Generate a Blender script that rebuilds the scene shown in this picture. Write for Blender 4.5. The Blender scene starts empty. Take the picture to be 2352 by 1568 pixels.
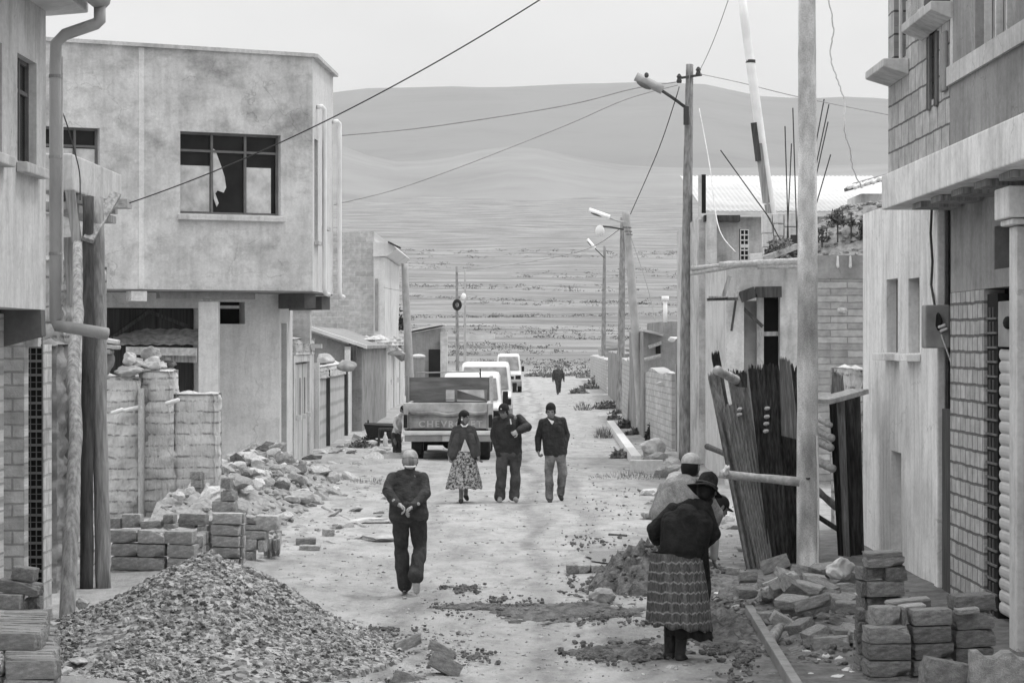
import bpy, bmesh, math, random
from mathutils import Vector, Matrix, noise
random.seed(7)
SC = bpy.context.scene
COL = SC.collection
R = math.radians
# ------------------------------------------------------------------ camera
F = 85.0/36.0*2352.0          # focal length in units of the 2352-wide picture
CH = 2.65                     # camera height
HZ = 784.0
cam_d = bpy.data.cameras.new("camera"); cam = bpy.data.objects.new("camera", cam_d)
COL.objects.link(cam); SC.camera = cam
cam.location = (0, 0, CH); cam.rotation_euler = (R(90), 0, 0)
cam_d.lens = 85; cam_d.sensor_width = 36; cam_d.clip_start = 0.5; cam_d.clip_end = 20000
# ------------------------------------------------------------------ light
SUN_EL, SUN_AZ = 66.0, 62.0    # azimuth measured from +Y towards +X
world = bpy.data.worlds.new("World"); SC.world = world; world.use_nodes = True
wn = world.node_tree.nodes; wl = world.node_tree.links
bg = wn["Background"]; bg.inputs[1].default_value = 0.113
sky = wn.new("ShaderNodeTexSky"); sky.sky_type = 'NISHITA'; sky.sun_disc = False
sky.sun_elevation = R(SUN_EL); sky.sun_rotation = R(SUN_AZ)
sky.dust_density = 4.0; sky.air_density = 1.0; sky.altitude = 3800
bw = wn.new("ShaderNodeRGBToBW"); wl.new(sky.outputs[0], bw.inputs[0])
cn = wn.new("ShaderNodeTexNoise"); cn.inputs['Scale'].default_value = 5.0; cn.inputs['Detail'].default_value = 4
tcw = wn.new("ShaderNodeTexCoord"); mpw = wn.new("ShaderNodeMapping"); mpw.inputs['Scale'].default_value = (1, 1, 2.5)
wl.new(tcw.outputs['Generated'], mpw.inputs[0]); wl.new(mpw.outputs[0], cn.inputs['Vector'])
cr = wn.new("ShaderNodeMapRange"); cr.inputs[1].default_value = 0.3; cr.inputs[2].default_value = 0.7
cr.inputs[3].default_value = 5.9; cr.inputs[4].default_value = 6.95
wl.new(cn.outputs[0], cr.inputs[0])
wm = wn.new("ShaderNodeMix"); wm.data_type = 'FLOAT'; wm.inputs[0].default_value = 0.93   # high overcast veil
wl.new(bw.outputs[0], wm.inputs[2]); wl.new(cr.outputs[0], wm.inputs[3])
# an overcast sky is brighter overhead than at the horizon
sz = wn.new("ShaderNodeSeparateXYZ"); wl.new(tcw.outputs['Generated'], sz.inputs[0])
zr_ = wn.new("ShaderNodeMapRange"); wl.new(sz.outputs[2], zr_.inputs[0]); zr_.inputs[3].default_value = 0.86; zr_.inputs[4].default_value = 2.75
wx = wn.new("ShaderNodeMath"); wx.operation = 'MULTIPLY'; wl.new(wm.outputs[0], wx.inputs[0]); wl.new(zr_.outputs[0], wx.inputs[1])
wl.new(wx.outputs[0], bg.inputs[0])
sl = bpy.data.lights.new("sun", 'SUN'); sl.energy = 1.4; sl.angle = R(8); sl.color = (1, 1, 1)
so = bpy.data.objects.new("sun", sl); COL.objects.link(so)
sd = Vector((math.sin(R(SUN_AZ))*math.cos(R(SUN_EL)), math.cos(R(SUN_AZ))*math.cos(R(SUN_EL)), math.sin(R(SUN_EL))))
so.rotation_euler = sd.to_track_quat('Z', 'Y').to_euler()
SC.view_settings.view_transform = 'Standard'; SC.view_settings.look = 'None'
SC.view_settings.exposure = 0.0; SC.view_settings.gamma = 1.0
SC.cycles.max_bounces = 6; SC.cycles.diffuse_bounces = 3; SC.cycles.volume_bounces = 1
# ------------------------------------------------------------------ picture <-> place
def W(x, y, Y):                      # the point at distance Y seen at (x, y)
    return Vector(((x-1176)*Y/F, Y, CH-(y-HZ)*Y/F))
def gy(y): return F*CH/(y-HZ)        # distance of a ground point seen at row y
def G(x, y): return W(x, y, gy(y))
# ------------------------------------------------------------------ meshes
class MB:
    def __init__(s): s.v = []; s.f = []
    def add(s, vs, fs):
        o = len(s.v); s.v += [tuple(p) for p in vs]; s.f += [tuple(i+o for i in f) for f in fs]
    def quad(s, a, b, c, d): s.add([a, b, c, d], [(0, 1, 2, 3)])
    def hexa(s, p):                  # 8 corners: bottom ring 0-3, top ring 4-7
        s.add(p, [(3, 2, 1, 0), (4, 5, 6, 7), (0, 1, 5, 4), (1, 2, 6, 5), (2, 3, 7, 6), (3, 0, 4, 7)])
    def box(s, x0, x1, y0, y1, z0, z1):
        s.hexa([(x0, y0, z0), (x1, y0, z0), (x1, y1, z0), (x0, y1, z0), (x0, y0, z1), (x1, y0, z1), (x1, y1, z1), (x0, y1, z1)])
    def bar(s, a, b, w, t, up=(0, 0, 1)):     # rectangular bar a->b
        a = Vector(a); b = Vector(b); d = (b-a).normalized(); u = Vector(up)
        if abs(d.dot(u)) > .95: u = Vector((0, 1, 0))
        sx = d.cross(u).normalized()*w/2; sy = sx.cross(d).normalized()*t/2
        s.hexa([a-sx-sy, a+sx-sy, a+sx+sy, a-sx+sy, b-sx-sy, b+sx-sy, b+sx+sy, b-sx+sy])
    def tube(s, pts, rad, n=10, cap=True, wob=0):
        pts = [Vector(p) for p in pts]; m = len(pts)
        if not isinstance(rad, (list, tuple)): rad = [rad]*m
        base = len(s.v); ref = None
        for i, p in enumerate(pts):
            d = (pts[min(i+1, m-1)]-pts[max(i-1, 0)]).normalized()
            if ref is None:
                ref = Vector((1, 0, 0)) if abs(d.x) < .8 else Vector((0, 0, 1))
            u = (ref-d*ref.dot(d)).normalized(); v = d.cross(u); ref = u
            for k in range(n):
                a = 2*math.pi*k/n; rr = rad[i]*(1+(random.uniform(-wob, wob) if wob else 0))
                s.v.append(tuple(p+u*math.cos(a)*rr+v*math.sin(a)*rr))
        for i in range(m-1):
            for k in range(n):
                a = base+i*n+k; b = base+i*n+(k+1) % n
                s.f.append((a, b, b+n, a+n))
        if cap:
            s.f.append(tuple(base+k for k in reversed(range(n)))); s.f.append(tuple(base+(m-1)*n+k for k in range(n)))
    def lathe(s, c, prof, n=24, sx=1, sy=1):       # prof = (r, z)
        base = len(s.v); c = Vector(c)
        for r, z in prof:
            for k in range(n):
                a = 2*math.pi*k/n; s.v.append((c.x+math.cos(a)*r*sx, c.y+math.sin(a)*r*sy, c.z+z))
        m = len(prof)
        for i in range(m-1):
            for k in range(n):
                a = base+i*n+k; b = base+i*n+(k+1) % n; s.f.append((a, b, b+n, a+n))
        s.f.append(tuple(base+k for k in reversed(range(n)))); s.f.append(tuple(base+(m-1)*n+k for k in range(n)))
    def sph(s, c, rx, ry=None, rz=None, n=12, rot=None):
        ry = ry or rx; rz = rz or rx; m = n//2; base = len(s.v); c = Vector(c)
        P = lambda x, y, z: tuple(c+((rot @ Vector((x, y, z))) if rot else Vector((x, y, z))))
        s.v.append(P(0, 0, rz))
        for i in range(1, m):
            t = math.pi*i/m
            for k in range(n):
                a = 2*math.pi*k/n; s.v.append(P(rx*math.sin(t)*math.cos(a), ry*math.sin(t)*math.sin(a), rz*math.cos(t)))
        s.v.append(P(0, 0, -rz)); last = len(s.v)-1
        for k in range(n): s.f.append((base, base+1+k, base+1+(k+1) % n))
        for i in range(m-2):
            for k in range(n):
                a = base+1+i*n+k; b = base+1+i*n+(k+1) % n; s.f.append((a, a+n, b+n, b))
        o = base+1+(m-2)*n
        for k in range(n): s.f.append((o+k, last, o+(k+1) % n))
    def capsule(s, a, ra, b, rb, n=14):
        a = Vector(a); b = Vector(b); d = b-a; L = d.length or 1e-6; d /= L
        u = d.orthogonal().normalized(); v = d.cross(u); base = len(s.v); rings = []
        for i in range(1, 5): t = math.pi/2*i/4; rings.append((-ra*math.cos(t), ra*math.sin(t)))
        for i in range(0, 4): t = math.pi/2*i/4; rings.append((L+rb*math.sin(t), rb*math.cos(t)))
        s.v.append(tuple(a-d*ra))
        for z, r in rings:
            for k in range(n):
                q = 2*math.pi*k/n; s.v.append(tuple(a+d*z+u*math.cos(q)*r+v*math.sin(q)*r))
        s.v.append(tuple(b+d*rb)); last = len(s.v)-1
        for k in range(n): s.f.append((base, base+1+(k+1) % n, base+1+k))
        for i in range(len(rings)-1):
            for k in range(n):
                p = base+1+i*n+k; q = base+1+i*n+(k+1) % n; s.f.append((p, q, q+n, p+n))
        o = base+1+(len(rings)-1)*n
        for k in range(n): s.f.append((o+k, o+(k+1) % n, last))
    def prism(s, poly, axis, h0, h1):         # polygon in the two other axes, extruded along axis
        n = len(poly)
        def P(p, h):
            if axis == 'y': return (p[0], h, p[1])
            if axis == 'x': return (h, p[0], p[1])
            return (p[0], p[1], h)
        s.add([P(p, h0) for p in poly]+[P(p, h1) for p in poly],
              [tuple(range(n)), tuple(reversed(range(n, 2*n)))]+[(i, (i+1) % n, (i+1) % n+n, i+n)[::-1] for i in range(n)])
    def build(s, name, m, parent=None, loc=None, smooth=False, bevel=0, fixn=True):
        o0 = Vector(loc) if loc is not None else (root_loc(parent) if parent else Vector((0, 0, 0)))
        me = bpy.data.meshes.new(name)
        me.from_pydata([tuple(Vector(p)-o0) for p in s.v], [], s.f); me.update()
        if fixn or bevel:
            bm = bmesh.new(); bm.from_mesh(me)
            bmesh.ops.recalc_face_normals(bm, faces=bm.faces)
            if bevel:
                bmesh.ops.bevel(bm, geom=[e for e in bm.edges if len(e.link_faces) == 2 and e.calc_face_angle(0) > .5], offset=bevel, segments=2, affect='EDGES', profile=.6)
            bm.to_mesh(me); bm.free()
        if smooth: me.polygons.foreach_set('use_smooth', [True]*len(me.polygons))
        me.materials.append(m)
        o = bpy.data.objects.new(name, me); COL.objects.link(o)
        if parent: o.parent = parent
        elif loc is not None: o.location = loc
        return o
def root_loc(o):
    while o.parent: o = o.parent
    return Vector(o.location)
def tag(o, label=None, cat=None, group=None, kind=None):
    if label: o['label'] = label
    if cat: o['category'] = cat
    if group: o['group'] = group
    if kind: o['kind'] = kind
    return o
def thing(name, label, cat, loc, group=None):
    o = bpy.data.objects.new(name, None); COL.objects.link(o); o.location = loc; o.empty_display_size = .2
    return tag(o, label, cat, group)
def single(mb, name, m, label, cat, loc=None, group=None, **k):
    if loc is None:
        xs = [p[0] for p in mb.v]; ys = [p[1] for p in mb.v]; zs = [p[2] for p in mb.v]
        loc = ((min(xs)+max(xs))/2, (min(ys)+max(ys))/2, min(zs))
    return tag(mb.build(name, m, None, loc, **k), label, cat, group)
def struct(mb, name, m, kind='structure', **k): return tag(mb.build(name, m, **k), kind=kind)
class PL:                                     # an upright plane from P0 to P1 seen from the camera side
    def __init__(s, p0, p1, flip=False):
        s.p = Vector((p0[0], p0[1], 0)); d = Vector((p1[0]-p0[0], p1[1]-p0[1], 0)); s.L = d.length; s.U = d/s.L
        s.N = Vector((s.U.y, -s.U.x, 0))
        if s.N.dot(-s.p) < 0: s.N = -s.N
    def uv(s, x, y):
        d = Vector(((x-1176)/F, 1, (HZ-y)/F)); c = Vector((0, 0, CH))
        t = (s.p-c).dot(s.N)/d.dot(s.N); q = c+d*t
        return (q-s.p).dot(s.U), q.z
    def P(s, u, z, off=0): q = s.p+s.U*u+s.N*off; return (q.x, q.y, z)
def pbox(mb, pl, u0, u1, z0, z1, o0, o1):
    c = [(u0, o0), (u1, o0), (u1, o1), (u0, o1)]
    mb.hexa([pl.P(u, z0, o) for u, o in c]+[pl.P(u, z1, o) for u, o in c])
def panel(mb, pl, u0, u1, z0, z1, holes=(), depth=.15, off=0, rim=True):
    us = sorted({u0, u1} | {h[0] for h in holes} | {h[2] for h in holes}); zs = sorted({z0, z1} | {h[1] for h in holes} | {h[3] for h in holes})
    us = [u for u in us if u0 <= u <= u1]; zs = [z for z in zs if z0 <= z <= z1]
    for i in range(len(us)-1):
        for j in range(len(zs)-1):
            cu = (us[i]+us[i+1])/2; cz = (zs[j]+zs[j+1])/2
            if any(h[0] < cu < h[2] and h[1] < cz < h[3] for h in holes): continue
            mb.quad(pl.P(us[i], zs[j], off), pl.P(us[i+1], zs[j], off), pl.P(us[i+1], zs[j+1], off), pl.P(us[i], zs[j+1], off))
    rects = [(max(h[0], u0), max(h[1], z0), min(h[2], u1), min(h[3], z1)) for h in holes]+([(u0, z0, u1, z1)] if rim else [])
    for a, b, c, d in rects:
        for (p, q) in (((a, b), (c, b)), ((c, b), (c, d)), ((c, d), (a, d)), ((a, d), (a, b))):
            mb.quad(pl.P(p[0], p[1], off), pl.P(q[0], q[1], off), pl.P(q[0], q[1], off-depth), pl.P(p[0], p[1], off-depth))
# ------------------------------------------------------------------ materials (the photograph is black and white: all greys)
def newmat(name, rough=.9, spec=.25):
    m = bpy.data.materials.new(name); m.use_nodes = True; nt = m.node_tree; b = nt.nodes["Principled BSDF"]
    b.inputs['Roughness'].default_value = rough; b.inputs['Specular IOR Level'].default_value = spec
    return m, nt, b
def nd(nt, t, **k):
    n = nt.nodes.new(t)
    for a, v in k.items():
        if a in n.inputs.keys(): n.inputs[a].default_value = v
        else: setattr(n, a, v)
    return n
def mrange(nt, src, a, b, c, d):
    n = nt.nodes.new("ShaderNodeMapRange"); nt.links.new(src, n.inputs[0])
    for i, v in enumerate((a, b, c, d)): n.inputs[i+1].default_value = v
    return n.outputs[0]
def mth(nt, op, a, b):
    n = nt.nodes.new("ShaderNodeMath"); n.operation = op
    for i, v in enumerate((a, b)):
        if isinstance(v, (int, float)): n.inputs[i].default_value = v
        else: nt.links.new(v, n.inputs[i])
    return n.outputs[0]
def vec(nt, scale=(1, 1, 1), coord='Object'):
    tc = nt.nodes.new("ShaderNodeTexCoord"); mp = nt.nodes.new("ShaderNodeMapping"); mp.inputs['Scale'].default_value = scale
    nt.links.new(tc.outputs[coord], mp.inputs[0]); return mp.outputs[0]
def noi(nt, v, scale, detail=6, rough=.6):
    n = nd(nt, "ShaderNodeTexNoise", Scale=scale, Detail=detail, Roughness=rough); nt.links.new(v, n.inputs['Vector']); return n.outputs[0]
def mat(name, v, var=.25, scale=3, rough=.9, bump=.3, bscale=40, stretch=(1, 1, 1), big=.15, spec=.2, rand=0, bd=.02, speck=0):
    m, nt, b = newmat(name, rough, spec); vv = vec(nt, stretch)
    val = mrange(nt, noi(nt, vv, scale), .3, .7, v*(1-var), v*(1+var))
    if big: val = mth(nt, 'MULTIPLY', val, mrange(nt, noi(nt, vv, scale*.23, 3), .3, .7, 1-big, 1+big))
    if speck: val = mth(nt, 'MULTIPLY', val, mrange(nt, noi(nt, vec(nt), bscale*1.5, 2), .35, .6, 1-speck, 1+speck*.3))
    if rand:
        oi = nt.nodes.new("ShaderNodeObjectInfo"); val = mth(nt, 'MULTIPLY', val, mrange(nt, oi.outputs['Random'], 0, 1, 1-rand, 1+rand))
    nt.links.new(val, b.inputs['Base Color'])
    if bump:
        bn = nd(nt, "ShaderNodeBump", Strength=bump, Distance=bd); nt.links.new(noi(nt, vv, bscale, 6), bn.inputs['Height']); nt.links.new(bn.outputs[0], b.inputs['Normal'])
    return m
def brickmat(name, v, mv, bw_, bh_, axis='xz', mort=.012, var=.2, bump=.6, scored=0, dark=0):
    m, nt, b = newmat(name, .95, .15); tc = nt.nodes.new("ShaderNodeTexCoord"); sp = nt.nodes.new("ShaderNodeSeparateXYZ"); cb = nt.nodes.new("ShaderNodeCombineXYZ")
    nt.links.new(tc.outputs['Object'], sp.inputs[0])
    nt.links.new(sp.outputs['XYZ'.index(axis[0].upper())], cb.inputs[0]); nt.links.new(sp.outputs['XYZ'.index(axis[1].upper())], cb.inputs[1])
    wb = nd(nt, "ShaderNodeTexNoise", Scale=4, Detail=3); nt.links.new(cb.outputs[0], wb.inputs['Vector'])
    mx = nd(nt, "ShaderNodeVectorMath", operation='MULTIPLY_ADD'); nt.links.new(wb.outputs['Color'], mx.inputs[0]); mx.inputs[1].default_value = (.03, .03, 0); nt.links.new(cb.outputs[0], mx.inputs[2])
    bt = nt.nodes.new("ShaderNodeTexBrick"); nt.links.new(mx.outputs[0], bt.inputs['Vector'])
    for k, q in (('Scale', 1), ('Mortar Size', mort), ('Mortar Smooth', .3), ('Brick Width', bw_), ('Row Height', bh_), ('Bias', 0)): bt.inputs[k].default_value = q
    for k, q in (('Color1', v*(1-var)), ('Color2', v*(1+var)), ('Mortar', mv)): bt.inputs[k].default_value = (q, q, q, 1)
    val = nt.nodes.new("ShaderNodeRGBToBW"); nt.links.new(bt.outputs['Color'], val.inputs[0])
    o = mth(nt, 'MULTIPLY', val.outputs[0], mrange(nt, noi(nt, cb.outputs[0], 6, 8), .3, .7, .75, 1.2))
    o = mth(nt, 'MULTIPLY', o, mrange(nt, noi(nt, cb.outputs[0], .7, 3), .3, .7, .85, 1.12))
    h = mth(nt, 'SUBTRACT', noi(nt, cb.outputs[0], 40, 5), mth(nt, 'MULTIPLY', bt.outputs['Fac'], 1.5))
    if scored:                                  # fine vertical scoring of hollow clay blocks
        wv = nd(nt, "ShaderNodeTexWave", Scale=scored, Distortion=1.5, Detail=2); wv.bands_direction = 'X'
        wv.inputs['Detail Scale'].default_value = 2.0; nt.links.new(cb.outputs[0], wv.inputs['Vector'])
        o = mth(nt, 'MULTIPLY', o, mrange(nt, wv.outputs['Fac'], 0, .5, .72, 1)); h = mth(nt, 'ADD', h, mth(nt, 'MULTIPLY', wv.outputs['Fac'], .4))
    nt.links.new(o, b.inputs['Base Color'])
    bn = nd(nt, "ShaderNodeBump", Strength=bump, Distance=.02); nt.links.new(h, bn.inputs['Height']); nt.links.new(bn.outputs[0], b.inputs['Normal'])
    return m
def plaster(name, v, var=.14, stain=.35, drip=.2, bump=.25):
    m, nt, b = newmat(name, .92, .15); vv = vec(nt); ck = nd(nt, 'ShaderNodeTexVoronoi', Scale=1.1); ck.feature = 'DISTANCE_TO_EDGE'; wv_ = nd(nt, 'ShaderNodeVectorMath', operation='MULTIPLY_ADD'); n3 = nd(nt, 'ShaderNodeTexNoise', Scale=3.0, Detail=6); nt.links.new(vv, n3.inputs['Vector']); nt.links.new(n3.outputs['Color'], wv_.inputs[0]); wv_.inputs[1].default_value = (.5, .5, .5); nt.links.new(vv, wv_.inputs[2]); nt.links.new(wv_.outputs[0], ck.inputs['Vector']); sv = vec(nt, (1.6, 1.6, .22))
    val = mrange(nt, noi(nt, vv, 1.1, 9, .62), .3, .7, v*(1-var), v*(1+var))
    st = mth(nt, 'MULTIPLY', mrange(nt, noi(nt, vec(nt, (1, 1, 1.5)), .55, 9, .68), .5, .66, 1, 1-stain), mrange(nt, noi(nt, vec(nt, (1, 1, 2)), 2.3, 9, .72), .52, .7, 1, 1-stain*.6))
    dr = mrange(nt, noi(nt, sv, 5, 6, .6), .45, .7, 1, 1-drip)
    fine = mrange(nt, noi(nt, vv, 22, 4), .3, .7, .9, 1.08)
    o = mth(nt, 'MULTIPLY', mth(nt, 'MULTIPLY', val, st), mth(nt, 'MULTIPLY', dr, fine)); cm = mth(nt, 'MULTIPLY', mrange(nt, ck.outputs['Distance'], .0, .012, 1, 0), mrange(nt, noi(nt, vv, .8, 2), .5, .6, 0, .45)); o = mth(nt, 'MULTIPLY', o, mrange(nt, cm, 0, 1, 1, .3)); nt.links.new(o, b.inputs['Base Color'])
    bn = nd(nt, "ShaderNodeBump", Strength=bump, Distance=.015); nt.links.new(noi(nt, vv, 30, 8, .7), bn.inputs['Height']); nt.links.new(bn.outputs[0], b.inputs['Normal'])
    return m
M = {}
M['plaster_pale'] = plaster('plaster_pale', .66, .12, .2, .25)
M['plaster_mid'] = plaster('plaster_mid', .60, .26, .42, .15)
M['plaster_low'] = plaster('plaster_low', .70, .14, .25, .14)
M['plaster_white'] = plaster('plaster_white', .68, .08, .14, .1)
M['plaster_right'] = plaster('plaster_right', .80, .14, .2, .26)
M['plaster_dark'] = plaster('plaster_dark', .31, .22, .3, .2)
M['plaster_yard'] = plaster('plaster_yard', .58, .2, .42, .3, .5)
M['plaster_street'] = plaster('plaster_street', .64, .12, .28, .2)
M['concrete'] = plaster('concrete', .58, .15, .2, .25)
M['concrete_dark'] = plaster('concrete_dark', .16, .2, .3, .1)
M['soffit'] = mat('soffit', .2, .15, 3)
M['dark'] = mat('opening_shade', .018, .3, 2, bump=0)  # near-black colour standing in for shade inside openings and hollow bricks
M['glass'] = mat('dark_glass', .016, .5, 1.5, rough=.25, bump=0, spec=.2)
M['frame'] = mat('window_frame', .16, .2, 6)
M['paper'] = mat('papered_pane', .55, .3, 4, bump=.6, bscale=7)
M['pvc'] = mat('white_pipe', .86, .06, 4, rough=.5, bump=0)
M['pipe'] = mat('grey_pipe', .4, .2, 3, rough=.6, stretch=(1, 1, .4))
M['gutter'] = mat('gutter_metal', .34, .15, 4, rough=.5)
M['wood_dark'] = mat('dark_timber', .075, .5, 5, stretch=(5, 5, .5), bump=.5, bscale=25)
M['wood_mid'] = mat('weathered_timber', .3, .5, 5, stretch=(5, 5, .4), bump=.5, bscale=25)
M['wood_pale'] = mat('pale_timber', .42, .3, 5, stretch=(4, 4, 4), bump=.4, bscale=25)
M['pole'] = mat('rough_pole', .3, .4, 6, stretch=(4, 4, .35), bump=.7, bscale=18)
M['big_pole'] = mat('spotted_pole', .62, .35, 4, stretch=(1.4, 1.4, .55), bump=.6, bscale=55, big=.75, speck=.25)
M['lamp_pole'] = mat('grained_pole', .26, .45, 9, stretch=(2, 2, .5), bump=.4, bscale=30)
M['pale_pole'] = mat('pale_concrete_pole', .42, .2, 6, stretch=(1, 1, .5))
M['board_dark'] = mat('dark_boards', .05, .5, 3, stretch=(9, 9, .3), bump=.5, bscale=14)
M['metal_pale'] = mat('galvanised_sheet', .62, .1, 2, rough=.55, bump=.05)
M['metal_mid'] = mat('painted_sheet', .3, .25, 4, rough=.6)
M['sheet_dark'] = mat('tarred_sheet', .038, .85, 3, rough=.75, stretch=(14, 14, .35), bump=.5, bscale=9, big=.5)
M['sheet_grey'] = mat('weathered_sheet', .2, .5, 4, rough=.75, stretch=(12, 12, .4), bump=.5, bscale=9)
M['door_pale'] = mat('pale_door', .55, .12, 3, rough=.7, bump=.1)
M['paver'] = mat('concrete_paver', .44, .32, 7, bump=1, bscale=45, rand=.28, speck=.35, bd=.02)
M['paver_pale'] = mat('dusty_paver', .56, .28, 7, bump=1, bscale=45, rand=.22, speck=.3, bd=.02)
M['paver_dark'] = mat('shaded_paver', .33, .35, 7, bump=1, bscale=45, rand=.28, speck=.35, bd=.02)  # darker copy: shade painted into stack pavers, own tone of dark bricks
M['stone'] = mat('rubble_stone', .46, .25, 6, bump=.7, bscale=25, rand=.35)
M['stone_dark'] = mat('dark_stone', .13, .4, 6, bump=.7, bscale=25, rand=.4)
M['gravel'] = mat('gravel_bed', .15, .35, 20, bump=1, bscale=60)
M['soil'] = mat('dark_soil', .16, .6, 9, bump=1, bscale=30, bd=.04)
M['wire'] = mat('wire', .07, .2, 3, bump=0)
M['wire_pale'] = mat('pale_wire', .3, .2, 3, bump=0)
M['rebar'] = mat('rebar', .06, .3, 20)
M['leaf'] = mat('leaf', .085, .5, 8, bump=0, rough=.7)
M['leaf_dry'] = mat('dry_grass', .16, .5, 8, bump=0)
M['tyre'] = mat('tyre', .03, .3, 10, rough=.85)
M['white_paint'] = mat('white_car_paint', .66, .06, 2, rough=.35, bump=0, spec=.5)
M['car_glass'] = mat('car_glass', .2, .5, 2.5, rough=.12, bump=0, spec=.6)
M['brick_far'] = brickmat('concrete_block_wall', .48, .55, .42, .21, 'xz', .02, .1)
M['brick_light'] = brickmat('pale_brick', .62, .42, .24, .15, 'yz', .014, .1)
M['brick_light_front'] = brickmat('pale_brick_front', .58, .38, .24, .125, 'xz', .012, .12)
M['hollow'] = brickmat('hollow_block_wall', .56, .2, .25, .16, 'yz', .016, .12, .8, scored=6.5)
M['hollow_up'] = brickmat('hollow_block_upper', .52, .18, .42, .245, 'yz', .012, .14, .8, scored=5)
M['mudblock'] = brickmat('mud_block_wall', .42, .30, .62, .125, 'xz', .010, .22, .9)
M['adobe_far'] = brickmat('adobe_wall', .5, .36, .38, .16, 'yz', .015, .12, .6)
M['adobe'] = None
# ------------------------------------------------------------------ ground, plain and hills
def lerp_tab(t, x):
    if x <= t[0][0]: return t[0][1]
    for (a, b), (c, d) in zip(t, t[1:]):
        if x <= c: return b+(d-b)*(x-a)/(c-a)
    return t[-1][1]
EL = [(-400, 0), (150, 0), (200, .2), (300, 1.1), (450, 4.2), (600, 9), (900, 22), (1200, 38), (1800, 80), (2500, 140), (2900, 176)]
def gh(X, Y):
    z = lerp_tab(EL, Y)
    if Y < 180:
        n = noise.noise(Vector((X*.5, Y*.12, 0)))*.035+noise.noise(Vector((X*1.7, Y*.6, 3)))*.025+noise.noise(Vector((X*5, Y*2, 5)))*.012
        z += n-.02*math.exp(-((X-.2)/.5)**2)-.02*math.exp(-((X+1.3)/.4)**2)
        z += max(0, min(.06, (abs(X-.5)-2.2)*.03))
    elif Y > 220: z += noise.noise(Vector((X*.01, Y*.012, 1)))*min(2.5, (Y-220)*.004)
    return z
mb = MB()
ys = [-60, -20, 0, 8]
y = 12.0
while y < 2900: y *= 1.0125 if y < 160 else 1.035; ys.append(y)
inner = [-1+2*i/130 for i in range(131)]
for yy in ys:
    w = max(yy, 8)*.26+4.5
    outer = [max(yy, 30)*3+300, max(yy, 30)*1.2+60, max(yy, 30)*.5+18]
    row = [-o for o in outer]+[s*w for s in inner]+outer[::-1]
    for x in row: mb.v.append((x, yy, gh(x, yy)))
nc = len(row)
for i in range(len(ys)-1):
    for k in range(nc-1): mb.f.append((i*nc+k, i*nc+k+1, (i+1)*nc+k+1, (i+1)*nc+k))
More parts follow.
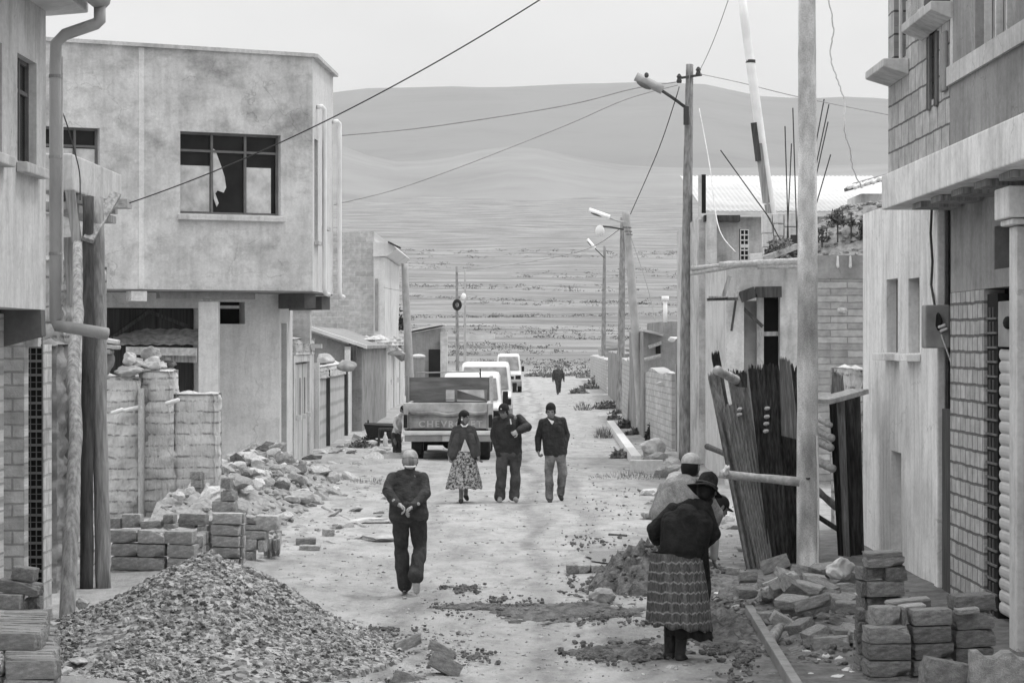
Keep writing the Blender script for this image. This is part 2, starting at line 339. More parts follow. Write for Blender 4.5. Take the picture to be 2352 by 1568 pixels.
def ground_mat():
    m, nt, b = newmat('dusty_ground', .95, .12); v = vec(nt); sx = vec(nt, (.55, .12, 1)); sp = nt.nodes.new("ShaderNodeSeparateXYZ"); nt.links.new(v, sp.inputs[0])
    base = mrange(nt, noi(nt, v, .8, 10, .65), .3, .7, .42, .56)
    tr = mrange(nt, noi(nt, vec(nt, (1.2, .25, 1)), 1.6, 8, .6), .48, .72, 1, .72)         # drier and trodden streaks
    fl = mth(nt, 'MULTIPLY', mrange(nt, noi(nt, v, 14, 5, .7), .55, .75, 1, .78), mth(nt, 'MULTIPLY', mrange(nt, noi(nt, vec(nt, (1, .45, 1)), 3.2, 9, .78), .47, .66, 1, .66), mrange(nt, noi(nt, vec(nt, (.7, .2, 1)), 1.1, 9, .75), .5, .64, 1, .84)))                                # small clods and litter
    o = mth(nt, 'MULTIPLY', mth(nt, 'MULTIPLY', base, tr), fl)
    wx_ = mth(nt, 'ADD', sp.outputs[0], mth(nt, 'MULTIPLY', mth(nt, 'SUBTRACT', noi(nt, vec(nt, (.3, .12, 0)), 1, 3), .5), 1.6))
    for xr_ in (-1.15, .35, 1.0):
        rut = mrange(nt, mth(nt, 'ABSOLUTE', mth(nt, 'SUBTRACT', wx_, xr_), 0), .06, .2, .80, 1); o = mth(nt, 'MULTIPLY', o, rut)
    # damp dark earth thrown up on the building side of the street
    sm = noi(nt, v, .7, 8, .7)
    side = mrange(nt, mth(nt, 'ADD', sp.outputs[0], mth(nt, 'MULTIPLY', mth(nt, 'SUBTRACT', sm, .5), 4.0)), 1.35, 2.0, 0, 1)
    nearf = mrange(nt, sp.outputs[1], 31, 36, 1, .12)
    patch = mrange(nt, noi(nt, vec(nt, (.8, .5, 1)), 1.3, 9, .7), .57, .66, 0, .6)
    patch = mth(nt, 'MULTIPLY', patch, mrange(nt, mth(nt, 'ABSOLUTE', mth(nt, 'SUBTRACT', sp.outputs[0], 1.0), 0), 0, 2.2, 1, .1))
    patch = mth(nt, 'MULTIPLY', patch, mrange(nt, sp.outputs[1], 26, 34, 1, .25))
    dk = mth(nt, 'MAXIMUM', mth(nt, 'MULTIPLY', side, nearf), patch)
    dirt = mrange(nt, noi(nt, v, 5, 9, .75), .3, .7, .12, .32)
    mix = nd(nt, "ShaderNodeMix", data_type='FLOAT'); nt.links.new(dk, mix.inputs[0]); nt.links.new(o, mix.inputs[2]); nt.links.new(dirt, mix.inputs[3])
    # beyond the street: dry pasture in long bands
    pv = vec(nt, (.012, .035, 0)); p = mrange(nt, noi(nt, pv, 1.4, 9, .68), .36, .64, .16, .36)
    p = mth(nt, 'MULTIPLY', p, mrange(nt, noi(nt, vec(nt, (.03, .085, 0)), 1.0, 9, .8), .45, .66, 1.05, .6)); p = mth(nt, 'MULTIPLY', p, mrange(nt, noi(nt, vec(nt, (.12, .3, 0)), 2.0, 6, .8), .5, .68, 1, .62))
    far = mrange(nt, sp.outputs[1], 165, 230, 0, 1)
    mx = nd(nt, "ShaderNodeMix", data_type='FLOAT'); nt.links.new(far, mx.inputs[0]); nt.links.new(mix.outputs[0], mx.inputs[2]); nt.links.new(p, mx.inputs[3])
    nt.links.new(mx.outputs[0], b.inputs['Base Color'])
    bn = nd(nt, "ShaderNodeBump", Strength=.9, Distance=.07); h = mth(nt, 'ADD', noi(nt, v, 5, 9, .7), mth(nt, 'MULTIPLY', noi(nt, v, 26, 5, .7), .5))
    nt.links.new(h, bn.inputs['Height']); nt.links.new(bn.outputs[0], b.inputs['Normal'])
    return m
M['ground'] = ground_mat()
struct(mb, 'ground', M['ground'], smooth=True, fixn=False)
def hill_mat(name, lo, hi, s):
    m, nt, b = newmat(name, 1, .05); v = vec(nt, (s, s*1.2, s*2))
    a = mrange(nt, noi(nt, v, 1, 9, .6), .3, .7, lo, hi); a = mth(nt, 'MULTIPLY', a, mrange(nt, noi(nt, vec(nt, (s*1.5, s*3, s*4)), 1.5, 9, .75), .5, .72, 1.03, .86))
    nt.links.new(a, b.inputs['Base Color']); return m
def hill(name, crest, Yf, Yc, zf, m, seed):
    mb = MB(); nx, ny = 150, 46
    for j in range(ny+14):
        t = j/(ny-1); Y = Yf+(Yc-Yf)*t
        for i in range(nx):
            x = -3600+9600*i/(nx-1)
            zc = W(x, lerp_tab(crest, x), Yc).z
            s = t*t*(3-2*t) if t <= 1 else 1-(t-1)**2*2
            z = zf+(zc-zf)*(s*.75+.25*min(t, 2-t))
            z += noise.fractal(Vector((x*.004, t*3, seed)), .8, 2, 5)*(zc-zf)*.022*min(1, t*3)*(1-min(1, t)**6*.9)
            mb.v.append(((x-1176)*Y/F, Y, z))
    for j in range(ny+13):
        for i in range(nx-1): mb.f.append((j*nx+i, j*nx+i+1, (j+1)*nx+i+1, (j+1)*nx+i))
    struct(mb, name, m, smooth=True, fixn=False)
hill('hill', [(-3600, 420), (-600, 320), (300, 290), (765, 330), (830, 356), (900, 376), (960, 376), (1030, 366), (1110, 346), (1190, 338), (1250, 346), (1330, 368), (1440, 385), (1560, 390), (1760, 388), (2100, 380), (2600, 390), (6000, 430)],
     2350, 3700, 118, hill_mat('hill_grass', .21, .30, .004), 1)
hill('far_hill', [(-3600, 330), (-600, 260), (400, 240), (720, 226), (780, 218), (860, 211), (1000, 206), (1250, 201), (1500, 196), (1620, 200), (1680, 212), (1740, 226), (1850, 232), (1950, 230), (2040, 234), (2400, 250), (6000, 330)],
     3600, 6200, 190, hill_mat('far_hill_grass', .175, .22, .0015), 2)
# scrub on the plain: low dark tufts in loose lines
def leafball(mb, c, rx, rz, n, leaf, seed=0, up=.2, blade=False):
    c = Vector(c)
    for _ in range(n):
        while True:
            p = Vector((random.uniform(-1, 1), random.uniform(-1, 1), random.uniform(-.2, 1)))
            if .25 < p.length < 1 and noise.noise(p*2.3+c*3+Vector((seed, 0, 0))) > -.18: break
        q = c+Vector((p.x*rx, p.y*rx, max(0, p.z)*rz))
        if blade:
            d = Vector((p.x*.7, p.y*.7, 1)).normalized()*leaf*random.uniform(.6, 1.4); s = Vector((random.uniform(-1, 1), random.uniform(-1, 1), 0))*leaf*.09
            mb.add([q-s, q+s, q+d], [(0, 1, 2)])
        else:
            d = Vector((random.gauss(0, 1), random.gauss(0, 1), random.gauss(up, .8))).normalized()*leaf*random.uniform(.5, 1.2); s = d.orthogonal().normalized()*leaf*.35
            mb.add([q-s, q+s, q+d], [(0, 1, 2)])
mb = MB()
for _ in range(9000):
    Y = 168*(9.0**(random.random()**1.5)); ln_ = noise.noise(Vector((0, math.log(Y)*14, 5)))
    x = random.uniform(720, 1760); X = (x-1176)*Y/F
    if noise.noise(Vector((X*9/Y, math.log(Y)*9, 0)))+ln_*.6 < .02: continue
    s = random.choice((.1, .15, .22, .4))*random.uniform(.8, 1.3)*(Y/260)**.75*(1.3 if Y < 195 else 1)
    leafball(mb, (X, Y, gh(X, Y)-.05), s*1.8, s*.75, 16, s*.5)
M['scrub'] = mat('scrub', .06, .4, .3, bump=0)
struct(mb, 'scrub', M['scrub'], 'stuff', fixn=False); 
# ------------------------------------------------------------------ left: the plastered house at the frame edge
hs = thing('plastered_house', 'pale plastered house with overhanging upper floor and downpipe, cut by the left frame edge', 'house', (-4.6, 19, 0))
XU = -4.3
up = PL((XU, 14), (XU, 22.3))
uy = lambda Y: (Y-14) if up.U.y > 0 else (22.3-Y)
def hole(a, b, z0, z1): return (min(a, b), z0, max(a, b), z1)
mb = MB(); hol = [hole(uy(21.02), uy(21.87), 4.22, 5.16), hole(uy(19.4), uy(20.38), 4.22, 5.16)]
panel(mb, up, 0, 8.3, 2.94, 5.69, hol, .12)
mb.box(-7, XU-.13, 14, 22.18, 2.94, 5.69)
w = mb.build('upper_wall', M['plaster_pale'], hs)
for h in hol:
    mb = MB(); pbox(mb, up, h[0], h[2], h[1], h[3], -.128, -.10); wi = mb.build('window', M['glass'], hs)
    mb = MB()
    for u in (h[0]+.02, (h[0]+h[2])/2, h[2]-.02): pbox(mb, up, u-.02, u+.02, h[1], h[3], -.10, -.07)
    for z in (h[1]+.02, h[3]-.02, h[1]+.65): pbox(mb, up, h[0]+.04, h[2]-.04, z-.018, z+.018, -.10, -.075)
    mb.build('frame', M['frame'], wi)
    mb = MB(); pbox(mb, up, h[0]-.06, h[2]+.09, h[1]-.1, h[1]-.01, 0.002, .10); mb.build('sill', M['concrete'], wi, bevel=.012)
mb = MB(); mb.prism([(XU-3, 5.69), (XU-.02, 5.69), (XU+.1, 5.70), (XU+.34, 5.72), (XU+.34, 5.95), (XU-3, 5.95)], 'y', 13.9, 22.62)
ro = mb.build('roof_slab', M['plaster_white'], hs, bevel=.02)
mb = MB()
mb.tube([(-3.84, 14, 5.84), (-3.84, 22.55, 5.84)], .1, 12); mb.build('gutter', M['gutter'], ro, smooth=True)
mb = MB(); mb.tube([(-3.83, 22.46, 5.76), (-3.83, 22.46, 5.62), (-3.86, 22.46, 5.6), (-4.16, 22.48, 5.5), (-4.245, 22.5, 5.42), (-4.25, 22.5, 5.2), (-4.25, 22.5, 2.86), (-4.24, 22.5, 2.8), (-3.75, 22.42, 2.72)], .056, 12)
dp = mb.build('downpipe', M['pipe'], hs, smooth=True)
for z in (5.1, 4.35, 3.45):
    mb = MB(); mb.tube([(-4.25, 22.5, z), (-4.25, 22.5, z+.03)], .062, 12); mb.build('bracket', M['metal_mid'], dp)
mb = MB(); mb.box(-4.205, -4.185, 22.52, 22.55, 3.2, 5.3); mb.build('conduit', M['plaster_pale'], hs)
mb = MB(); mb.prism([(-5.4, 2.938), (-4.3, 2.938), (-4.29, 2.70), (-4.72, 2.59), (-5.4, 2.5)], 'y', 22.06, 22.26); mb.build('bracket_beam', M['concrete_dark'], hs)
# ground floor: brick wall, doorway and wall of hollow bricks seen end-on
mb = MB(); mb.box(-7, -4.62, 22.9, 23.1, 0, 2.9); mb.box(-7, -4.625, 14, 22.0, 0, 2.9)
mb.build('brick_wall', M['brick_light_front'], hs)
mb = MB(); mb.box(-4.618, -4.50, 22.95, 23.09, 2.6, 2.9); mb.build('lintel', M['concrete'], hs)
hw = thing('hollow_brick_wall', 'end of a hollow brick wall, rows of dark square holes facing the street end', 'wall', (-4.65, 23.6, 0))
mb = MB(); mb.box(-4.745, -4.565, 23.56, 23.98, -.05, 2.62); mb.build('brick_side', M['brick_light'], hw)
mb = MB(); mb.box(-4.74, -4.572, 23.535, 23.559, -.05, 2.62); mb.build('holes', M['dark'], hw)
mb = MB()
z = 0.0
while z < 2.6:
    mb.box(-4.745, -4.565, 23.50, 23.533, z, z+.024); mb.box(-4.74, -4.57, 23.515, 23.533, z+.075, z+.083)
    for k in range(4):
        x = -4.742+k*.0575; mb.box(x-.004, x+.004, 23.51, 23.533, z+.024, z+.136)
    z += .136
mb.build('brick_end', M['frame'], hw)
mb = MB(); mb.box(-5.2, -4.76, 23.7, 23.9, -.05, 2.6); mb.build('doorway_shade', M['dark'], hw)  # near-black slab painted in for the unlit depth of the doorway
# ------------------------------------------------------------------ left: ruined adobe walls
def rough_block(mb, x0, x1, y0, y1, z0, ztop, step=.07, amp=.03, row=.22, seed=0, tilt=0):
    """adobe block with courses, uneven face and ragged top; ztop is a function of x or a number"""
    zt = ztop if callable(ztop) else (lambda x: ztop)
    def face(P, nu, nv, amp):
        b = len(mb.v)
        for j in range(nv+1):
            for i in range(nu+1): mb.v.append(P(i/nu, j/nv))
        for j in range(nv):
            for i in range(nu): a = b+j*(nu+1)+i; mb.f.append((a, a+1, a+nu+2, a+nu+1))
    def disp(p):
        q = Vector(p); z = q.z; r = ((z+seed*.07+noise.noise(Vector((q.x*1.5, q.y*1.5, seed)))*.05) % row)/row
        g = min(1, min(r, 1-r)*7); d = noise.fractal(q*5+Vector((seed*9, 0, 0)), .8, 2, 4)*amp*1.3-(1-g)*amp*.55
        r2 = noise.noise(Vector((q.x*2.2, q.z*.9, seed+4)))*amp
        return d+r2
    hmax = max(zt(x0), zt(x1), zt((x0+x1)/2))-z0
    nx = max(2, int((x1-x0)/step)); ny = max(2, int((y1-y0)/step)); nz = max(3, int(hmax/(step*.6)))
    def soft(p, cx, cy):                      # round the edges
        return p
    def rnd(u): return min(1, min(u, 1-u)*6)
    def fr(u, v): x = x0+(x1-x0)*u; z = z0+(zt(x)-z0)*v; e = (1-rnd(u))*.05+(max(0, v-.95)*20)**2*.05; return (x, y0-disp((x, y0, z))+e, z)
    def rt(u, v): yv = y0+(y1-y0)*u; z = z0+(zt(x1)-z0)*v; e = (1-rnd(u))*.05+(max(0, v-.95)*20)**2*.05; return (x1+disp((x1, yv, z))-e, yv, z)
    def lf(u, v): yv = y1+(y0-y1)*u; z = z0+(zt(x0)-z0)*v; e = (1-rnd(u))*.05; return (x0-disp((x0, yv, z))+e, yv, z)
    def tp(u, v): x = x0+(x1-x0)*u; yv = y0+(y1-y0)*v; e = .05*(1-rnd(v)); return (x, yv, zt(x)+noise.fractal(Vector((x*4, yv*4, seed)), .8, 2, 4)*amp*2*rnd(v)*rnd(u)-e*.3)
    def bk(u, v): x = x1+(x0-x1)*u; z = z0+(zt(x)-z0)*v; return (x, y1, z)
    face(fr, nx, nz, amp); face(rt, ny, nz, amp); face(lf, ny, nz, amp); face(tp, nx, ny, amp); face(bk, nx, 3, 0)
def adobe_mat():
    m, nt, b = newmat('adobe', .97, .1); v = vec(nt)
    a = mrange(nt, noi(nt, v, 2.2, 9, .7), .3, .7, .48, .76); sp = nt.nodes.new('ShaderNodeSeparateXYZ'); nt.links.new(v, sp.inputs[0]); zz = mth(nt, 'ADD', sp.outputs[2], mth(nt, 'MULTIPLY', noi(nt, v, 3, 5), .10)); fz = mth(nt, 'ABSOLUTE', mth(nt, 'SUBTRACT', mth(nt, 'FRACT', mth(nt, 'DIVIDE', zz, .165), 0), .5), 0); ln = mth(nt, 'MULTIPLY', mrange(nt, fz, .36, .47, 0, 1), mrange(nt, noi(nt, v, 9, 5, .7), .42, .56, 0, 1)); a = mth(nt, 'MULTIPLY', a, mrange(nt, ln, 0, 1, 1, .38)); a = mth(nt, 'MULTIPLY', a, mrange(nt, noi(nt, vec(nt, (9, 9, 1.6)), 2.5, 6, .65), .5, .7, 1.0, .72))
    nt.links.new(a, b.inputs['Base Color']); bn = nd(nt, "ShaderNodeBump", Strength=.7, Distance=.04)
    nt.links.new(mth(nt, 'ADD', noi(nt, v, 14, 9, .7), noi(nt, vec(nt, (20, 20, 3)), 2, 4)), bn.inputs['Height']); nt.links.new(bn.outputs[0], b.inputs['Normal']); return m
M['adobe'] = adobe_mat()
M['adobe_dark'] = mat('old_shaded_adobe', .27, .35, 4, bump=.8, bscale=14)  # own tone of old earth; also painted shade on pier edge and gap stub
mb = MB(); rough_block(mb, -5.55, -4.86, 26.6, 29.0, -.05, lambda x: 3.55, amp=.05, seed=3)
single(mb, 'adobe_wall', M['adobe'], 'tall ruined adobe wall behind the wooden props under the concrete beam', 'wall', smooth=True)
mb = MB(); rough_block(mb, -5.12, -4.72, 25.0, 25.9, -.05, lambda x: 2.62, amp=.06, seed=8)  # dark adobe colour stands in for the shade of the gap here
rough_block(mb, -5.3, -4.86, 25.92, 26.5, -.05, 2.3, amp=.06, seed=12)
single(mb, 'gap_shade_stub', M['adobe_dark'], 'dark adobe stub for shaded gap between the hollow brick wall and the first leaning prop', 'wall', smooth=True)
# concrete lintel beam with its props
cb_ = thing('concrete_beam', 'rough concrete beam on timber props beside the downpipe', 'beam', (-4.9, 27.5, 0))
mb = MB(); mb.box(-5.15, -4.73, 26, 29.3, 4.27, 4.67)
mb.build('beam', M['concrete'], cb_, bevel=.02)
mb = MB()
for yy in (26.5, 27.1, 27.8, 28.5): mb.box(-4.95, -4.68, yy, yy+.2, 4.16, 4.262)
mb.box(-5.1, -4.78, 26.05, 29.2, 4.07, 4.155); mb.build('formwork', M['wood_mid'], cb_)
def prop(label, pts, r, m, name='timber_prop', wob=.06, group='timber props under the beam'):
    mb = MB(); fine = []; pts = [Vector(p) for p in pts]
    for a, b in zip(pts, pts[1:]):
        n = max(2, int((b-a).length/.25))
        for i in range(n): fine.append(a.lerp(b, i/n))
    fine.append(pts[-1]); k = len(fine)
    rr = r if isinstance(r, (list, tuple)) else (r, r)
    rad = [(rr[0]+(rr[1]-rr[0])*i/(k-1))*(1+random.uniform(-wob, wob)*.6) for i in range(k)]
    for i in range(1, k-1): fine[i] = fine[i]+Vector((random.uniform(-.008, .008), random.uniform(-.008, .008), 0))
    mb.tube(fine, rad, 12, wob=.05); return single(mb, name, M[m], label, 'post', group=group, smooth=True)
prop('crooked pale prop leaning nearest, its foot in the gravel', [W(152, 1462, 22.3), W(163, 1230, 22.6), W(176, 1000, 23.2), W(166, 860, 23.8), W(180, 720, 24.6), W(178, 560, 25.6)], (.075, .05), 'wood_mid')
prop('dark straight prop in the middle, left of the thickest post', [W(198, 1375, 25.6), W(201, 900, 25.7), W(203, 452, 26.0)], (.072, .06), 'wood_dark')
prop('thickest round prop, right of the dark one', [W(238, 1366, 25.7), W(229, 900, 25.8), W(222, 455, 26.2)], (.085, .072), 'pole')
mb = MB(); mb.bar(W(161, 438, 25.9), W(177, 556, 25.9), .1, .06, (0, 1, 0)); single(mb, 'timber_plank', M['wood_mid'], 'short plank nailed upright under the near beam end', 'plank', group='planks of the beam scaffold')
mb = MB(); mb.bar(W(156, 545, 26.1), W(168, 700, 26.1), .11, .06, (0, 1, 0)); single(mb, 'timber_plank', M['wood_mid'], 'lower dark plank overlapping the crooked prop behind the downpipe', 'plank', group='planks of the beam scaffold')
mb = MB(); mb.bar(W(202, 552, 25.85), W(266, 446, 26.6), .115, .05, (0, 1, 0)); single(mb, 'brace', M['wood_mid'], 'slanting board bracing the beam from the thick prop', 'brace')
mb = MB(); mb.bar(W(235, 474, 27.2), W(298, 474, 27.2), .3, .045); mb.bar(W(240, 463, 27.2), W(297, 464, 27.2), .3, .05)
single(mb, 'ledger_board', M['wood_pale'], 'pale ledger board sticking out under the beam where the cable ends', 'board')
# ------------------------------------------------------------------ left: adobe yard wall across
aw = thing('adobe_yard_wall', 'pale mud brick yard wall facing the camera, higher at its left', 'wall', (-5.2, 36, 0))
def at(x, Y): return (x-1176)*Y/F
def zt(y, Y): return W(0, y, Y).z
mb = MB(); rough_block(mb, at(205, 35.8), at(321, 35.8), 35.8, 36.4, -.05, lambda x: zt(862, 35.6)+.1*noise.noise(Vector((x*3, 0, 0))), amp=.045, row=.24, seed=1); mb.build('left_section', M['adobe'], aw, smooth=True)
mb = MB(); rough_block(mb, at(319, 36), at(399, 36), 35.95, 36.5, -.05, lambda x: zt(850, 36)+.06*noise.noise(Vector((x*5, 2, 0))), amp=.04, row=.24, seed=2); mb.build('pier', M['adobe'], aw, smooth=True)
mb = MB(); rough_block(mb, at(318, 36)+.01, at(341, 36), 35.93, 36.3, -.05, lambda x: zt(880, 36), amp=.05, row=.3, seed=22); mb.build('pier_shade_edge', M['adobe_dark'], aw, smooth=True)  # pier's dark left face: shade painted as a darker adobe strip
mb = MB(); rough_block(mb, at(395, 36.05), at(501, 36.05), 36.05, 36.5, -.05, lambda x: zt(902, 36.1), amp=.022, row=.16, seed=5); mb.build('right_section', M['adobe'], aw, smooth=True)
mb = MB(); mb.box(at(317.5, 35.45), at(321.5, 35.45), 35.45, 35.9, 0, zt(892, 35.5)); mb.build('board_edge', M['wood_pale'], aw)
for a, b, yy in ((258, 280, 944), (287, 320, 938), (383, 408, 922)):
    mb = MB(); mb.capsule(W(a, yy+4, 35.53), .028, W(b, yy-3, 35.55), .035, 8); mb.build('peg_stone', M['plaster_white'], aw, smooth=True)
def rock(mb, c, rx, ry, rz, seed=None, sub=2, rough=.3, flat=.25):
    seed = random.random()*99 if seed is None else seed
    bm = bmesh.new(); bmesh.ops.create_icosphere(bm, subdivisions=sub, radius=1)
    planes = [(Vector((random.gauss(0, 1), random.gauss(0, 1), random.gauss(0, 1))).normalized(), random.uniform(.55, .85)) for _ in range(7)]
    rm = Matrix.Rotation(random.random()*6.28, 3, 'Z')
    vs = []
    for v in bm.verts:
        p = v.co.copy()
        for n, d in planes:
            e = p.dot(n)-d
            if e > 0: p -= n*e
        p *= 1+noise.noise(p*2+Vector((seed, 0, 0)))*rough
        p = rm @ Vector((p.x*rx, p.y*ry, p.z*rz)); vs.append(Vector(c)+p)
    mb.add(vs, [tuple(v.index for v in f.verts) for f in bm.faces]); bm.free()
def wallrock(x, y, Y, w, h, label, m='stone', grp='stones on the yard wall'):
    mb = MB(); s = Y/F; rock(mb, W(x, y, Y), w*s/2*1.2, w*s/2, h*s/2*1.2, sub=3); single(mb, 'stone', M[m], label, 'stone', group=grp)
wallrock(346, 812, 36.2, 42, 34, 'squarish pale stone standing on the yard wall top'); wallrock(348, 832, 36.0, 46, 26, 'lumpy pale stone below the squarish one on the wall top')
wallrock(298, 826, 36.0, 28, 30, 'round pale stone at the left on the yard wall'); wallrock(318, 832, 36.1, 30, 20, 'small pale stone between the round and lumpy ones')
wallrock(388, 835, 36.3, 36, 22, 'dark stone at the right end of the wall top', 'stone_dark'); wallrock(374, 840, 36.2, 26, 18, 'pale wedge stone beside the dark stone on the wall')
wallrock(300, 852, 35.9, 60, 26, 'long low stone bedded on the left wall section')
for x0, x1, y0, y1, lab in ((226, 272, 778, 786, 'upper thin slab tilted on the yard wall corner'), (224, 274, 792, 798, 'middle thin slab on the yard wall corner'), (224, 258, 806, 808, 'lowest slab on the yard wall corner')):
    mb = MB(); mb.bar(W(x0, y0, 35.7), W(x1, y1, 35.7), .35, .065); single(mb, 'stone_slab', M['stone'], lab, 'slab', bevel=.02, group='slabs on the wall corner')
mb = MB(); rock(mb, W(246, 835, 35.8), .12, .12, .17, sub=3); single(mb, 'clay_lump', M['adobe_dark'], 'squat clay lump under the slabs on the wall corner', 'lump')
mb = MB(); mb.bar(W(290, 805, 37), W(452, 808, 37), .12, .075, (0, 1, 0)); single(mb, 'wall_board', M['wood_pale'], 'upper pale board lying level behind the wall top stones', 'board', group='boards behind the yard wall')
mb = MB(); mb.bar(W(370, 821, 37.1), W(452, 824, 37.1), .12, .07, (0, 1, 0)); single(mb, 'wall_board', M['wood_mid'], 'lower greyer board under the pale one behind the wall', 'board', group='boards behind the yard wall')
# ------------------------------------------------------------------ left: two-storey house
bh = thing('two_storey_house', 'grey plastered two storey house with jutting upper floor and papered window', 'house', (-5.6, 47, 0))
A = W(60, 0, 43.9); B = W(718, 0, 46.6); C_ = W(765, 0, 50.0)
fr = PL((A.x, A.y), (B.x, B.y)); sd_ = PL((B.x, B.y), (C_.x, C_.y))
ZT, ZB = 8.12, 3.62
def rect(pl, x0, y0, x1, y1):
    a = pl.uv(x0, y0); b = pl.uv(x1, y1); return (min(a[0], b[0]), min(a[1], b[1]), max(a[0], b[0]), max(a[1], b[1]))
wins = [rect(fr, 414, 301, 645, 496), rect(fr, 70, 288, 229, 480)]
mb = MB(); panel(mb, fr, 0, fr.L, ZB, ZT, wins, .2); mb.build('front_wall', M['plaster_mid'], bh)
sw = [rect(sd_, 722, 318, 730, 555), rect(sd_, 740, 332, 750, 522)]
mb = MB(); panel(mb, sd_, 0, sd_.L, ZB, ZT, sw, .15); mb.build('side_wall', M['plaster_white'], bh)
mb = MB(); q = [fr.P(.1, 0, -.22), fr.P(fr.L-.25, 0, -.22), sd_.P(sd_.L-.02, 0, -.17), fr.P(.1, 0, -5)]
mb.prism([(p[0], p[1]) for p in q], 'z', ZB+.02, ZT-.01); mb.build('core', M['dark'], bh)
mb = MB(); q = [fr.P(-.1, 0, .07), fr.P(fr.L+.0, 0, .07), sd_.P(0.05, 0, .1), sd_.P(sd_.L+.08, 0, .1), fr.P(.1, 0, -5.2)]
mb.prism([(p[0], p[1]) for p in q], 'z', ZT, ZT+.07); mb.build('roof', M['concrete'], bh)
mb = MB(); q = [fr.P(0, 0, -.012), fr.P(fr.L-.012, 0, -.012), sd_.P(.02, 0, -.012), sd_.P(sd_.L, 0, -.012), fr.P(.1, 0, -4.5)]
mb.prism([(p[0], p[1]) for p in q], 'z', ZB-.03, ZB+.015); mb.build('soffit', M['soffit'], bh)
# big window
for wi_, full in ((wins[0], True), (wins[1], False)):
    u0, z0, u1, z1 = wi_; mb = MB(); pbox(mb, fr, u0, u1, z0, z1, -.2, -.175); wn_ = mb.build('window', M['glass'], bh)
    mb = MB(); t = .022; zt_ = z1-(z1-z0)*.225
    for k in range(4):
        u = u0+(u1-u0)*k/3; u = min(max(u, u0+t), u1-t); pbox(mb, fr, u-t, u+t, z0, z1, -.17, -.12)
    for z in (z0+t, zt_, z1-t): pbox(mb, fr, u0+2*t, u1-2*t, z-t, z+t, -.168, -.128)
    mb.build('frame', M['frame'], wn_)
    zp = zt_-.28 if full else zt_-.04
    for k in ((0, 2) if full else (0, 1, 2)):
        a = u0+(u1-u0)*k/3+.035; b = u0+(u1-u0)*(k+1)/3-(.035 if k == 0 else .14 if full else .03)
        mb = MB(); pbox(mb, fr, a, b, z0+.05, zp, -.172, -.155); mb.build('papered_pane', M['paper'], wn_)
    if full:
        mb = MB(); a = u0+(u1-u0)/3+.03
        poly = [(a, z0+1.25), (a+.05, z0+1.22), (a+.16, z0+.95), (a+.24, z0+.72), (a+.27, z0+.52), (a+.22, z0+.42), (a+.10, z0+.46), (a+.05, z0+.40), (a+.12, z0+.22), (a+.08, z0+.15), (a+.02, z0+.3), (a, z0+.55)]
        n = len(poly); f = [fr.P(u, z, -.15) for u, z in poly]; g = [fr.P(u, z, -.165) for u, z in poly]
        mb.add(f+g, [tuple(range(n)), tuple(range(2*n-1, n-1, -1))]+[(i, (i+1) % n, (i+1) % n+n, i+n) for i in range(n)]); mb.build('torn_paper', M['paper'], wn_)
    mb = MB(); pbox(mb, fr, u0-.06, u1+.07, z0-.12, z0-.015, .002, .1); mb.build('sill', M['concrete'], wn_, bevel=.012)
for h in sw:
    mb = MB(); pbox(mb, sd_, h[0], h[2], h[1], h[3], -.15, -.13); wn_ = mb.build('window', M['glass'], bh)
    mb = MB(); zz = h[3]-.4
    pbox(mb, sd_, h[0], h[2], zz-.03, zz+.03, -.128, -.09); mb.build('frame', M['frame'], wn_)
    mb = MB(); pbox(mb, sd_, h[0]-.05, h[2]+.05, h[1]-.08, h[1]-.01, .002, .09); mb.build('sill', M['concrete'], wn_)
for x, yt, yb in ((729, 246, 672), (766, 279, 671)):
    u, zt_ = sd_.uv(x, yt) if x < 740 else (sd_.L-.03, W(0, yt, 49.9).z); zb_ = 3.62; mb = MB()
    if x < 740: u = .75
    mb.tube([sd_.P(u-.18, zt_-.02, .02), sd_.P(u-.12, zt_, .1), sd_.P(u-.03, zt_-.05, .14), sd_.P(u, zt_-.16, .14), sd_.P(u, zb_+.06, .14), sd_.P(u+.03, zb_-.03, .16), sd_.P(u+.2, zb_-.05, .2)], .045, 10)
    mb.build('drain_pipe', M['pvc'], bh, smooth=True)
# ground floor, set back
g1 = Vector((at(642, 48), 48, 0)); dr = Vector((fr.P(1, 0)[0]-fr.P(0, 0)[0], fr.P(1, 0)[1]-fr.P(0, 0)[1], 0)); g0 = g1-dr*4.6
gf = PL((g0.x, g0.y), (g1.x, g1.y)); gs = PL((g1.x, g1.y), (at(672, 51.2), 51.2))
hd = rect(gf, 205, 706, 456, 1100); hd = (hd[0], 0.0, hd[2], hd[3]); hv = rect(gf, 502, 693, 563, 744)
mb = MB(); panel(mb, gf, 0, gf.L, -.05, ZB-.02, [hd, hv], .3); mb.build('ground_floor_wall', M['plaster_low'], bh)
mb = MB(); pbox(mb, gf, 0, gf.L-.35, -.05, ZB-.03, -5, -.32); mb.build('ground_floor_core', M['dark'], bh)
mb = MB(); pbox(mb, gf, hd[0]+.02, hd[2]-.02, 0, hd[3]-.02, -.315, -.24); dg = mb.build('garage_door', M['board_dark'], bh)
mb = MB(); mb.bar(gf.P(hd[0]+.2, hd[3]-.8, -.22), gf.P(hd[0]+1.3, hd[3]-.05, -.22), .07, .03, gf.N); mb.bar(gf.P(hd[2]-.15, .9, -.22), gf.P(hd[2]-1.0, hd[3]-1.2, -.22), .07, .03, gf.N); mb.bar(gf.P(hd[2]-.15, hd[3]-.35, -.22), gf.P(hd[2]-.9, hd[3]-.08, -.22), .07, .03, gf.N)
mb.build('brace', M['wood_dark'], dg)
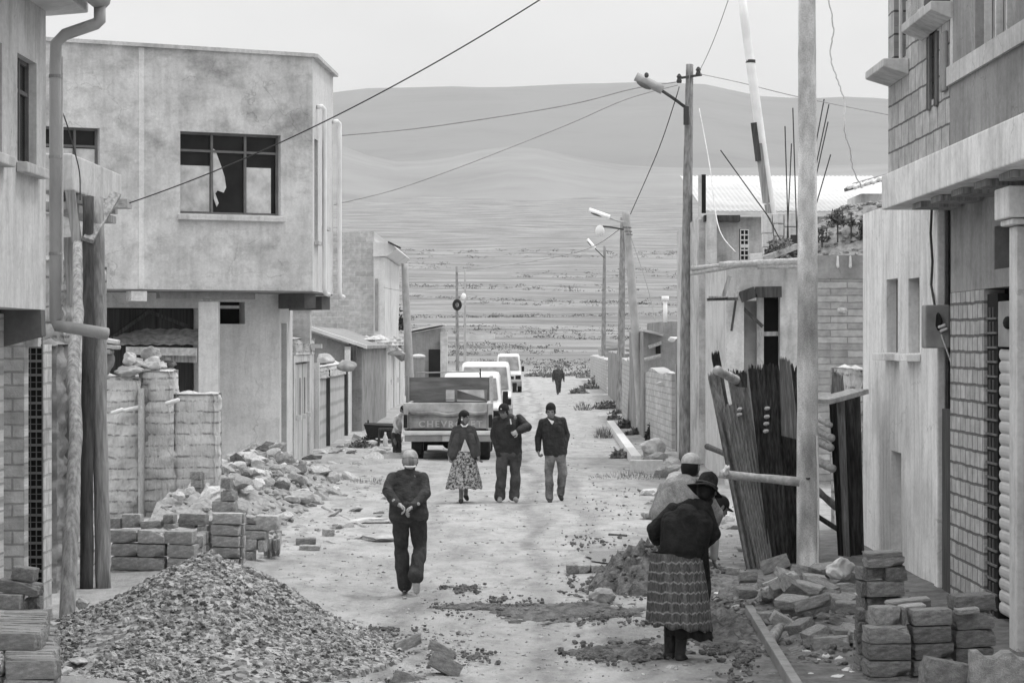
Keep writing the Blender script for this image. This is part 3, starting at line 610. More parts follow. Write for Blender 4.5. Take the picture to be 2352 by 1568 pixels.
mb = MB(); mb.bar(gf.P(hv[0], hv[3]-.1, -.1), gf.P(hv[2]-.1, hv[3]-.1, -.1), .1, .06); mb.build('vent_shelf', M['concrete'], bh)
mb = MB(); panel(mb, gs, 0, gs.L, -.05, ZB-.25, [(.42, -.05, .42+1.3, ZB-.6)], .25); mb.build('side_ground_wall', M['plaster_white'], bh)
mb = MB(); pbox(mb, gs, .42, 1.72, -.04, ZB-.62, -.26, -.2); mb.build('side_door', M['wood_dark'], bh)
mb = MB(); pbox(mb, gs, .5, 1.2, .1, ZB-.7, -.19, -.14)
mb.build('door_plank', M['wood_mid'], bh)
mb = MB(); a = gs.P(.05, 0, .05); b = sd_.P(.5, 0, -.1); c = sd_.P(sd_.L-.1, 0, -.1)
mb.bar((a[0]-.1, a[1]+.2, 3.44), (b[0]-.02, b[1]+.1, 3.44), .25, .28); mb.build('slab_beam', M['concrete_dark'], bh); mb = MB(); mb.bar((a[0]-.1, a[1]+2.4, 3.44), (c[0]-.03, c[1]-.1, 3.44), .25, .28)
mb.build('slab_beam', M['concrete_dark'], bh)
u0_, _ = fr.uv(302, 670); u1_, _ = fr.uv(338, 670); mb = MB(); pbox(mb, fr, u0_, u1_, ZB-.22, ZB-.035, -.3, -.005); mb.build('column_stub', M['plaster_mid'], bh)
pw = thing('concrete_post', 'bare square concrete post with rebar sticking out, before the garage door', 'post', W(478, 0, 46.0)*1)
pw.location = (at(478, 46), 46, 0)
mb = MB(); mb.box(at(455.5, 46), at(501, 46), 46, 46.3, 0, zt(692, 46)); mb.build('shaft', M['plaster_low'], pw, bevel=.015)
for x, h in ((468, 34), (480, 15), (493, 30)):
    mb = MB(); mb.tube([W(x, 694, 46.1), W(x-.5, 694-h, 46.1)], .008, 6); mb.build('rebar', M['concrete'], pw)
mb = MB(); n = 28; r0, r1 = [], []
for i in range(n+1):
    t = i/n; wv = .012*math.cos(i*math.pi/2); x = 248+(458-248)*t
    r0.append(Vector((at(x, 46.9), 46.9, zt(755, 46.9)+wv))); r1.append(Vector((at(268+(458-268)*t, 46.3), 46.3, zt(790, 46.3)+wv)))
mb.v = [tuple(p) for p in r0+r1]+[(p.x, p.y, p.z-.012) for p in r0+r1]; m_ = n+1
mb.f = [(i, i+1, m_+i+1, m_+i) for i in range(n)]+[(2*m_+i, 3*m_+i, 3*m_+i+1, 2*m_+i+1) for i in range(n)]+[(m_+i, m_+i+1, 3*m_+i+1, 3*m_+i) for i in range(n)]
M['awning'] = mat('stained_awning', .3, .4, 9, bump=.2)
mb.build('awning', M['awning'], bh, smooth=True)
# scratched writing on the plaster
def strokes(pl, lst, r, off=.004):
    mb = MB()
    for ln in lst:
        pts = [pl.P(*pl.uv(x, y), off) for x, y in ln]
        for a, b in zip(pts, pts[1:]): mb.bar(a, b, r*2, .004, tuple(pl.N))
    return mb
for ln_ in [[(513, 912), (517, 893), (523, 910), (527, 890)], [(531, 890), (532, 908), (539, 910), (541, 890)], [(556, 888), (547, 891), (553, 900), (546, 908)], [(560, 909), (567, 887), (574, 905)], [(560, 900), (571, 899)],
                  [(524, 925), (537, 924), (525, 942), (538, 943)], [(545, 926), (541, 936), (547, 943), (555, 934), (549, 925), (545, 926)], [(562, 943), (560, 926), (572, 941), (573, 924)], [(556, 872), (562, 862), (585, 866), (592, 884)], [(588, 905), (600, 880), (606, 892)]]:
    strokes(gf, [ln_], .006).build('scratched_letter', M['plaster_white'], bh)
for ln_ in [[(570, 788), (566, 812), (562, 836), (566, 858)], [(589, 868), (590, 882)]]: strokes(gf, [ln_], .012).build('whitewash_drip', M['plaster_white'], bh)
ua, _ = fr.uv(318, 300); ub, _ = fr.uv(331, 300)
mb = MB(); pbox(mb, fr, ua, ub, ZB+.01, ZT-.01, .001, .012); mb.build('pilaster', M['plaster_low'], bh, bevel=.004)
mb = MB(); pbox(mb, fr, fr.uv(380, 300)[0], fr.uv(600, 300)[0], ZB-.16, ZB-.035, -.5, -.3); mb.build('ragged_plaster', M['plaster_dark'], bh)
# ------------------------------------------------------------------ left: low houses down the street
def wallbody(mb, pl, u0, u1, z0, z1, holes, d=.2, thick=3): panel(mb, pl, u0, u1, z0, z1, holes, d)
FX = -4.62
def sy(x): return FX*F/(x-1176)
lh = thing('gate_house', 'low adobe house with pale double metal gate beside the two storey house', 'house', (-4.9, 53.5, 0))
pl = PL((FX, 51.25), (FX, 56.4))
mb = MB(); panel(mb, pl, 0, pl.L, -.05, 2.35, [(.35, 0, 3.95, 2.2)], .15); mb.box(-6.2, FX-.16, 51.26, 56.38, -.05, 2.34); mb.build('wall', M['plaster_pale'], lh)
for k, (a, b) in enumerate(((.4, 1.45), (1.6, 2.55), (2.75, 3.9))):
    mb = MB(); pbox(mb, pl, a, b, .05, 2.15, -.14, -.05); d_ = mb.build('gate_leaf', M['door_pale'], lh)
    mb = MB(); pbox(mb, pl, b-.35, b-.2, .95, 1.05, -.049, .06); mb.build('handle', M['plaster_white'], d_)
    mb = MB(); pbox(mb, pl, a+.25, a+.45, .95, 1.85, -.048, -.03); mb.build('slot', M['metal_mid'], d_)
mb = MB(); rough_block(mb, -5.9, FX+.03, 51.3, 56.3, 2.36, lambda x: 2.72, amp=.06, row=.3, seed=21, step=.15); mb.build('parapet', M['adobe'], lh, smooth=True)
mb = MB(); mb.box(at(672, 53), at(712, 53), 53, 53.4, 2.6, zt(712, 53)); p_ = mb.build('chimney_pier', M['plaster_mid'], lh)
mb = MB(); mb.box(at(669, 53), at(716, 53), 52.95, 53.45, zt(711.5, 53), zt(704, 53)); mb.build('cap', M['plaster_white'], p_)
mb = MB(); mb.box(at(716, 55), at(738, 55), 55, 55.3, 2.5, zt(790, 55)); mb.build('parapet_block', M['plaster_mid'], lh)
# roller gate wall
rg = thing('roller_gate', 'pale ribbed street gate with two dark uprights beneath an earth topped wall', 'gate', (FX, 62, 0))
pl = PL((FX, 56.6), (FX, 67.6))
M['ribbed'] = None
def ribbed():
    m, nt, b = newmat('ribbed_gate', .85, .2); v = vec(nt); sp = nt.nodes.new("ShaderNodeSeparateXYZ"); nt.links.new(v, sp.inputs[0])
    w = nd(nt, "ShaderNodeTexWave", Scale=.9, Distortion=.6); w.bands_direction = 'Z'; nt.links.new(v, w.inputs['Vector'])
    o = mth(nt, 'MULTIPLY', mrange(nt, w.outputs['Fac'], 0, .35, .36, .52), mrange(nt, noi(nt, v, 2, 6), .3, .7, .85, 1.1)); nt.links.new(o, b.inputs['Base Color']); return m
M['ribbed'] = ribbed()
mb = MB(); pbox(mb, pl, 0, 11, -.05, 1.75, -.3, 0); mb.build('gate_panel', M['ribbed'], rg)
for u in (3.6, 10.1):
    mb = MB(); pbox(mb, pl, 11-u-.07, 11-u+.07, 0, 1.95, .002, .09) if pl.U.y < 0 else pbox(mb, pl, u-.07, u+.07, 0, 1.95, .002, .09); mb.build('upright', M['wood_dark'], rg)
mb = MB(); mb.box(FX, FX+.12, 56.45, 56.6, -.05, 2.15); mb.build('jamb', M['plaster_white'], rg)
mb = MB(); rough_block(mb, -5.2, FX+.06, 56.6, 67.5, 1.76, lambda x: 2.05, amp=.07, row=.4, seed=31, step=.2); mb.build('earth_top', M['adobe'], rg, smooth=True)
for x, y, w, h, l in ((745, 818, 40, 30, 'big pale sack lying on the roller gate wall'), (793, 832, 30, 28, 'leaning pale slab on top of the roller gate wall')):
    mb = MB(); s = 60/F; rock(mb, W(x, y+8, 60), w*s/2*1.2, .3, h*s/2, sub=3, rough=.15); single(mb, 'roof_stone', M['stone'], l, 'stone', smooth=True, group='stones on the gate wall')
# small house with sloping roof
sh = thing('lean_to_house', 'small house with pale sloping roof edge falling towards the street', 'house', (-5.2, 74, 0))
mb = MB(); Yh = 69.5
mb.prism([(at(700, Yh), -.05), (at(836, Yh)-.08, -.05), (at(836, Yh)-.08, zt(800, Yh)), (at(700, Yh), zt(756, Yh))], 'y', Yh+.3, Yh+14); mb.build('wall', M['plaster_dark'], sh)
mb = MB(); mb.prism([(at(708, Yh), zt(757, Yh)), (at(842, Yh), zt(801, Yh)), (at(842, Yh), zt(794, Yh)), (at(708, Yh), zt(749, Yh))], 'y', Yh+.32, Yh+14.5); mb.build('roof', M['plaster_dark'], sh)
mb = MB(); mb.prism([(at(708, Yh), zt(757, Yh)), (at(842, Yh), zt(801, Yh)), (at(842, Yh), zt(793, Yh)), (at(708, Yh), zt(748, Yh))], 'y', Yh-.05, Yh+.31); mb.build('verge', M['metal_pale'], sh)
mb = MB(); mb.prism([(at(712, Yh), zt(763, Yh)), (at(800, Yh), zt(791, Yh)), (at(800, Yh), zt(788, Yh)), (at(712, Yh), zt(759.5, Yh))], 'y', Yh+.1, Yh+.3); mb.build('fascia', M['wood_pale'], sh)
mb = MB(); mb.box(FX-.1, FX+.02, 68.2, 69.3, 0, 2.4); mb.build('street_pier', M['plaster_white'], sh)
mb = MB(); mb.box(at(806, 69), at(818, 69), 68.9, 69.2, 1.9, 2.55); mb.build('beam_end', M['wood_dark'], sh)
# tall block house behind
tb = thing('block_house', 'tall unplastered concrete block house with a pale corner column', 'house', (-6.4, 90, 0))
mb = MB(); mb.box(at(640, 89), at(860, 89), 89, 100, -.05, zt(532, 89)); mb.build('wall', M['brick_far'], tb)
mb = MB(); mb.box(at(858, 88.8), at(884, 88.8), 88.8, 100.2, -.05, zt(590, 88.8)); mb.build('corner_column', M['plaster_white'], tb)
mb = MB(); mb.box(at(861, 88.7), at(868, 88.7), 88.74, 88.78, zt(760, 88.7), zt(640, 88.7)); mb.build('cable_strip', M['metal_mid'], tb)
mb = MB(); mb.prism([(at(858, 88.8), zt(590, 88.8)), (at(890, 88.8), zt(588, 88.8)), (at(912, 88.8), zt(572, 88.8)), (at(900, 88.8), zt(560, 88.8)), (at(858, 88.8), zt(556, 88.8))], 'y', 88.6, 100.3); ev = mb.build('eave', M['plaster_white'], tb)
mb = MB(); mb.bar(W(892, 556, 88.5), W(920, 570, 88.5), .5, .06); mb.build('eave_tile', M['wood_dark'], ev)
# row of low adobe houses with doors
rw = thing('low_row_house', 'long low pale house front with narrow doors behind the parked pickup', 'house', (-4.9, 88, 0))
pl = PL((FX, 69.6), (FX, 104)); uu = (lambda Y: Y-69.6) if pl.U.y > 0 else (lambda Y: 104-Y)
doors = [(72.5, 75.5, 2.0), (79, 82, 2.3), (83, 86, 2.35), (92, 95, 2.1), (97.5, 100, 2.1)]
mb = MB(); hs_ = [hole(uu(a), uu(b), 0, h) for a, b, h in doors]
panel(mb, pl, 0, pl.L, -.05, 2.5, hs_, .2); mb.box(-6, FX-.21, 84.5, 104, -.05, 2.49); mb.build('wall', M['plaster_pale'], rw)
for i, h in enumerate(hs_):
    mb = MB(); pbox(mb, pl, h[0], h[2], h[1], h[3], -.2, -.1); d_ = mb.build('door', M['door_pale' if i != 3 else 'wood_mid'], rw)
    mb = MB(); pbox(mb, pl, (h[0]+h[2])/2-.1, (h[0]+h[2])/2+.1, .1, h[3]-.1, -.098, -.06); mb.build('post', M['metal_mid'], d_)
    mb = MB(); pbox(mb, pl, h[0]+.2, h[0]+.5, 1.0, 1.2, -.098, .04); mb.build('handle', M['plaster_white'], d_)
mb = MB(); rough_block(mb, -5.6, FX+.25, 77.5, 103.8, 2.5, lambda x: 2.72, amp=.12, row=.35, seed=41, step=.3); mb.build('roof_edge', M['adobe'], rw, smooth=True)
for x, y, Y, w, h, mm, l in ((852, 797, 86, 26, 22, 'stone_dark', 'dark lump on the low house roof by the corner column'), (884, 800, 88, 46, 20, 'stone', 'pale heap of stones on the low house roof'), (905, 806, 90, 30, 18, 'stone', 'smaller pale stones at the roof edge near the wood pole'), (858, 815, 80, 22, 20, 'stone_dark', 'black hollow stone under the low roof corner')):
    mb = MB(); s = Y/F; rock(mb, W(x, y, Y), w*s/2*1.2, .5, h*s/2*1.2, sub=3, rough=.5); single(mb, 'roof_stone', M[mm], l, 'stone', group='stones on the low roof')
mb = MB(); mb.tube([W(880, 765, 96), W(905, 795, 95), W(925, 818, 94)], [.16, .3, .2], 10, wob=.12); single(mb, 'adobe_slope', M['adobe_dark'], 'sloping earthen gable end running down to the wood pole', 'gable', smooth=True)
mb = MB(); leafball(mb, W(893, 745, 100), .55, 1.1, 260, .22, 3); leafball(mb, W(898, 755, 100), .75, .6, 260, .22, 5)
M['bush'] = mat('dark_bush', .035, .5, 8, bump=0)
single(mb, 'bush', M['bush'], 'dark bush growing between the block house column and the wood pole', 'bush', fixn=False)
# hut at the end of the row
ht = thing('hut', 'small adobe hut with pale roof edge at the far end of the left row', 'hut', (-4.8, 118, 0)); Yt = 116
mb = MB(); mb.prism([(at(930, Yt), -.05), (at(1014, Yt), -.05), (at(1014, Yt), zt(752, Yt)), (at(930, Yt), zt(768, Yt))], 'y', Yt, Yt+7); mb.build('wall', M['plaster_dark'], ht)
mb = MB(); mb.prism([(at(925, Yt), zt(764, Yt)), (at(1017, Yt), zt(746, Yt)), (at(1017, Yt), zt(742, Yt)), (at(925, Yt), zt(760, Yt))], 'y', Yt-.4, Yt+7.3); mb.build('roof', M['metal_pale'], ht)
mb = MB(); mb.box(at(985, Yt), at(1012, Yt), Yt-.3, Yt-.02, 0, zt(802, Yt)); mb.build('doorway', M['dark'], ht)
mb = MB(); mb.box(at(1012, Yt), at(1028, Yt), Yt-.35, Yt+.6, 0, zt(762, Yt)); mb.build('door_pier', M['plaster_mid'], ht)
mb = MB(); mb.box(at(948, 106), at(974, 106), 106, 106.5, 0, zt(822, 106)); pi_ = tag(mb.build('gate_pier', M['plaster_dark'], None, (at(961, 106), 106, 0)), 'dark gate pier with white rounded cap beside the wood pole', 'pier')
mb = MB(); mb.sph(W(961, 818, 106.2), .32, .3, .1, 12); mb.build('cap', M['plaster_white'], pi_, smooth=True)
# poles on the left
def pole(label, pts, r, m, name='utility_pole', grp='utility poles along the street'):
    mb = MB(); pts = [Vector(p) for p in pts]; k = 12; fine = []
    for a, b in zip(pts, pts[1:]): fine += [a.lerp(b, i/k) for i in range(k)]
    fine.append(pts[-1]); n = len(fine); mb.tube(fine, [r[0]+(r[1]-r[0])*i/(n-1) for i in range(n)], 14, wob=.03)
    root = thing(name, label, 'pole', Vector((fine[0].x, fine[0].y, 0)), grp); mb.build('shaft', M[m], root, smooth=True); return root
pole('weathered wood pole rising between the left roofs, forked at its top', [W(944, 945, 93), W(937, 780, 93), W(929, 605, 93)], (.19, .12), 'pale_pole')
tp = pole('thin far pole carrying a dark ring on its shaft', [W(1051, 870, 150), W(1049, 612, 150)], (.12, .07), 'lamp_pole')
mb = MB(); c = W(1050, 700, 149.7)
for k in range(20):
    a, b = 2*math.pi*k/20, 2*math.pi*(k+1)/20
    mb.capsule(c+Vector((math.cos(a)*.2, 0, math.sin(a)*.26)), .1, c+Vector((math.cos(b)*.2, 0, math.sin(b)*.26)), .1, 6)
mb.build('ring', M['tyre'], tp, smooth=True)
tp = pole('thinnest far pole with a white globe below its top', [W(1068, 868, 152), W(1068, 618, 152)], (.1, .06), 'pale_pole')
mb = MB(); mb.sph(W(1065, 680, 151.6), .15, .15, .19); mb.build('globe', M['pvc'], tp, smooth=True)
# ------------------------------------------------------------------ pickup truck seen from behind
pk = thing('pickup_truck', 'old battered pickup truck parked with its tailgate to the camera', 'truck', (at(1030, 54), 54, 0))
pk.location = (-1.43, 54.6, 0)
Y0 = 54.0
def bx(name, x0, x1, y0, y1, ya, yb, m, par=pk, bev=.015, Yp=None):
    Yq = Yp or ya; mb = MB(); mb.box(at(x0, Yq), at(x1, Yq), ya, yb, zt(y1, Yq), zt(y0, Yq)); return mb.build(name, M[m], par, bevel=bev)
M['truck'] = mat('faded_truck_paint', .3, .45, 4, rough=.55, bump=.05, big=.3)
M['truck_pale'] = mat('worn_truck_paint', .5, .3, 4, rough=.5, bump=.05)
M['chrome'] = mat('dull_bumper', .7, .12, 5, rough=.45, bump=.05)
M['under'] = mat('underbody', .02, .4, 6)
M['board_grey'] = mat('grey_board', .21, .35, 3, stretch=(.6, 1, 3), bump=.3)
# bed
mb = MB(); xl, xr = at(932, Y0), at(1126, Y0)
mb.box(xl, xl+.09, Y0+.05, Y0+2.35, .62, zt(926, Y0)); mb.build('bed_side', M['truck'], pk, bevel=.03)
mb = MB(); mb.box(xr-.09, xr, Y0+.05, Y0+2.35, .62, zt(926, Y0)); mb.build('bed_side', M['truck_pale'], pk, bevel=.03)
mb = MB(); mb.box(xl+.1, xr-.1, Y0+.06, Y0+2.3, .60, .68); mb.build('bed_floor', M['under'], pk)
tg = bx('tailgate', 939, 1119, 948, 984, Y0, Y0+.07, 'truck', bev=.02)
bx('upper_rail', 934, 1119, 925, 947, Y0-.005, Y0+.06, 'truck_pale', tg, .02)
bx('lower_lip', 934, 1121, 985.5, 988, Y0-.01, Y0+.06, 'under', tg, .004)
bx('tail_corner', 926.5, 938, 925, 984, Y0-.02, Y0+.1, 'truck_pale'); bx('tail_corner', 1120, 1132, 925, 986, Y0-.02, Y0+.1, 'truck_pale')
bx('tail_lamp', 927, 936, 952, 982, Y0-.05, Y0-.021, 'tyre', bev=.01); bx('tail_lamp', 1122, 1131, 952, 982, Y0-.05, Y0-.021, 'tyre', bev=.01)
mb = MB(); pts = []
for i in range(13):
    x = 942+(1117-942)*i/12; pts.append(W(x, 948+3*math.sin(i*1.3)*.6-4*abs(i-6)/6+3, Y0-.03))
mb.tube(pts, .045, 8); mb.build('dented_fold', M['truck'], tg, smooth=True)
mb = MB(); mb.box(at(950, Y0), at(1110, Y0), Y0-.018, Y0-.002, zt(983, Y0), zt(959, Y0)); mb.build('pressed_panel', M['truck'], tg, bevel=.006)
bx('bumper', 925, 1133, 989, 999, Y0-.16, Y0-.02, 'chrome', bev=.03)
bx('bumper_face', 929, 1130, 999.5, 1014, Y0-.12, Y0-.03, 'metal_mid', bev=.02); bx('number_plate', 1016, 1040, 1001, 1013, Y0-.14, Y0-.125, 'truck_pale', bev=.004)
# lettering on the tailgate
cu = bpy.data.curves.new('lettering', 'FONT'); cu.body = "CHEVROLET"; cu.size = .2; cu.extrude = .004; cu.align_x = 'CENTER'; cu.space_character = 1.28; cu.offset = .004
to = bpy.data.objects.new('lettering', cu); COL.objects.link(to); bpy.context.view_layer.update()
me = bpy.data.meshes.new_from_object(to.evaluated_get(bpy.context.evaluated_depsgraph_get())); COL.objects.unlink(to); bpy.data.objects.remove(to)
xs = [v.co.x for v in me.vertices]; k = (at(1108, Y0)-at(962, Y0))/(max(xs)-min(xs)); cxm = (max(xs)+min(xs))/2
for v in me.vertices: v.co = Vector(((v.co.x-cxm)*k+at(1035, Y0), Y0-.024-v.co.z, zt(980, Y0)+v.co.y*.98))-Vector(pk.location)
me.materials.append(M['truck_pale']); lo = bpy.data.objects.new('lettering', me); COL.objects.link(lo); lo.parent = tg
# headboard with opening, cab beyond
Yb = Y0+2.4; hb = PL((at(936, Yb), Yb), (at(1132, Yb), Yb))
a = hb.uv(1024, 921); b = hb.uv(1118, 895); mb = MB(); panel(mb, hb, 0, hb.L, .66, zt(866, Yb), [(a[0], a[1], b[0], b[1])], .05)
bd = mb.build('headboard', M['board_grey'], pk, fixn=False)
mb = MB()
for x in (937, 1129): mb.box(at(x, Yb)-.035, at(x, Yb)+.035, Yb-.07, Yb-.005, .65, zt(863, Yb))
mb.v = mb.v[:8]; mb.f = mb.f[:6]; mb.build('post', M['wood_mid'], bd)
mb = MB(); mb.box(at(1129, Yb)-.05, at(1129, Yb)+.04, Yb-.09, Yb-.005, .65, zt(863, Yb)); mb.build('post', M['plaster_white'], bd)
mb = MB(); mb.box(at(1047, Yb)-.03, at(1047, Yb)+.03, Yb-.03, Yb-.003, a[1], b[1]); mb.build('mullion', M['board_grey'], bd)
mb = MB(); mb.prism([(at(1050, Yb), zt(896, Yb)), (at(1116, Yb), zt(917, Yb)), (at(1116, Yb), zt(921, Yb)), (at(1050, Yb), zt(916, Yb))], 'y', Yb+.07, Yb+.3); mb.build('tarpaulin', M['board_grey'], bd)
mb = MB(); zr = zt(858, Yb)
mb.tube([W(955, 868, Yb+.6), W(956, 856, Yb+.6), W(1100, 853, Yb+.6), W(1104, 866, Yb+.6)], .015, 6); mb.build('roof_rack', M['metal_mid'], pk)
mb = MB(); mb.bar(W(1103.5, 866, Yb+.5), W(1103, 846, Yb+.5), .03, .03); mb.build('aerial', M['tyre'], pk)
mb = MB(); X0, X1 = -1.43-.9, -1.43+.9
mb.box(X0, X1, Yb+.15, Yb+1.6, .55, 1.15); mb.box(X0+.03, X1-.03, Yb+1.6, Yb+2.9, .55, 1.02); mb.build('cab', M['truck_pale'], pk, bevel=.05)
mb = MB()
for x in (X0+.06, X1-.06): mb.bar((x, Yb+.2, 1.1), (x*.97-.043, Yb+.3, 1.66), .09, .09); mb.bar((x, Yb+1.6, 1.1), (x*.97-.043, Yb+1.2, 1.66), .07, .07)
mb.box(X0+.08, X1-.08, Yb+.25, Yb+1.25, 1.64, 1.7); mb.build('cab_roof', M['truck_pale'], pk)
for xx, y1 in ((-2.13, Y0+.6), (-.62, Y0+.6), (-2.18, Yb+2.2), (-.6, Yb+2.2)):
    mb = MB(); mb.tube([(xx-.13, y1, .37), (xx-.1, y1, .37), (xx+.1, y1, .37), (xx+.13, y1, .37)], [.33, .39, .39, .33], 24); wh = mb.build('wheel', M['tyre'], pk, smooth=False)
    mb = MB(); mb.tube([(xx-.135, y1, .37), (xx+.135, y1, .37)], .17, 16); mb.build('rim', M['metal_mid'], wh)
mb = MB(); mb.tube([(-2.2, Y0+.6, .38), (-.55, Y0+.6, .38)], .07, 8); mb.sph((-1.42, Y0+.6, .38), .16); mb.build('axle', M['under'], pk)
mb = MB(); mb.box(-2.25, -.6, Y0+.05, Yb+2.6, .42, .58); mb.build('chassis', M['under'], pk)
# ------------------------------------------------------------------ vans
def van(label, cx, Y, w, h, side=1):
    L = 4.3; rt = thing('van', label, 'van', (cx, Y, 0), 'white vans parked behind the pickup')
    # profile across the street axis: front towards the camera, windscreen sloping back
    prof = [(0, .35), (0, .95), (.25, 1.1), (.75, h-.12), (1.15, h-.02), (L-.25, h), (L, h-.25), (L, .35)]
    mb = MB(); n = len(prof); ins = lambda z: max(0, (z-1.0)*.11)
    def ring(s): return [(cx+s*(w/2-ins(z)), Y+y, z) for y, z in prof]
    mb.add(ring(-1)+ring(1), [tuple(range(n)), tuple(range(2*n-1, n-1, -1))]+[(i, i+n, (i+1) % n+n, (i+1) % n) for i in range(n)])
    body = mb.build('body', M['white_paint'], rt, bevel=.13)
    for p in body.data.polygons: p.use_smooth = False
    def on(s, y, z): return (cx+s*(w/2-ins(z)+.006), Y+y, z)
    t0, t1 = .07, .94; yy = lambda t: .25+.5*t; z_ = lambda t: 1.1+(h-.12-1.1)*t
    mb = MB(); q = []
    for s, t in ((-1, t0), (1, t0), (1, t1), (-1, t1)): q.append(Vector((cx+s*(w/2-ins(z_(t))-.1), Y+yy(t)-.02, z_(t)+.012)))
    mb.hexa([p for p in q]+[p+Vector((0, -.012, .008)) for p in q]); mb.build('windscreen', M['car_glass'], rt)
    for s in (-1, 1):
        for a, b in ((.75, 1.55), (1.65, 2.8), (2.9, 3.95)):
            off = .32 if a < 1 else 0
            p = [on(s, a, 1.12), on(s, b, 1.12), on(s, b, h-.22), on(s, a+off, h-.22)]
            mb = MB(); mb.hexa([Vector(v_)-Vector((s*.03, 0, 0)) for v_ in p]+[Vector(v_) for v_ in p]); mb.build('side_window', M['car_glass'], rt)
        mb = MB(); mb.box(cx+s*(w/2+.02)-.02, cx+s*(w/2+.14), Y+.55, Y+.7, 1.08, 1.36)
        if s < 0: mb = MB(); mb.box(cx-w/2-.14, cx-w/2, Y+.55, Y+.7, 1.08, 1.36)
        mb.build('mirror', M['tyre'], rt, bevel=.02)
        mb = MB(); x = cx+s*(w/2-.18); mb.box(x-.14, x+.14, Y-.02, Y+.02, .68, .88); mb.build('headlight', M['glass'], rt, bevel=.015)
        for yw in (.75, 3.4):
            mb = MB(); x = cx+s*(w/2-.1); mb.tube([(x-.11, Y+yw, .31), (x+.11, Y+yw, .31)], .31, 20); wh = mb.build('wheel', M['tyre'], rt)
            mb = MB(); mb.tube([(x-.115, Y+yw, .31), (x+.115, Y+yw, .31)], .17, 14); mb.build('rim', M['metal_mid'], wh)
    mb = MB(); mb.box(cx-w/2-.01, cx+w/2+.01, Y-.07, Y-.005, .32, .58); mb.build('bumper', M['metal_mid'], rt, bevel=.02)
    mb = MB(); mb.box(cx-w/2+.4, cx+w/2-.4, Y-.02, Y-.003, .68, .84); mb.build('grille', M['tyre'], rt)
    return rt
van('lower white van showing just past the right edge of the pickup', at(1082, 62), 62, 1.62, 1.84)
van('taller white van in the middle, with a dark door mirror', at(1114, 75), 75, 1.7, 2.0)
van('farthest white van, alone beyond the others at the street end', at(1168, 126), 126, 1.36, 2.0)
# ------------------------------------------------------------------ beside the pickup: barrow, stool, bottle
wb = thing('wheelbarrow', 'dark metal barrow tray propped against the left house row', 'wheelbarrow', (at(868, 60), 60, 0)); Yw = 62
mb = MB(); mb.hexa([W(845, 1005, Yw), W(900, 1008, Yw), W(905, 1002, Yw+.7), W(850, 1000, Yw+.7), W(835, 974, Yw-.1), W(918, 978, Yw-.1), W(922, 972, Yw+1), W(838, 970, Yw+1)]); mb.build('tray', M['tyre'], wb, bevel=.02)
mb = MB(); mb.tube([(at(850, Yw+.3), Yw+.2, .22), (at(850, Yw+.3)+.1, Yw+.2, .22)], .22, 16); mb.build('wheel', M['tyre'], wb)
for x in (843, 905): mb = MB(); mb.bar((at(x, Yw), Yw+.5, 0), (at(x, Yw), Yw+.5, .62), .04, .04); mb.build('leg', M['wood_dark'], wb)
st = thing('stool', 'little dark stool before the barrow with a pale bottle on its rail', 'stool', (at(884, 60), 60, 0)); Ys = 60.3
mb = MB(); mb.box(at(869, Ys), at(901, Ys), Ys, Ys+.3, .44, .48); mb.build('seat', M['wood_dark'], st)
for x, dx in ((871, -3), (899, 3)):
    for yy in (Ys+.03, Ys+.27): mb = MB(); mb.bar((at(x+dx, Ys), yy, 0), (at(x, Ys), yy, .44), .04, .04); mb.build('leg', M['wood_dark'], st)
mb = MB(); mb.box(at(869, Ys), at(901, Ys), Ys-.01, Ys+.02, .14, .17); mb.build('rail', M['wood_dark'], st)
mb = MB(); mb.lathe((at(885, 60.1), 60.1, .01), [(.05, 0), (.06, .02), (.06, .25), (.025, .33), (.025, .39)], 12); single(mb, 'bottle', M['plaster_white'], 'pale bottle standing at the dark stool', 'bottle', smooth=True)
# ------------------------------------------------------------------ right: near house with overhanging upper floor
rh = thing('brick_house', 'unfinished brick and plaster house with jutting upper floor at the right frame edge', 'house', (4.6, 24, 0))
RX, GX = 4.0, 4.5
def Yx(X, x): return X*F/(x-1176)
ru = PL((RX, 16), (RX, 25.7))
rv = (lambda Y: Y-16) if ru.U.y > 0 else (lambda Y: 25.7-Y)
ZS = 4.42
sp_ = 22.1
o1 = hole(rv(25.32), rv(24.55), 5.55, 6.6); o2 = hole(rv(23.35), rv(22.45), 5.78, 6.6); o3 = hole(rv(23.2), rv(22.75), 4.95, 5.62)
mb = MB(); panel(mb, ru, min(rv(25.7), rv(sp_)), max(rv(25.7), rv(sp_)), ZS, 7.2, [o1, o2, o3], .14); mb.build('upper_brick_wall', M['hollow_up'], rh)
ow = hole(rv(20.9), rv(19.35), 5.16, 6.7)
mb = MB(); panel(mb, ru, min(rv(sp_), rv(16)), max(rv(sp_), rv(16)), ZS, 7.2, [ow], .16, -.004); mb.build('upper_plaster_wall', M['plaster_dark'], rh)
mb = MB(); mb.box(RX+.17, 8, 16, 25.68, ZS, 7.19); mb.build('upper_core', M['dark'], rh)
mb = MB(); mb.box(RX+.14, 8, 25.55, 25.69, ZS, 7.19); mb.build('end_wall', M['plaster_dark'], rh)
mb = MB(); pbox(mb, ru, min(rv(sp_), rv(16)), max(rv(sp_), rv(16)), 4.98, 5.15, .0, .03); mb.build('sill_band', M['concrete'], rh)
mb = MB(); pbox(mb, ru, rv(21.98)-.02, rv(21.98)+.02, 5.16, 7.2, -.01, .012); mb.build('edge_trim', M['plaster_right'], rh)
mb = MB(); pbox(mb, ru, ow[0], ow[2], ow[1], ow[3], -.165, -.145); wi = mb.build('window', M['metal_mid'], rh)
mb = MB()
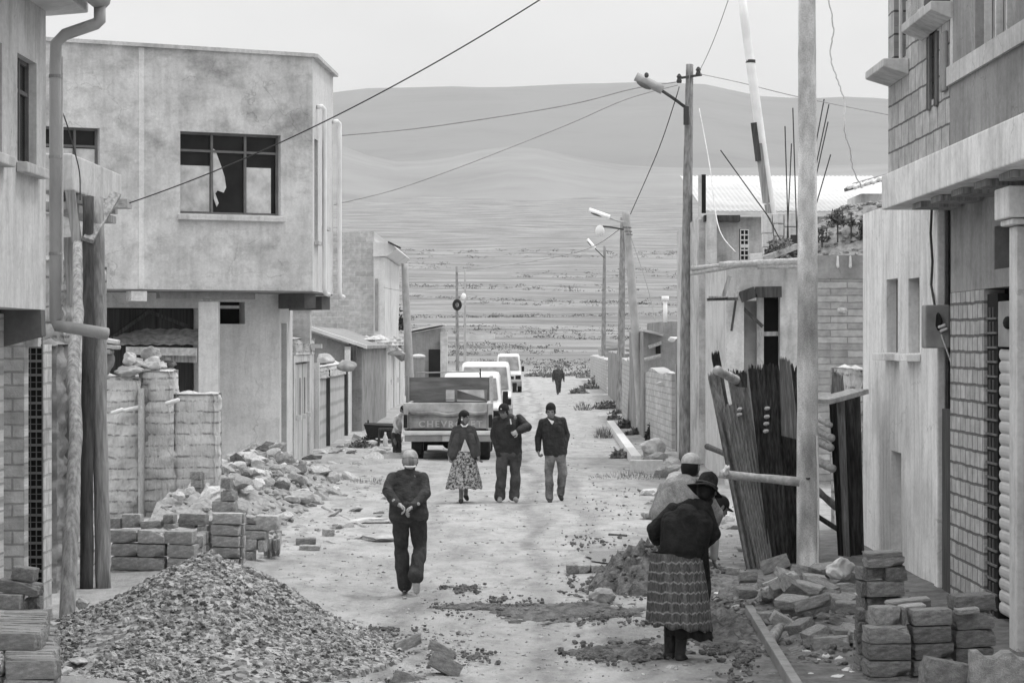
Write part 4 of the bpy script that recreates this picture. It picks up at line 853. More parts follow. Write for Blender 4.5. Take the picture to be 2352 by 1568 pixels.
for Y in (20.88, 20.4, 19.95, 19.4): pbox(mb, ru, rv(Y)-.025, rv(Y)+.025, 5.17, 6.7, -.14, -.08)
mb.build('frame', M['plaster_pale'], wi)
# openings stacked with hollow bricks
for (h, YY) in ((o1, 24.9), (o2, 22.9)):
    mb = MB(); z = h[1]
    while z < 6.6:
        for k in range(2):
            u = h[0]+.12+k*.2; pbox(mb, ru, u, u+.14, z+.02, z+.13, -.136, -.10)
        z += .15
    mb.build('hollow_bricks', M['plaster_dark'], rh)
    mb = MB(); mb.tube([(RX-.01, YY-.1, h[1]), (RX-.01, YY-.1, 6.7)], .022, 6); mb.build('rod', M['plaster_pale'], rh)
def slab(x0, x1, y0, y1, z0, z1, m, n, par=rh, bev=.02): mb = MB(); mb.box(x0, x1, y0, y1, z0, z1); return mb.build(n, M[m], par, bevel=bev)
for x0, a, b, z in ((3.74, 24.35, 25.6, 5.40), (3.80, 21.95, 23.6, 5.64)):
    mb = MB(); mb.prism([(x0, z+.02), (RX-.003, z-.06), (RX-.003, z+.10), (x0, z+.10)], 'y', a, b); mb.build('window_ledge', M['concrete'], rh, bevel=.01)
slab(3.83, 4.0, 22.0, 22.5, 5.745, 5.83, 'stone_dark', 'broken_tile'); slab(3.85, 4.0, 22.55, 23.0, 5.75, 5.80, 'concrete', 'broken_tile')
for Y in (23.05, 22.65): slab(RX-.012, RX-.002, Y, Y+.16, 4.86, 5.56, 'concrete_dark', 'groove_shade')  # raised dark strips, painted shade of the slots below the ledge
slab(RX-.04, RX-.002, 22.15, 22.4, 4.95, 5.5, 'plaster_dark', 'block_stub')
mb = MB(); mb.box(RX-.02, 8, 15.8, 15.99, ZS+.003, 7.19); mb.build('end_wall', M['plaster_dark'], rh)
mb = MB(); mb.box(GX-.02, 8, 15.85, 15.99, -.05, 4.04); mb.box(GX, GX+.2, 16, 20.0, -.05, 4.04); mb.build('near_wall', M['plaster_right'], rh)
# slab edge and underside
slab(RX-.06, 8, 16, 25.78, 4.05, ZS-.005, 'plaster_right', 'floor_slab', bev=.015)
for Y in (17.5, 18.6, 19.7, 20.8, 21.9, 23.0, 24.1): slab(RX+.08, GX-.02, Y, Y+.55, 3.99, 4.046, 'wood_mid', 'formwork_strip', bev=0)
# ground floor
rg_ = PL((GX, 16), (GX, 31.0)); gv = (lambda Y: Y-16) if rg_.U.y > 0 else (lambda Y: 31-Y)
def gspan(a, b): return min(gv(a), gv(b)), max(gv(a), gv(b))
slits = [hole(gv(29.05), gv(28.2), 2.52, 3.39), hole(gv(27.45), gv(26.7), 2.52, 3.36), hole(gv(28.7), gv(27.95), .15, 1.36)]
mb = MB(); a, b = gspan(25.6, 31.0); panel(mb, rg_, a, b, -.05, 4.28, slits, .12); mb.build('slit_wall', M['plaster_right'], rh)
mb = MB(); mb.box(GX+.13, 8, 25.5, 30.98, -.05, 4.27); mb.build('slit_core', M['plaster_dark'], rh)
for Y0_, Y1_ in ((29.12, 28.12), (27.5, 26.62)):
    mb = MB(); a, b = gspan(Y0_, Y1_); pbox(mb, rg_, a, b, 2.43, 2.51, .002, .16); mb.build('slit_sill', M['plaster_right'], rh, bevel=.008)
slab(GX+.25, GX+.4, 24.86, 25.6, -.05, 4.04, 'dark', 'dark_recess', bev=0)
slab(GX-.03, GX+.06, 25.42, 25.62, -.05, 4.04, 'plaster_right', 'door_jamb')
slab(GX+.0, GX+.08, 24.82, 25.3, -.02, 1.95, 'wood_dark', 'door_board', bev=.005)
vent = hole(gv(22.55), gv(21.6), 3.32, 3.72)
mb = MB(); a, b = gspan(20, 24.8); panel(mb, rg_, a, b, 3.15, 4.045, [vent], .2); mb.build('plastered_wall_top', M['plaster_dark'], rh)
mb = MB(); pbox(mb, rg_, vent[0], vent[2], vent[1], vent[3], -.2, -.17); v_ = mb.build('vent_window', M['glass'], rh)
mb = MB()
for u in (.3, .5): pbox(mb, rg_, vent[0]+u, vent[0]+u+.03, vent[1], vent[3], -.165, -.12)
mb.build('grille', M['frame'], v_)
mb = MB(); a, b = gspan(23.05, 24.8); panel(mb, rg_, a, b, -.05, 3.145, [], .2, .003); mb.build('hollow_block_wall', M['hollow'], rh)
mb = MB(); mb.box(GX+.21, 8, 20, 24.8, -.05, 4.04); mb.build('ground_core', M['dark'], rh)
hb_ = thing('hollow_pier', 'dark open ends of hollow bricks stacked up beside the roller shutter', 'pier', (GX+.1, 22.6, 0))
mb = MB(); mb.box(GX+.03, GX+.205, 22.55, 23.04, -.05, 3.1); mb.build('holes', M['dark'], hb_)
mb = MB(); z = 0
while z < 2.95:
    mb.box(GX+.012, GX+.028, 22.55, 23.04, z, z+.02)
    for yq in (22.7, 22.86): mb.box(GX+.012, GX+.028, yq, yq+.014, z+.02, z+.116)
    z += .136
mb.build('brick_webs', M['frame'], hb_)
shu = thing('roller_shutter', 'pale rolled metal shutter of fat horizontal slats at the right edge', 'shutter', (GX+.1, 22.1, 0))
mb = MB(); prof = []; z = .12
while z < 2.56:
    prof += [(GX+.062, z), (GX+.052, z+.008), (GX+.043, z+.028), (GX+.04, z+.056), (GX+.044, z+.09), (GX+.058, z+.106)]; z += .112
prof += [(GX+.2, 2.56), (GX+.2, .12)]
mb.prism([(x, z) for x, z in prof], 'y', 21.4, 22.54); mb.build('slats', M['door_pale'], shu)
mb = MB(); mb.box(GX+.01, GX+.2, 21.6, 22.44, 2.6, 3.02); bxx = mb.build('shutter_box', M['metal_mid'], shu, bevel=.01)
mb = MB(); mb.sph((GX-.0, 21.95, 2.82), .045, .06, .06); mb.build('padlock', M['tyre'], bxx, smooth=True)
mb = MB(); mb.box(GX+.0, GX+.03, 21.5, 21.56, .1, 2.58); mb.build('guide_rail', M['metal_mid'], shu)
co = thing('gate_column', 'pale plastered column with moulded head, cut off by the right frame edge', 'column', (4.35, 20.6, 0))
mb = MB(); mb.box(4.24, 4.9, 20.3, 20.62, -.05, 3.62); mb.box(4.36, 4.9, 20.1, 20.295, 1.1, 2.4); mb.build('shaft', M['plaster_pale'], co, bevel=.01)
mb = MB(); mb.box(4.18, 4.9, 20.22, 20.7, 3.63, 3.68); mb.box(4.14, 4.9, 20.16, 20.76, 3.685, 3.95); mb.build('column_head', M['plaster_right'], co, bevel=.015)
mb = MB(); mb.box(4.30, 4.9, 20.26, 20.296, -.05, 2.38); mb.build('panel', M['metal_mid'], co)
mt = thing('meter_box', 'broken electric meter box hanging on the plaster wall by the slits', 'meter box', (4.42, 25.3, 2.55))
mb = MB(); mb.box(4.30, 4.56, 25.15, 25.4, 2.58, 3.03); mb.build('case', M['metal_mid'], mt, bevel=.02)
mb = MB(); rock(mb, (4.43, 25.14, 2.86), .055, .02, .09); mb.build('broken_hole', M['dark'], mt)
for x, z in ((4.44, 2.80), (4.46, 2.76)): mb = MB(); mb.capsule((x, 25.12, z), .016, (x+.05, 25.1, z+.02), .016, 8); mb.build('fuse', M['plaster_white'], mt, smooth=True)
mb = MB(); mb.tube([(4.46, 25.12, 2.72), (4.5, 25.1, 2.6), (4.56, 25.08, 2.42)], .008, 6); mb.build('loose_lead', M['plaster_pale'], mt)
mb = MB(); mb.tube([(4.47, 25.75, 4.05), (4.45, 25.7, 3.8), (4.47, 25.7, 3.5), (4.46, 25.72, 3.25), (4.44, 25.4, 3.03)], .014, 6); single(mb, 'cable', M['wire'], 'dark cable running down the plaster to the meter box', 'cable')
# ------------------------------------------------------------------ right: brick yard wall end, concrete wall with doorway
mb = MB(); rough_block(mb, 4.42, 4.62, 31.05, 33.5, -.05, lambda x: 2.3, amp=.03, row=.2, seed=55)
single(mb, 'yard_wall_end', M['adobe'], 'crumbling pale brick wall end behind the black sheets', 'wall', smooth=True)
YW = 44.0
yw = thing('concrete_yard_wall', 'concrete and mud block wall with a broken doorway between the street corner and the brick house', 'wall', (5.5, YW, 0))
wp = PL((at(1668, YW), YW), (at(1832, YW), YW)); dh = rect(wp, 1690, 672, 1792, 1060); dh = (dh[0], 0, dh[2], dh[3])
mb = MB(); panel(mb, wp, 0, wp.L, -.05, zt(606, YW), [dh], .3); mb.box(at(1668, YW), at(1689, YW), YW+.302, YW+.5, -.05, zt(607, YW)); mb.build('doorway_wall', M['plaster_yard'], yw)
mb = MB(); mb.box(at(1832, YW), at(2100, YW), YW+.0, YW+.35, -.05, zt(587, YW)); mb.build('block_wall', M['mudblock'], yw)
mb = MB(); mb.box(at(1832, YW)+.01, at(2100, YW), YW-.03, YW-.002, zt(640, YW), zt(586, YW)); mb.build('ring_beam', M['plaster_dark'], yw)
for x in (1924, 1953): mb = MB(); mb.capsule(W(x, 590, YW-.04), .02, W(x, 612, YW-.04), .03, 6); mb.build('white_drip', M['plaster_white'], yw)
mb = MB(); mb.box(at(1690, YW), at(1743, YW), YW+.32, YW+.4, 0, zt(690, YW)); mb.build('door_board', M['metal_mid'], yw)
mb = MB(); mb.box(at(1752, YW), at(1800, YW), YW+.45, YW+.6, 0, zt(670, YW)); mb.build('dark_interior', M['dark'], yw)
mb = MB(); mb.box(at(1741, YW), at(1757, YW), YW+.2, YW+.3, 0, zt(683, YW)); mb.build('door_post', M['concrete'], yw)
mb = MB(); mb.bar(W(1700, 683, YW-.1), W(1735, 670, YW-.1), .1, .2); mb.bar(W(1735, 671, YW-.1), W(1795, 670, YW-.1), .1, .2); mb.build('lintel', M['wood_dark'], yw)
mb = MB(); mb.bar(W(1702, 703, YW+.1), W(1752, 750, YW+.1), .06, .06); mb.build('diagonal_brace', M['wood_dark'], yw)
mb = MB(); mb.bar(W(1743, 767, YW-.05), W(1788, 766, YW-.05), .05, .08); mb.build('cross_board', M['wood_mid'], yw)
mb = MB(); mb.bar(W(1690, 690, YW-.1), W(1680, 760, YW-.1), .04, .04); mb.build('frame_stick', M['wood_dark'], yw)
mb = MB(); rock(mb, W(1935, 712, YW-.03), .12, .05, .06); mb.build('mortar_lump', M['concrete'], yw)
for a, b, l, m in (((1624, 688), (1695, 686), 'dark splintered plank jutting left of the broken doorway', 'wood_dark'), ((1628, 683), (1672, 684), 'shorter plank lying on the splintered one', 'wood_mid'), ((1661, 682), (1676, 634), 'stick propped steeply above the splintered planks', 'wood_mid'), ((1690, 690), (1700, 620), 'frayed upright stick beside the doorway corner', 'wood_pale')):
    mb = MB(); mb.bar(W(a[0], a[1], YW-.35), W(b[0], b[1], YW-.35), .07, .05); single(mb, 'broken_plank', M[m], l, 'plank', group='broken planks by the doorway')
for a, b, r, l in (((1586, 628), (1720, 606), .045, 'lower pale pole of the wall top poles'), ((1588, 617), (1700, 605), .045, 'middle pale pole along the wall top'), ((1652, 609), (1836, 600), .065, 'thickest pale pole on the wall top'), ((1740, 612), (1836, 611), .05, 'short white pole under the thickest one')):
    mb = MB(); A_, B_ = W(a[0], a[1], YW-.25), W(b[0], b[1], YW-.25); mb.tube([A_.lerp(B_, i/8) for i in range(9)], [r*random.uniform(.85, 1.1) for i in range(9)], 10); single(mb, 'wall_pole', M['wood_pale'], l, 'pole', smooth=True, group='poles laid on the yard wall')
mb = MB(); mb.bar(W(1745, 598, YW), W(1832, 565, YW+.2), .16, .1); single(mb, 'pale_beam', M['wood_pale'], 'squared pale beam slanting up on the wall top', 'beam')
mb = MB(); mb.bar(W(1722, 592, YW), W(1750, 590, YW), .2, .14); single(mb, 'loose_block', M['plaster_white'], 'pale tilted block at the foot of the slanting beam', 'block', bevel=.01)
# concrete blocks stacked on the wall
for x0, x1, y0, y1 in ((1751, 1773, 490, 535), (1775, 1800, 490, 513), (1802, 1832, 488, 520), (1752, 1776, 537, 567), (1778, 1800, 516, 542), (1802, 1832, 523, 548), (1754, 1778, 569, 598), (1780, 1802, 545, 571), (1804, 1832, 550, 575)):
    mb = MB(); Y_ = 44.9; mb.box(at(x0, Y_), at(x1, Y_), Y_, Y_+.2, zt(y1, Y_), zt(y0, Y_)); single(mb, 'wall_block', M['plaster_right'], 'plain cement block in the open stack above the yard wall', 'block', bevel=.012, group='cement blocks on the yard wall')
hp = thing('hollow_brick_stub', 'two hollow bricks with black holes on top of the yard wall', 'bricks', W(1709, 595, 44.2))
mb = MB(); Y_ = 44.2; mb.box(at(1700, Y_), at(1720, Y_), Y_+.02, Y_+.2, zt(597, Y_), zt(525, Y_)); mb.build('holes', M['dark'], hp)
mb = MB()
for y in (526, 538, 550, 561, 573, 585, 596): mb.box(at(1700, Y_), at(1720, Y_), Y_-.01, Y_+.018, zt(y+(3 if y != 561 else 8), Y_), zt(y, Y_))
for x in (1701, 1710, 1719): mb.box(at(x-1, Y_), at(x+1, Y_), Y_-.005, Y_+.015, zt(597, Y_), zt(526, Y_))
mb.build('webs', M['plaster_mid'], hp)
# rubble mound and plants behind the block wall
mb = MB(); n = 26
for j in range(n):
    for i in range(n):
        x = at(1836, 46)+(at(2110, 46)-at(1836, 46))*i/(n-1); y = 44.4+3.4*j/(n-1)
        t = j/(n-1); hgt = lerp_tab([(1836, 560), (1880, 520), (1915, 500), (1955, 478), (2040, 470), (2110, 470)], 1836+274*i/(n-1))
        z = 4.0+(zt(hgt, 46.5)-4.0)*min(1, t*2)*(1 if t < .6 else 1-.3*(t-.6))+noise.fractal(Vector((x*3, y*3, 0)), .8, 2, 4)*.1
        mb.v.append((x, y, z))
for j in range(n-1):
    for i in range(n-1): a = j*n+i; mb.f.append((a, a+1, a+n+1, a+n))
for _ in range(260):
    i = random.random(); t = random.random()*.6; x = at(1845+250*i, 45.5); y = 44.5+3.2*t
    hgt = lerp_tab([(1836, 560), (1880, 520), (1915, 500), (1955, 478), (2040, 470)], 1845+250*i); z = 4.0+(zt(hgt, 46.5)-4.0)*min(1, t*2)
    r = random.uniform(.03, .09); rock(mb, (x, y, z+.02), r, r, r*.7, sub=1)
M['rubble'] = mat('rubble_bank', .3, .4, 7, bump=1, bscale=25)
struct(mb, 'rubble_bank', M['rubble'], 'stuff', fixn=False)
for x, y, rx, rz, n_, l in ((1924, 496, .16, .24, 190, 'upright leafy bush on the rubble bank'), (1888, 535, .14, .2, 80, 'sparse weed on the rubble bank beside the big pole'), (1995, 528, .22, .34, 420, 'densest dark bush on the rubble bank next to the plaster wall'), (1955, 500, .12, .12, 50, 'small weed between the two bushes on the rubble bank')):
    mb = MB(); c = W(x, y, 45.2); leafball(mb, (c.x, c.y, c.z-.15), rx, rz*1.3, n_, .085, x); mb.tube([(c.x, c.y, c.z-.5), (c.x, c.y, c.z+.1)], .015, 5); single(mb, 'bush', M['leaf'], l, 'bush', fixn=False, group='bushes on the rubble bank')
mb = MB(); leafball(mb, W(1795, 590, 44.3), .3, .35, 260, .12, 9); single(mb, 'weed', M['leaf_dry'], 'dry weed growing on the wall top beside the big pole', 'weed', fixn=False)
# house with white corrugated roof
wh_ = thing('corrugated_roof_house', 'house with bright white corrugated roof behind the yard wall', 'house', (6, 54, 0))
def corr(x0, x1, Yf, zf, Yb_, zb, pitch, amp, par, m, name, th=.02):
    mb = MB(); n = int((x1-x0)/pitch*8); top = []
    for (Y, z) in ((Yf, zf), (Yb_, zb)):
        for i in range(n+1): top.append((x0+(x1-x0)*i/n, Y, z+amp*math.cos(i*math.pi/4)))
    mb.v = top+[(a, b, c-th) for a, b, c in top]; k = n+1
    mb.f = [(i, i+1, k+i+1, k+i) for i in range(n)]+[(2*k+i, 3*k+i, 3*k+i+1, 2*k+i+1) for i in range(n)]+[(i, 2*k+i, 2*k+i+1, i+1) for i in range(n)]
    return mb.build(name, M[m], par, smooth=True, fixn=False)
corr(at(1616, 50), at(2120, 50), 50, zt(484, 50), 57, zt(404, 57), .1, .008, wh_, 'metal_pale', 'roof')
mb = MB(); mb.box(at(1606, 50.3), at(2120, 50.3), 50.3, 57, -.05, zt(498, 50.3)); mb.build('wall', M['plaster_yard'], wh_)
mb = MB(); mb.box(at(1618, 50), at(1700, 50), 49.98, 50.29, zt(508, 50), zt(494, 50)); mb.build('eave_beam', M['wood_dark'], wh_)
mb = MB(); mb.box(at(1604, 49.9), at(1611, 49.9), 49.84, 49.97, zt(505, 50), zt(403, 50)); mb.build('corner_stub', M['plaster_pale'], wh_)
mb = MB(); mb.box(at(1611.2, 49.9), at(1621, 49.9), 49.85, 49.96, zt(490, 50), zt(402, 50)); mb.build('stub_holes', M['dark'], wh_)
sw_ = thing('white_street_wall', 'tall whitewashed street wall at the corner beside the lamp pole', 'wall', (4.1, 49, 0))
mb = MB(); mb.box(4.02, 4.22, 44.35, 49.8, -.05, 4.1); mb.box(4.02, 4.22, 49.8, 53.2, -.05, zt(505, 52)); mb.box(at(1668, 44)-.002, 4.22, 43.99, 44.349, -.05, zt(606, 44)); mb.build('wall', M['plaster_street'], sw_)
# little tiled roof by the brick house
tr_ = thing('tiled_shed', 'low shed with ragged tiled roof touching the brick house', 'shed', (6, 40, 3))
mb = MB(); mb.box(at(1978, 48), at(2120, 48), 48, 50, 3, zt(445, 48)); mb.build('wall', M['plaster_right'], tr_)
mb = MB(); mb.hexa([W(1940, 441, 47.6), W(2120, 390, 47.6), W(2120, 390, 50), W(1960, 430, 50), W(1938, 434, 47.6), W(2120, 380, 47.6), W(2120, 376, 50), W(1960, 420, 50)]); mb.build('roof', M['stone_dark'], tr_)
for i in range(9): mb = MB(); mb.capsule(W(1950+i*14, 432-i*4+random.uniform(-3, 3), 47.5), .05, W(1964+i*14, 426-i*4, 47.6), .04, 6); mb.build('roof_tile', M['plaster_right'], tr_)
# ------------------------------------------------------------------ right: fence of leaning sheets, planks and logs
def sheet(label, a, b, c, d, Y0_, Y1_, m, name='fence_sheet', grp='sheets of the fence', ridges=6, amp=.012, n=44, rag=.07):
    """ribbed sheet: a,b lower corners (picture), c,d upper corners; leans from Y0 at its foot to Y1 at its head"""
    A_, B_, C2, D_ = W(a[0], a[1], Y0_), W(b[0], b[1], Y0_+.12), W(c[0], c[1], Y1_+.12), W(d[0], d[1], Y1_); mb = MB(); v = []
    for s_ in (0, .014):
        for j in range(9):
            for i in range(n+1):
                t = i/n; q = A_.lerp(B_, t).lerp(D_.lerp(C2, t), j/8); off = amp*math.sin(t*ridges*6.28)
                if j == 8: q.z += random.uniform(-rag, rag*.5)
                v.append(tuple(q+Vector((0, off+s_, 0))))
    k = n+1; N = 9*k; mb.v = v
    for j in range(8):
        for i in range(n): x_ = j*k+i; mb.f += [(x_, x_+1, x_+k+1, x_+k), (N+x_, N+x_+k, N+x_+k+1, N+x_+1)]
    for j in range(8): mb.f += [(j*k, (j+1)*k, N+(j+1)*k, N+j*k), (j*k+n, N+j*k+n, N+(j+1)*k+n, (j+1)*k+n)]
    for i in range(n): mb.f += [(8*k+i, 8*k+i+1, N+8*k+i+1, N+8*k+i)]
    return single(mb, name, M[m], label, 'sheet', group=grp)
def log(label, a, b, Ya, Yb_, r, m='wood_pale', name='log', grp='logs of the fence', cat='log'):
    mb = MB(); A_, B_ = W(a[0], a[1], Ya), W(b[0], b[1], Yb_); mb.tube([A_.lerp(B_, i/6) for i in range(7)], [r*random.uniform(.88, 1.1) for _ in range(7)], 10, wob=.04)
    return single(mb, name, M[m], label, cat, smooth=True, group=grp)
sheet('narrow grey slats leaning far left at the fence end', (1716, 1318), (1742, 1322), (1650, 848), (1626, 862), 28.3, 28.9, 'sheet_grey', ridges=2)
sheet('second narrow dark slat just behind the leaning end slats', (1722, 1318), (1740, 1320), (1652, 806), (1634, 812), 28.6, 29.3, 'sheet_dark', ridges=1)
sheet('broad weathered grey sheet leaning left, right of the end slats', (1744, 1325), (1782, 1330), (1716, 920), (1655, 930), 28.2, 28.8, 'sheet_grey', ridges=7)
sheet('grey plank sheet with dark head standing behind the broad one', (1750, 1322), (1778, 1325), (1716, 868), (1672, 874), 28.7, 29.2, 'sheet_grey', ridges=3)
sheet('short dark cross piece on the head of the plank sheet', (1690, 888), (1716, 890), (1716, 856), (1672, 850), 28.65, 28.7, 'sheet_dark', ridges=2)
sheet('tall black sheet in the middle of the fence', (1772, 1330), (1818, 1322), (1778, 838), (1718, 842), 28.35, 28.8, 'sheet_dark', ridges=5)
sheet('black sheet beside the big pole with grey patches', (1790, 1310), (1850, 1300), (1812, 850), (1768, 838), 28.8, 29.3, 'sheet_dark', ridges=4)
sheet('ragged black sheet half hidden behind the big pole', (1815, 1300), (1870, 1300), (1850, 860), (1795, 822), 29.4, 29.9, 'sheet_dark', ridges=3)
sheet('grey torn strip at the top of the fence near the big pole', (1795, 1000), (1836, 1010), (1815, 828), (1790, 820), 28.75, 28.8, 'sheet_grey', ridges=3)
sheet('black sheet right of the big pole, foot by the boulder', (1925, 1275), (1955, 1278), (1925, 912), (1904, 912), 29.0, 29.2, 'sheet_dark', ridges=2)
sheet('widest black sheet next to the brick wall end', (1945, 1278), (1985, 1278), (1976, 900), (1930, 905), 29.5, 29.7, 'sheet_dark', ridges=3)
sheet('grey narrow sheet between the two black ones', (1938, 1276), (1952, 1278), (1940, 915), (1922, 918), 28.9, 29.1, 'sheet_grey', ridges=1)
sheet('grey pointed sheet standing farther back above the plank', (1905, 960), (1945, 965), (1936, 860), (1912, 850), 31.5, 31.6, 'sheet_grey', ridges=2)
mb = MB(); mb.bar(W(1888, 922, 28.7), W(1975, 898, 29.1), .3, .06); single(mb, 'fence_plank', M['wood_pale'], 'broken pale plank capping the sheets right of the big pole', 'plank', bevel=.01)
log('white log slanting across the leaning end slats', (1648, 850), (1690, 872), 28.1, 28.6, .055)
log('pale crooked rail tied from the fence to the big pole', (1652, 1088), (1836, 1106), 27.9, 27.85, .05)
mb = MB(); rock(mb, W(1668, 1083, 27.9), .08, .05, .075, sub=3, rough=.8); single(mb, 'rag_knot', M['plaster_pale'], 'pale rag knotted on the rail end', 'rag', smooth=True)
for i, (x, y) in enumerate(((1877, 960), (1880, 990), (1878, 1012), (1882, 1060))):
    log(('top', 'second', 'third', 'lowest')[i]+' pale log end poking out right of the big pole', (x-14, y-8), (x+30, y+16), 29.3, 28.7, .05 if i else .035)
for i, (x, y) in enumerate(((1758, 938), (1757, 957), (1756, 973), (1755, 990))):
    log(('top', 'second', 'third', 'lowest')[i]+' white log butt showing between the two black sheets', (x+2, y), (x+8, y-1), 28.1, 28.9, .022)
for i, (x, y) in enumerate(((1697, 940), (1697, 952))): log(('upper', 'lower')[i]+' small white butt between the grey and the black sheet', (x-1, y), (x+5, y-1), 28.0, 28.9, .02)
log('dark log lying low behind the fence on the right', (1870, 1120), (1940, 1180), 29.2, 29.5, .045, 'wood_mid'); log('thin dark rail lying lower behind the big pole', (1870, 1180), (1940, 1225), 29.4, 29.5, .03, 'wood_dark')
log('dark stick on the white wall beside the fence', (1625, 1025), (1690, 1052), 33, 31, .04, 'wood_dark')
# ------------------------------------------------------------------ poles on the right
big = pole('big spotted power pole rising out of the brick heap', [W(1856, 1335, 28), W(1855, 1050, 28), W(1855, 600, 28), W(1854, 200, 28), W(1853, -250, 28)], (.137, .094), 'big_pole')
mb = MB(); mb.tube([W(1876, 1000, 27.9), W(1880, 1120, 27.87), W(1879, 1315, 27.87)], .011, 6); mb.build('earth_wire', M['plaster_white'], big)
mb = MB(); mb.tube([W(1836, 1095, 27.99), W(1856, 1099, 27.86), W(1878, 1094, 27.99)], .012, 6); mb.build('tie_wire', M['wire'], big)
lp = pole('tall dark grained street lamp pole with single cobra lamp', [W(1574, 1062, 53), W(1577, 700, 53), W(1580, 400, 53), W(1584, 148, 53)], (.15, .08), 'lamp_pole')
mb = MB(); mb.tube([W(1572, 245, 53), W(1545, 225, 52.6), W(1518, 207, 52.3)], .035, 8); ar = mb.build('lamp_arm', M['wire'], lp)
def cobra(x0, y0, x1, y1, Y, w, h, par):
    A_, B_ = W(x0, y0, Y), W(x1, y1, Y); mb = MB(); d = (B_-A_); L = d.length; d.normalize(); up_ = Vector((0, 0, 1)); s_ = d.cross(up_).normalized(); u_ = s_.cross(d)
    for k in range(13):
        t = k/12; wd = w*(math.sin(math.pi*min(1, t*.86+.14))**.6 if t < 1 else .5)*(1 if t > .1 else .6); 
        for q in range(12):
            a = 2*math.pi*q/12; mb.v.append(tuple(A_+d*L*t+s_*math.cos(a)*wd+u_*(math.sin(a)*h*(.9 if math.sin(a) > 0 else .35))))
    for k in range(12):
        for q in range(12): a = k*12+q; b = k*12+(q+1) % 12; mb.f.append((a, b, b+12, a+12))
    mb.f += [tuple(range(12))[::-1], tuple(range(144, 156))]
    hd_ = mb.build('lamp_head', M['gutter'], par, smooth=True)
    mb = MB(); c = A_+d*L*.62-u_*h*.3; mb.sph(c, L*.28, w*.8, h*.35, 12, Matrix((d, s_, u_)).transposed()); mb.build('lens', M['frame'], hd_, smooth=True)
    return hd_
cobra(1520, 211, 1458, 180, 52.2, .2, .16, ar)
mb = MB(); mb.sph(W(1485, 173, 52), .05, .05, .06); mb.build('photocell', M['wire'], ar, smooth=True)
mb = MB(); mb.bar(W(1560, 180, 52.9), W(1612, 172, 52.9), .05, .05); cx_ = mb.build('crossarm', M['wood_dark'], lp)
for x, y in ((1560, 186), (1604, 170)): mb = MB(); mb.lathe(W(x, y+5, 52.85), [(.05, 0), (.06, .05), (.04, .1), (.06, .14), (.02, .2)], 8); mb.build('insulator', M['wire'], cx_)
mb = MB(); mb.tube([W(1586, 148, 52.88), W(1579, 240, 52.85), W(1590, 300, 52.85), W(1588, 360, 52.85)], .012, 5); mb.build('drop_wire', M['wire_pale'], lp)
mb = MB(); mb.bar(W(1570, 266, 52.84), W(1582, 266, 52.84), .08, .4); mb.build('clamp', M['wire'], lp)
mb = MB(); mb.box(4.0, 4.1, 53.3, 53.42, -.02, 2.4); single(mb, 'fence_post', M['wood_dark'], 'dark squared post against the white wall, hidden behind the lamp pole', 'post')
p2 = pole('pale leaning concrete lamp pole with two lamps', [W(1477, 1002, 68), W(1462, 800, 68), W(1447, 600, 68), W(1437, 487, 68)], (.14, .1), 'pale_pole')
mb = MB(); mb.tube([W(1437, 510, 67.8), W(1420, 508, 67.5), W(1398, 500, 67.3)], .025, 6); a1 = mb.build('lamp_arm', M['pale_pole'], p2)
cobra(1400, 501, 1352, 484, 67.3, .14, .1, a1).data.materials[0] = M['pvc']
mb = MB(); mb.tube([W(1432, 527, 67.8), W(1405, 522, 67.5), W(1385, 520, 67.4)], .025, 6); a2 = mb.build('lamp_arm', M['wire'], p2)
mb = MB(); mb.sph(W(1378, 530, 67.4), .13, .13, .16); mb.build('globe_lamp', M['pvc'], a2, smooth=True)
for y in (522, 531, 538): mb = MB(); mb.tube([W(1440+(y-520)*.2, y, 68), W(1440+(y-520)*.2, y+1.5, 68)], .12, 12); mb.build('band', M['wire'], p2)
p3 = pole('dark wood pole beside the leaning concrete one, pale at its foot', [W(1424, 948, 90), W(1427, 780, 90), W(1431, 500, 90)], (.16, .1), 'lamp_pole')
p4 = pole('far dark street lamp pole with small tilted lamp', [W(1386, 880, 150), W(1387, 700, 150), W(1389, 565, 150)], (.17, .08), 'lamp_pole')
mb = MB(); mb.tube([W(1388, 592, 149.8), W(1370, 574, 149.5), W(1364, 567, 149.4)], .03, 6); a4 = mb.build('lamp_arm', M['wire'], p4)
cobra(1366, 571, 1348, 550, 149.4, .17, .14, a4).data.materials[0] = M['pvc']
wp_ = thing('leaning_white_pole', 'white leaning pole spliced with a dark timber, behind the yard wall', 'pole', (at(1783, 45.5), 45.5, 4.0))
mb = MB(); mb.tube([W(1785, 590, 45.6), W(1766, 460, 45.6), W(1738, 250, 45.6), W(1712, 60, 45.6), W(1690, -120, 45.6)], [.11, .1, .09, .08, .075], 14); mb.build('shaft', M['pvc'], wp_, smooth=True)
mb = MB(); mb.bar(W(1784, 590, 45.45), W(1762, 470, 45.45), .1, .06, (0, 1, 0)); mb.bar(W(1760, 466, 45.46), W(1742, 330, 45.46), .13, .06, (0, 1, 0)); mb.build('timber_splice', M['wood_mid'], wp_)
mb = MB(); mb.bar(W(1742, 370, 45.4), W(1731, 282, 45.4), .11, .05, (0, 1, 0)); mb.build('splice_end', M['wood_dark'], wp_)
mb = MB(); mb.tube([W(1724, 138, 45.6), W(1724, 145, 45.6)], .092, 12); mb.build('joint_band', M['wire'], wp_)
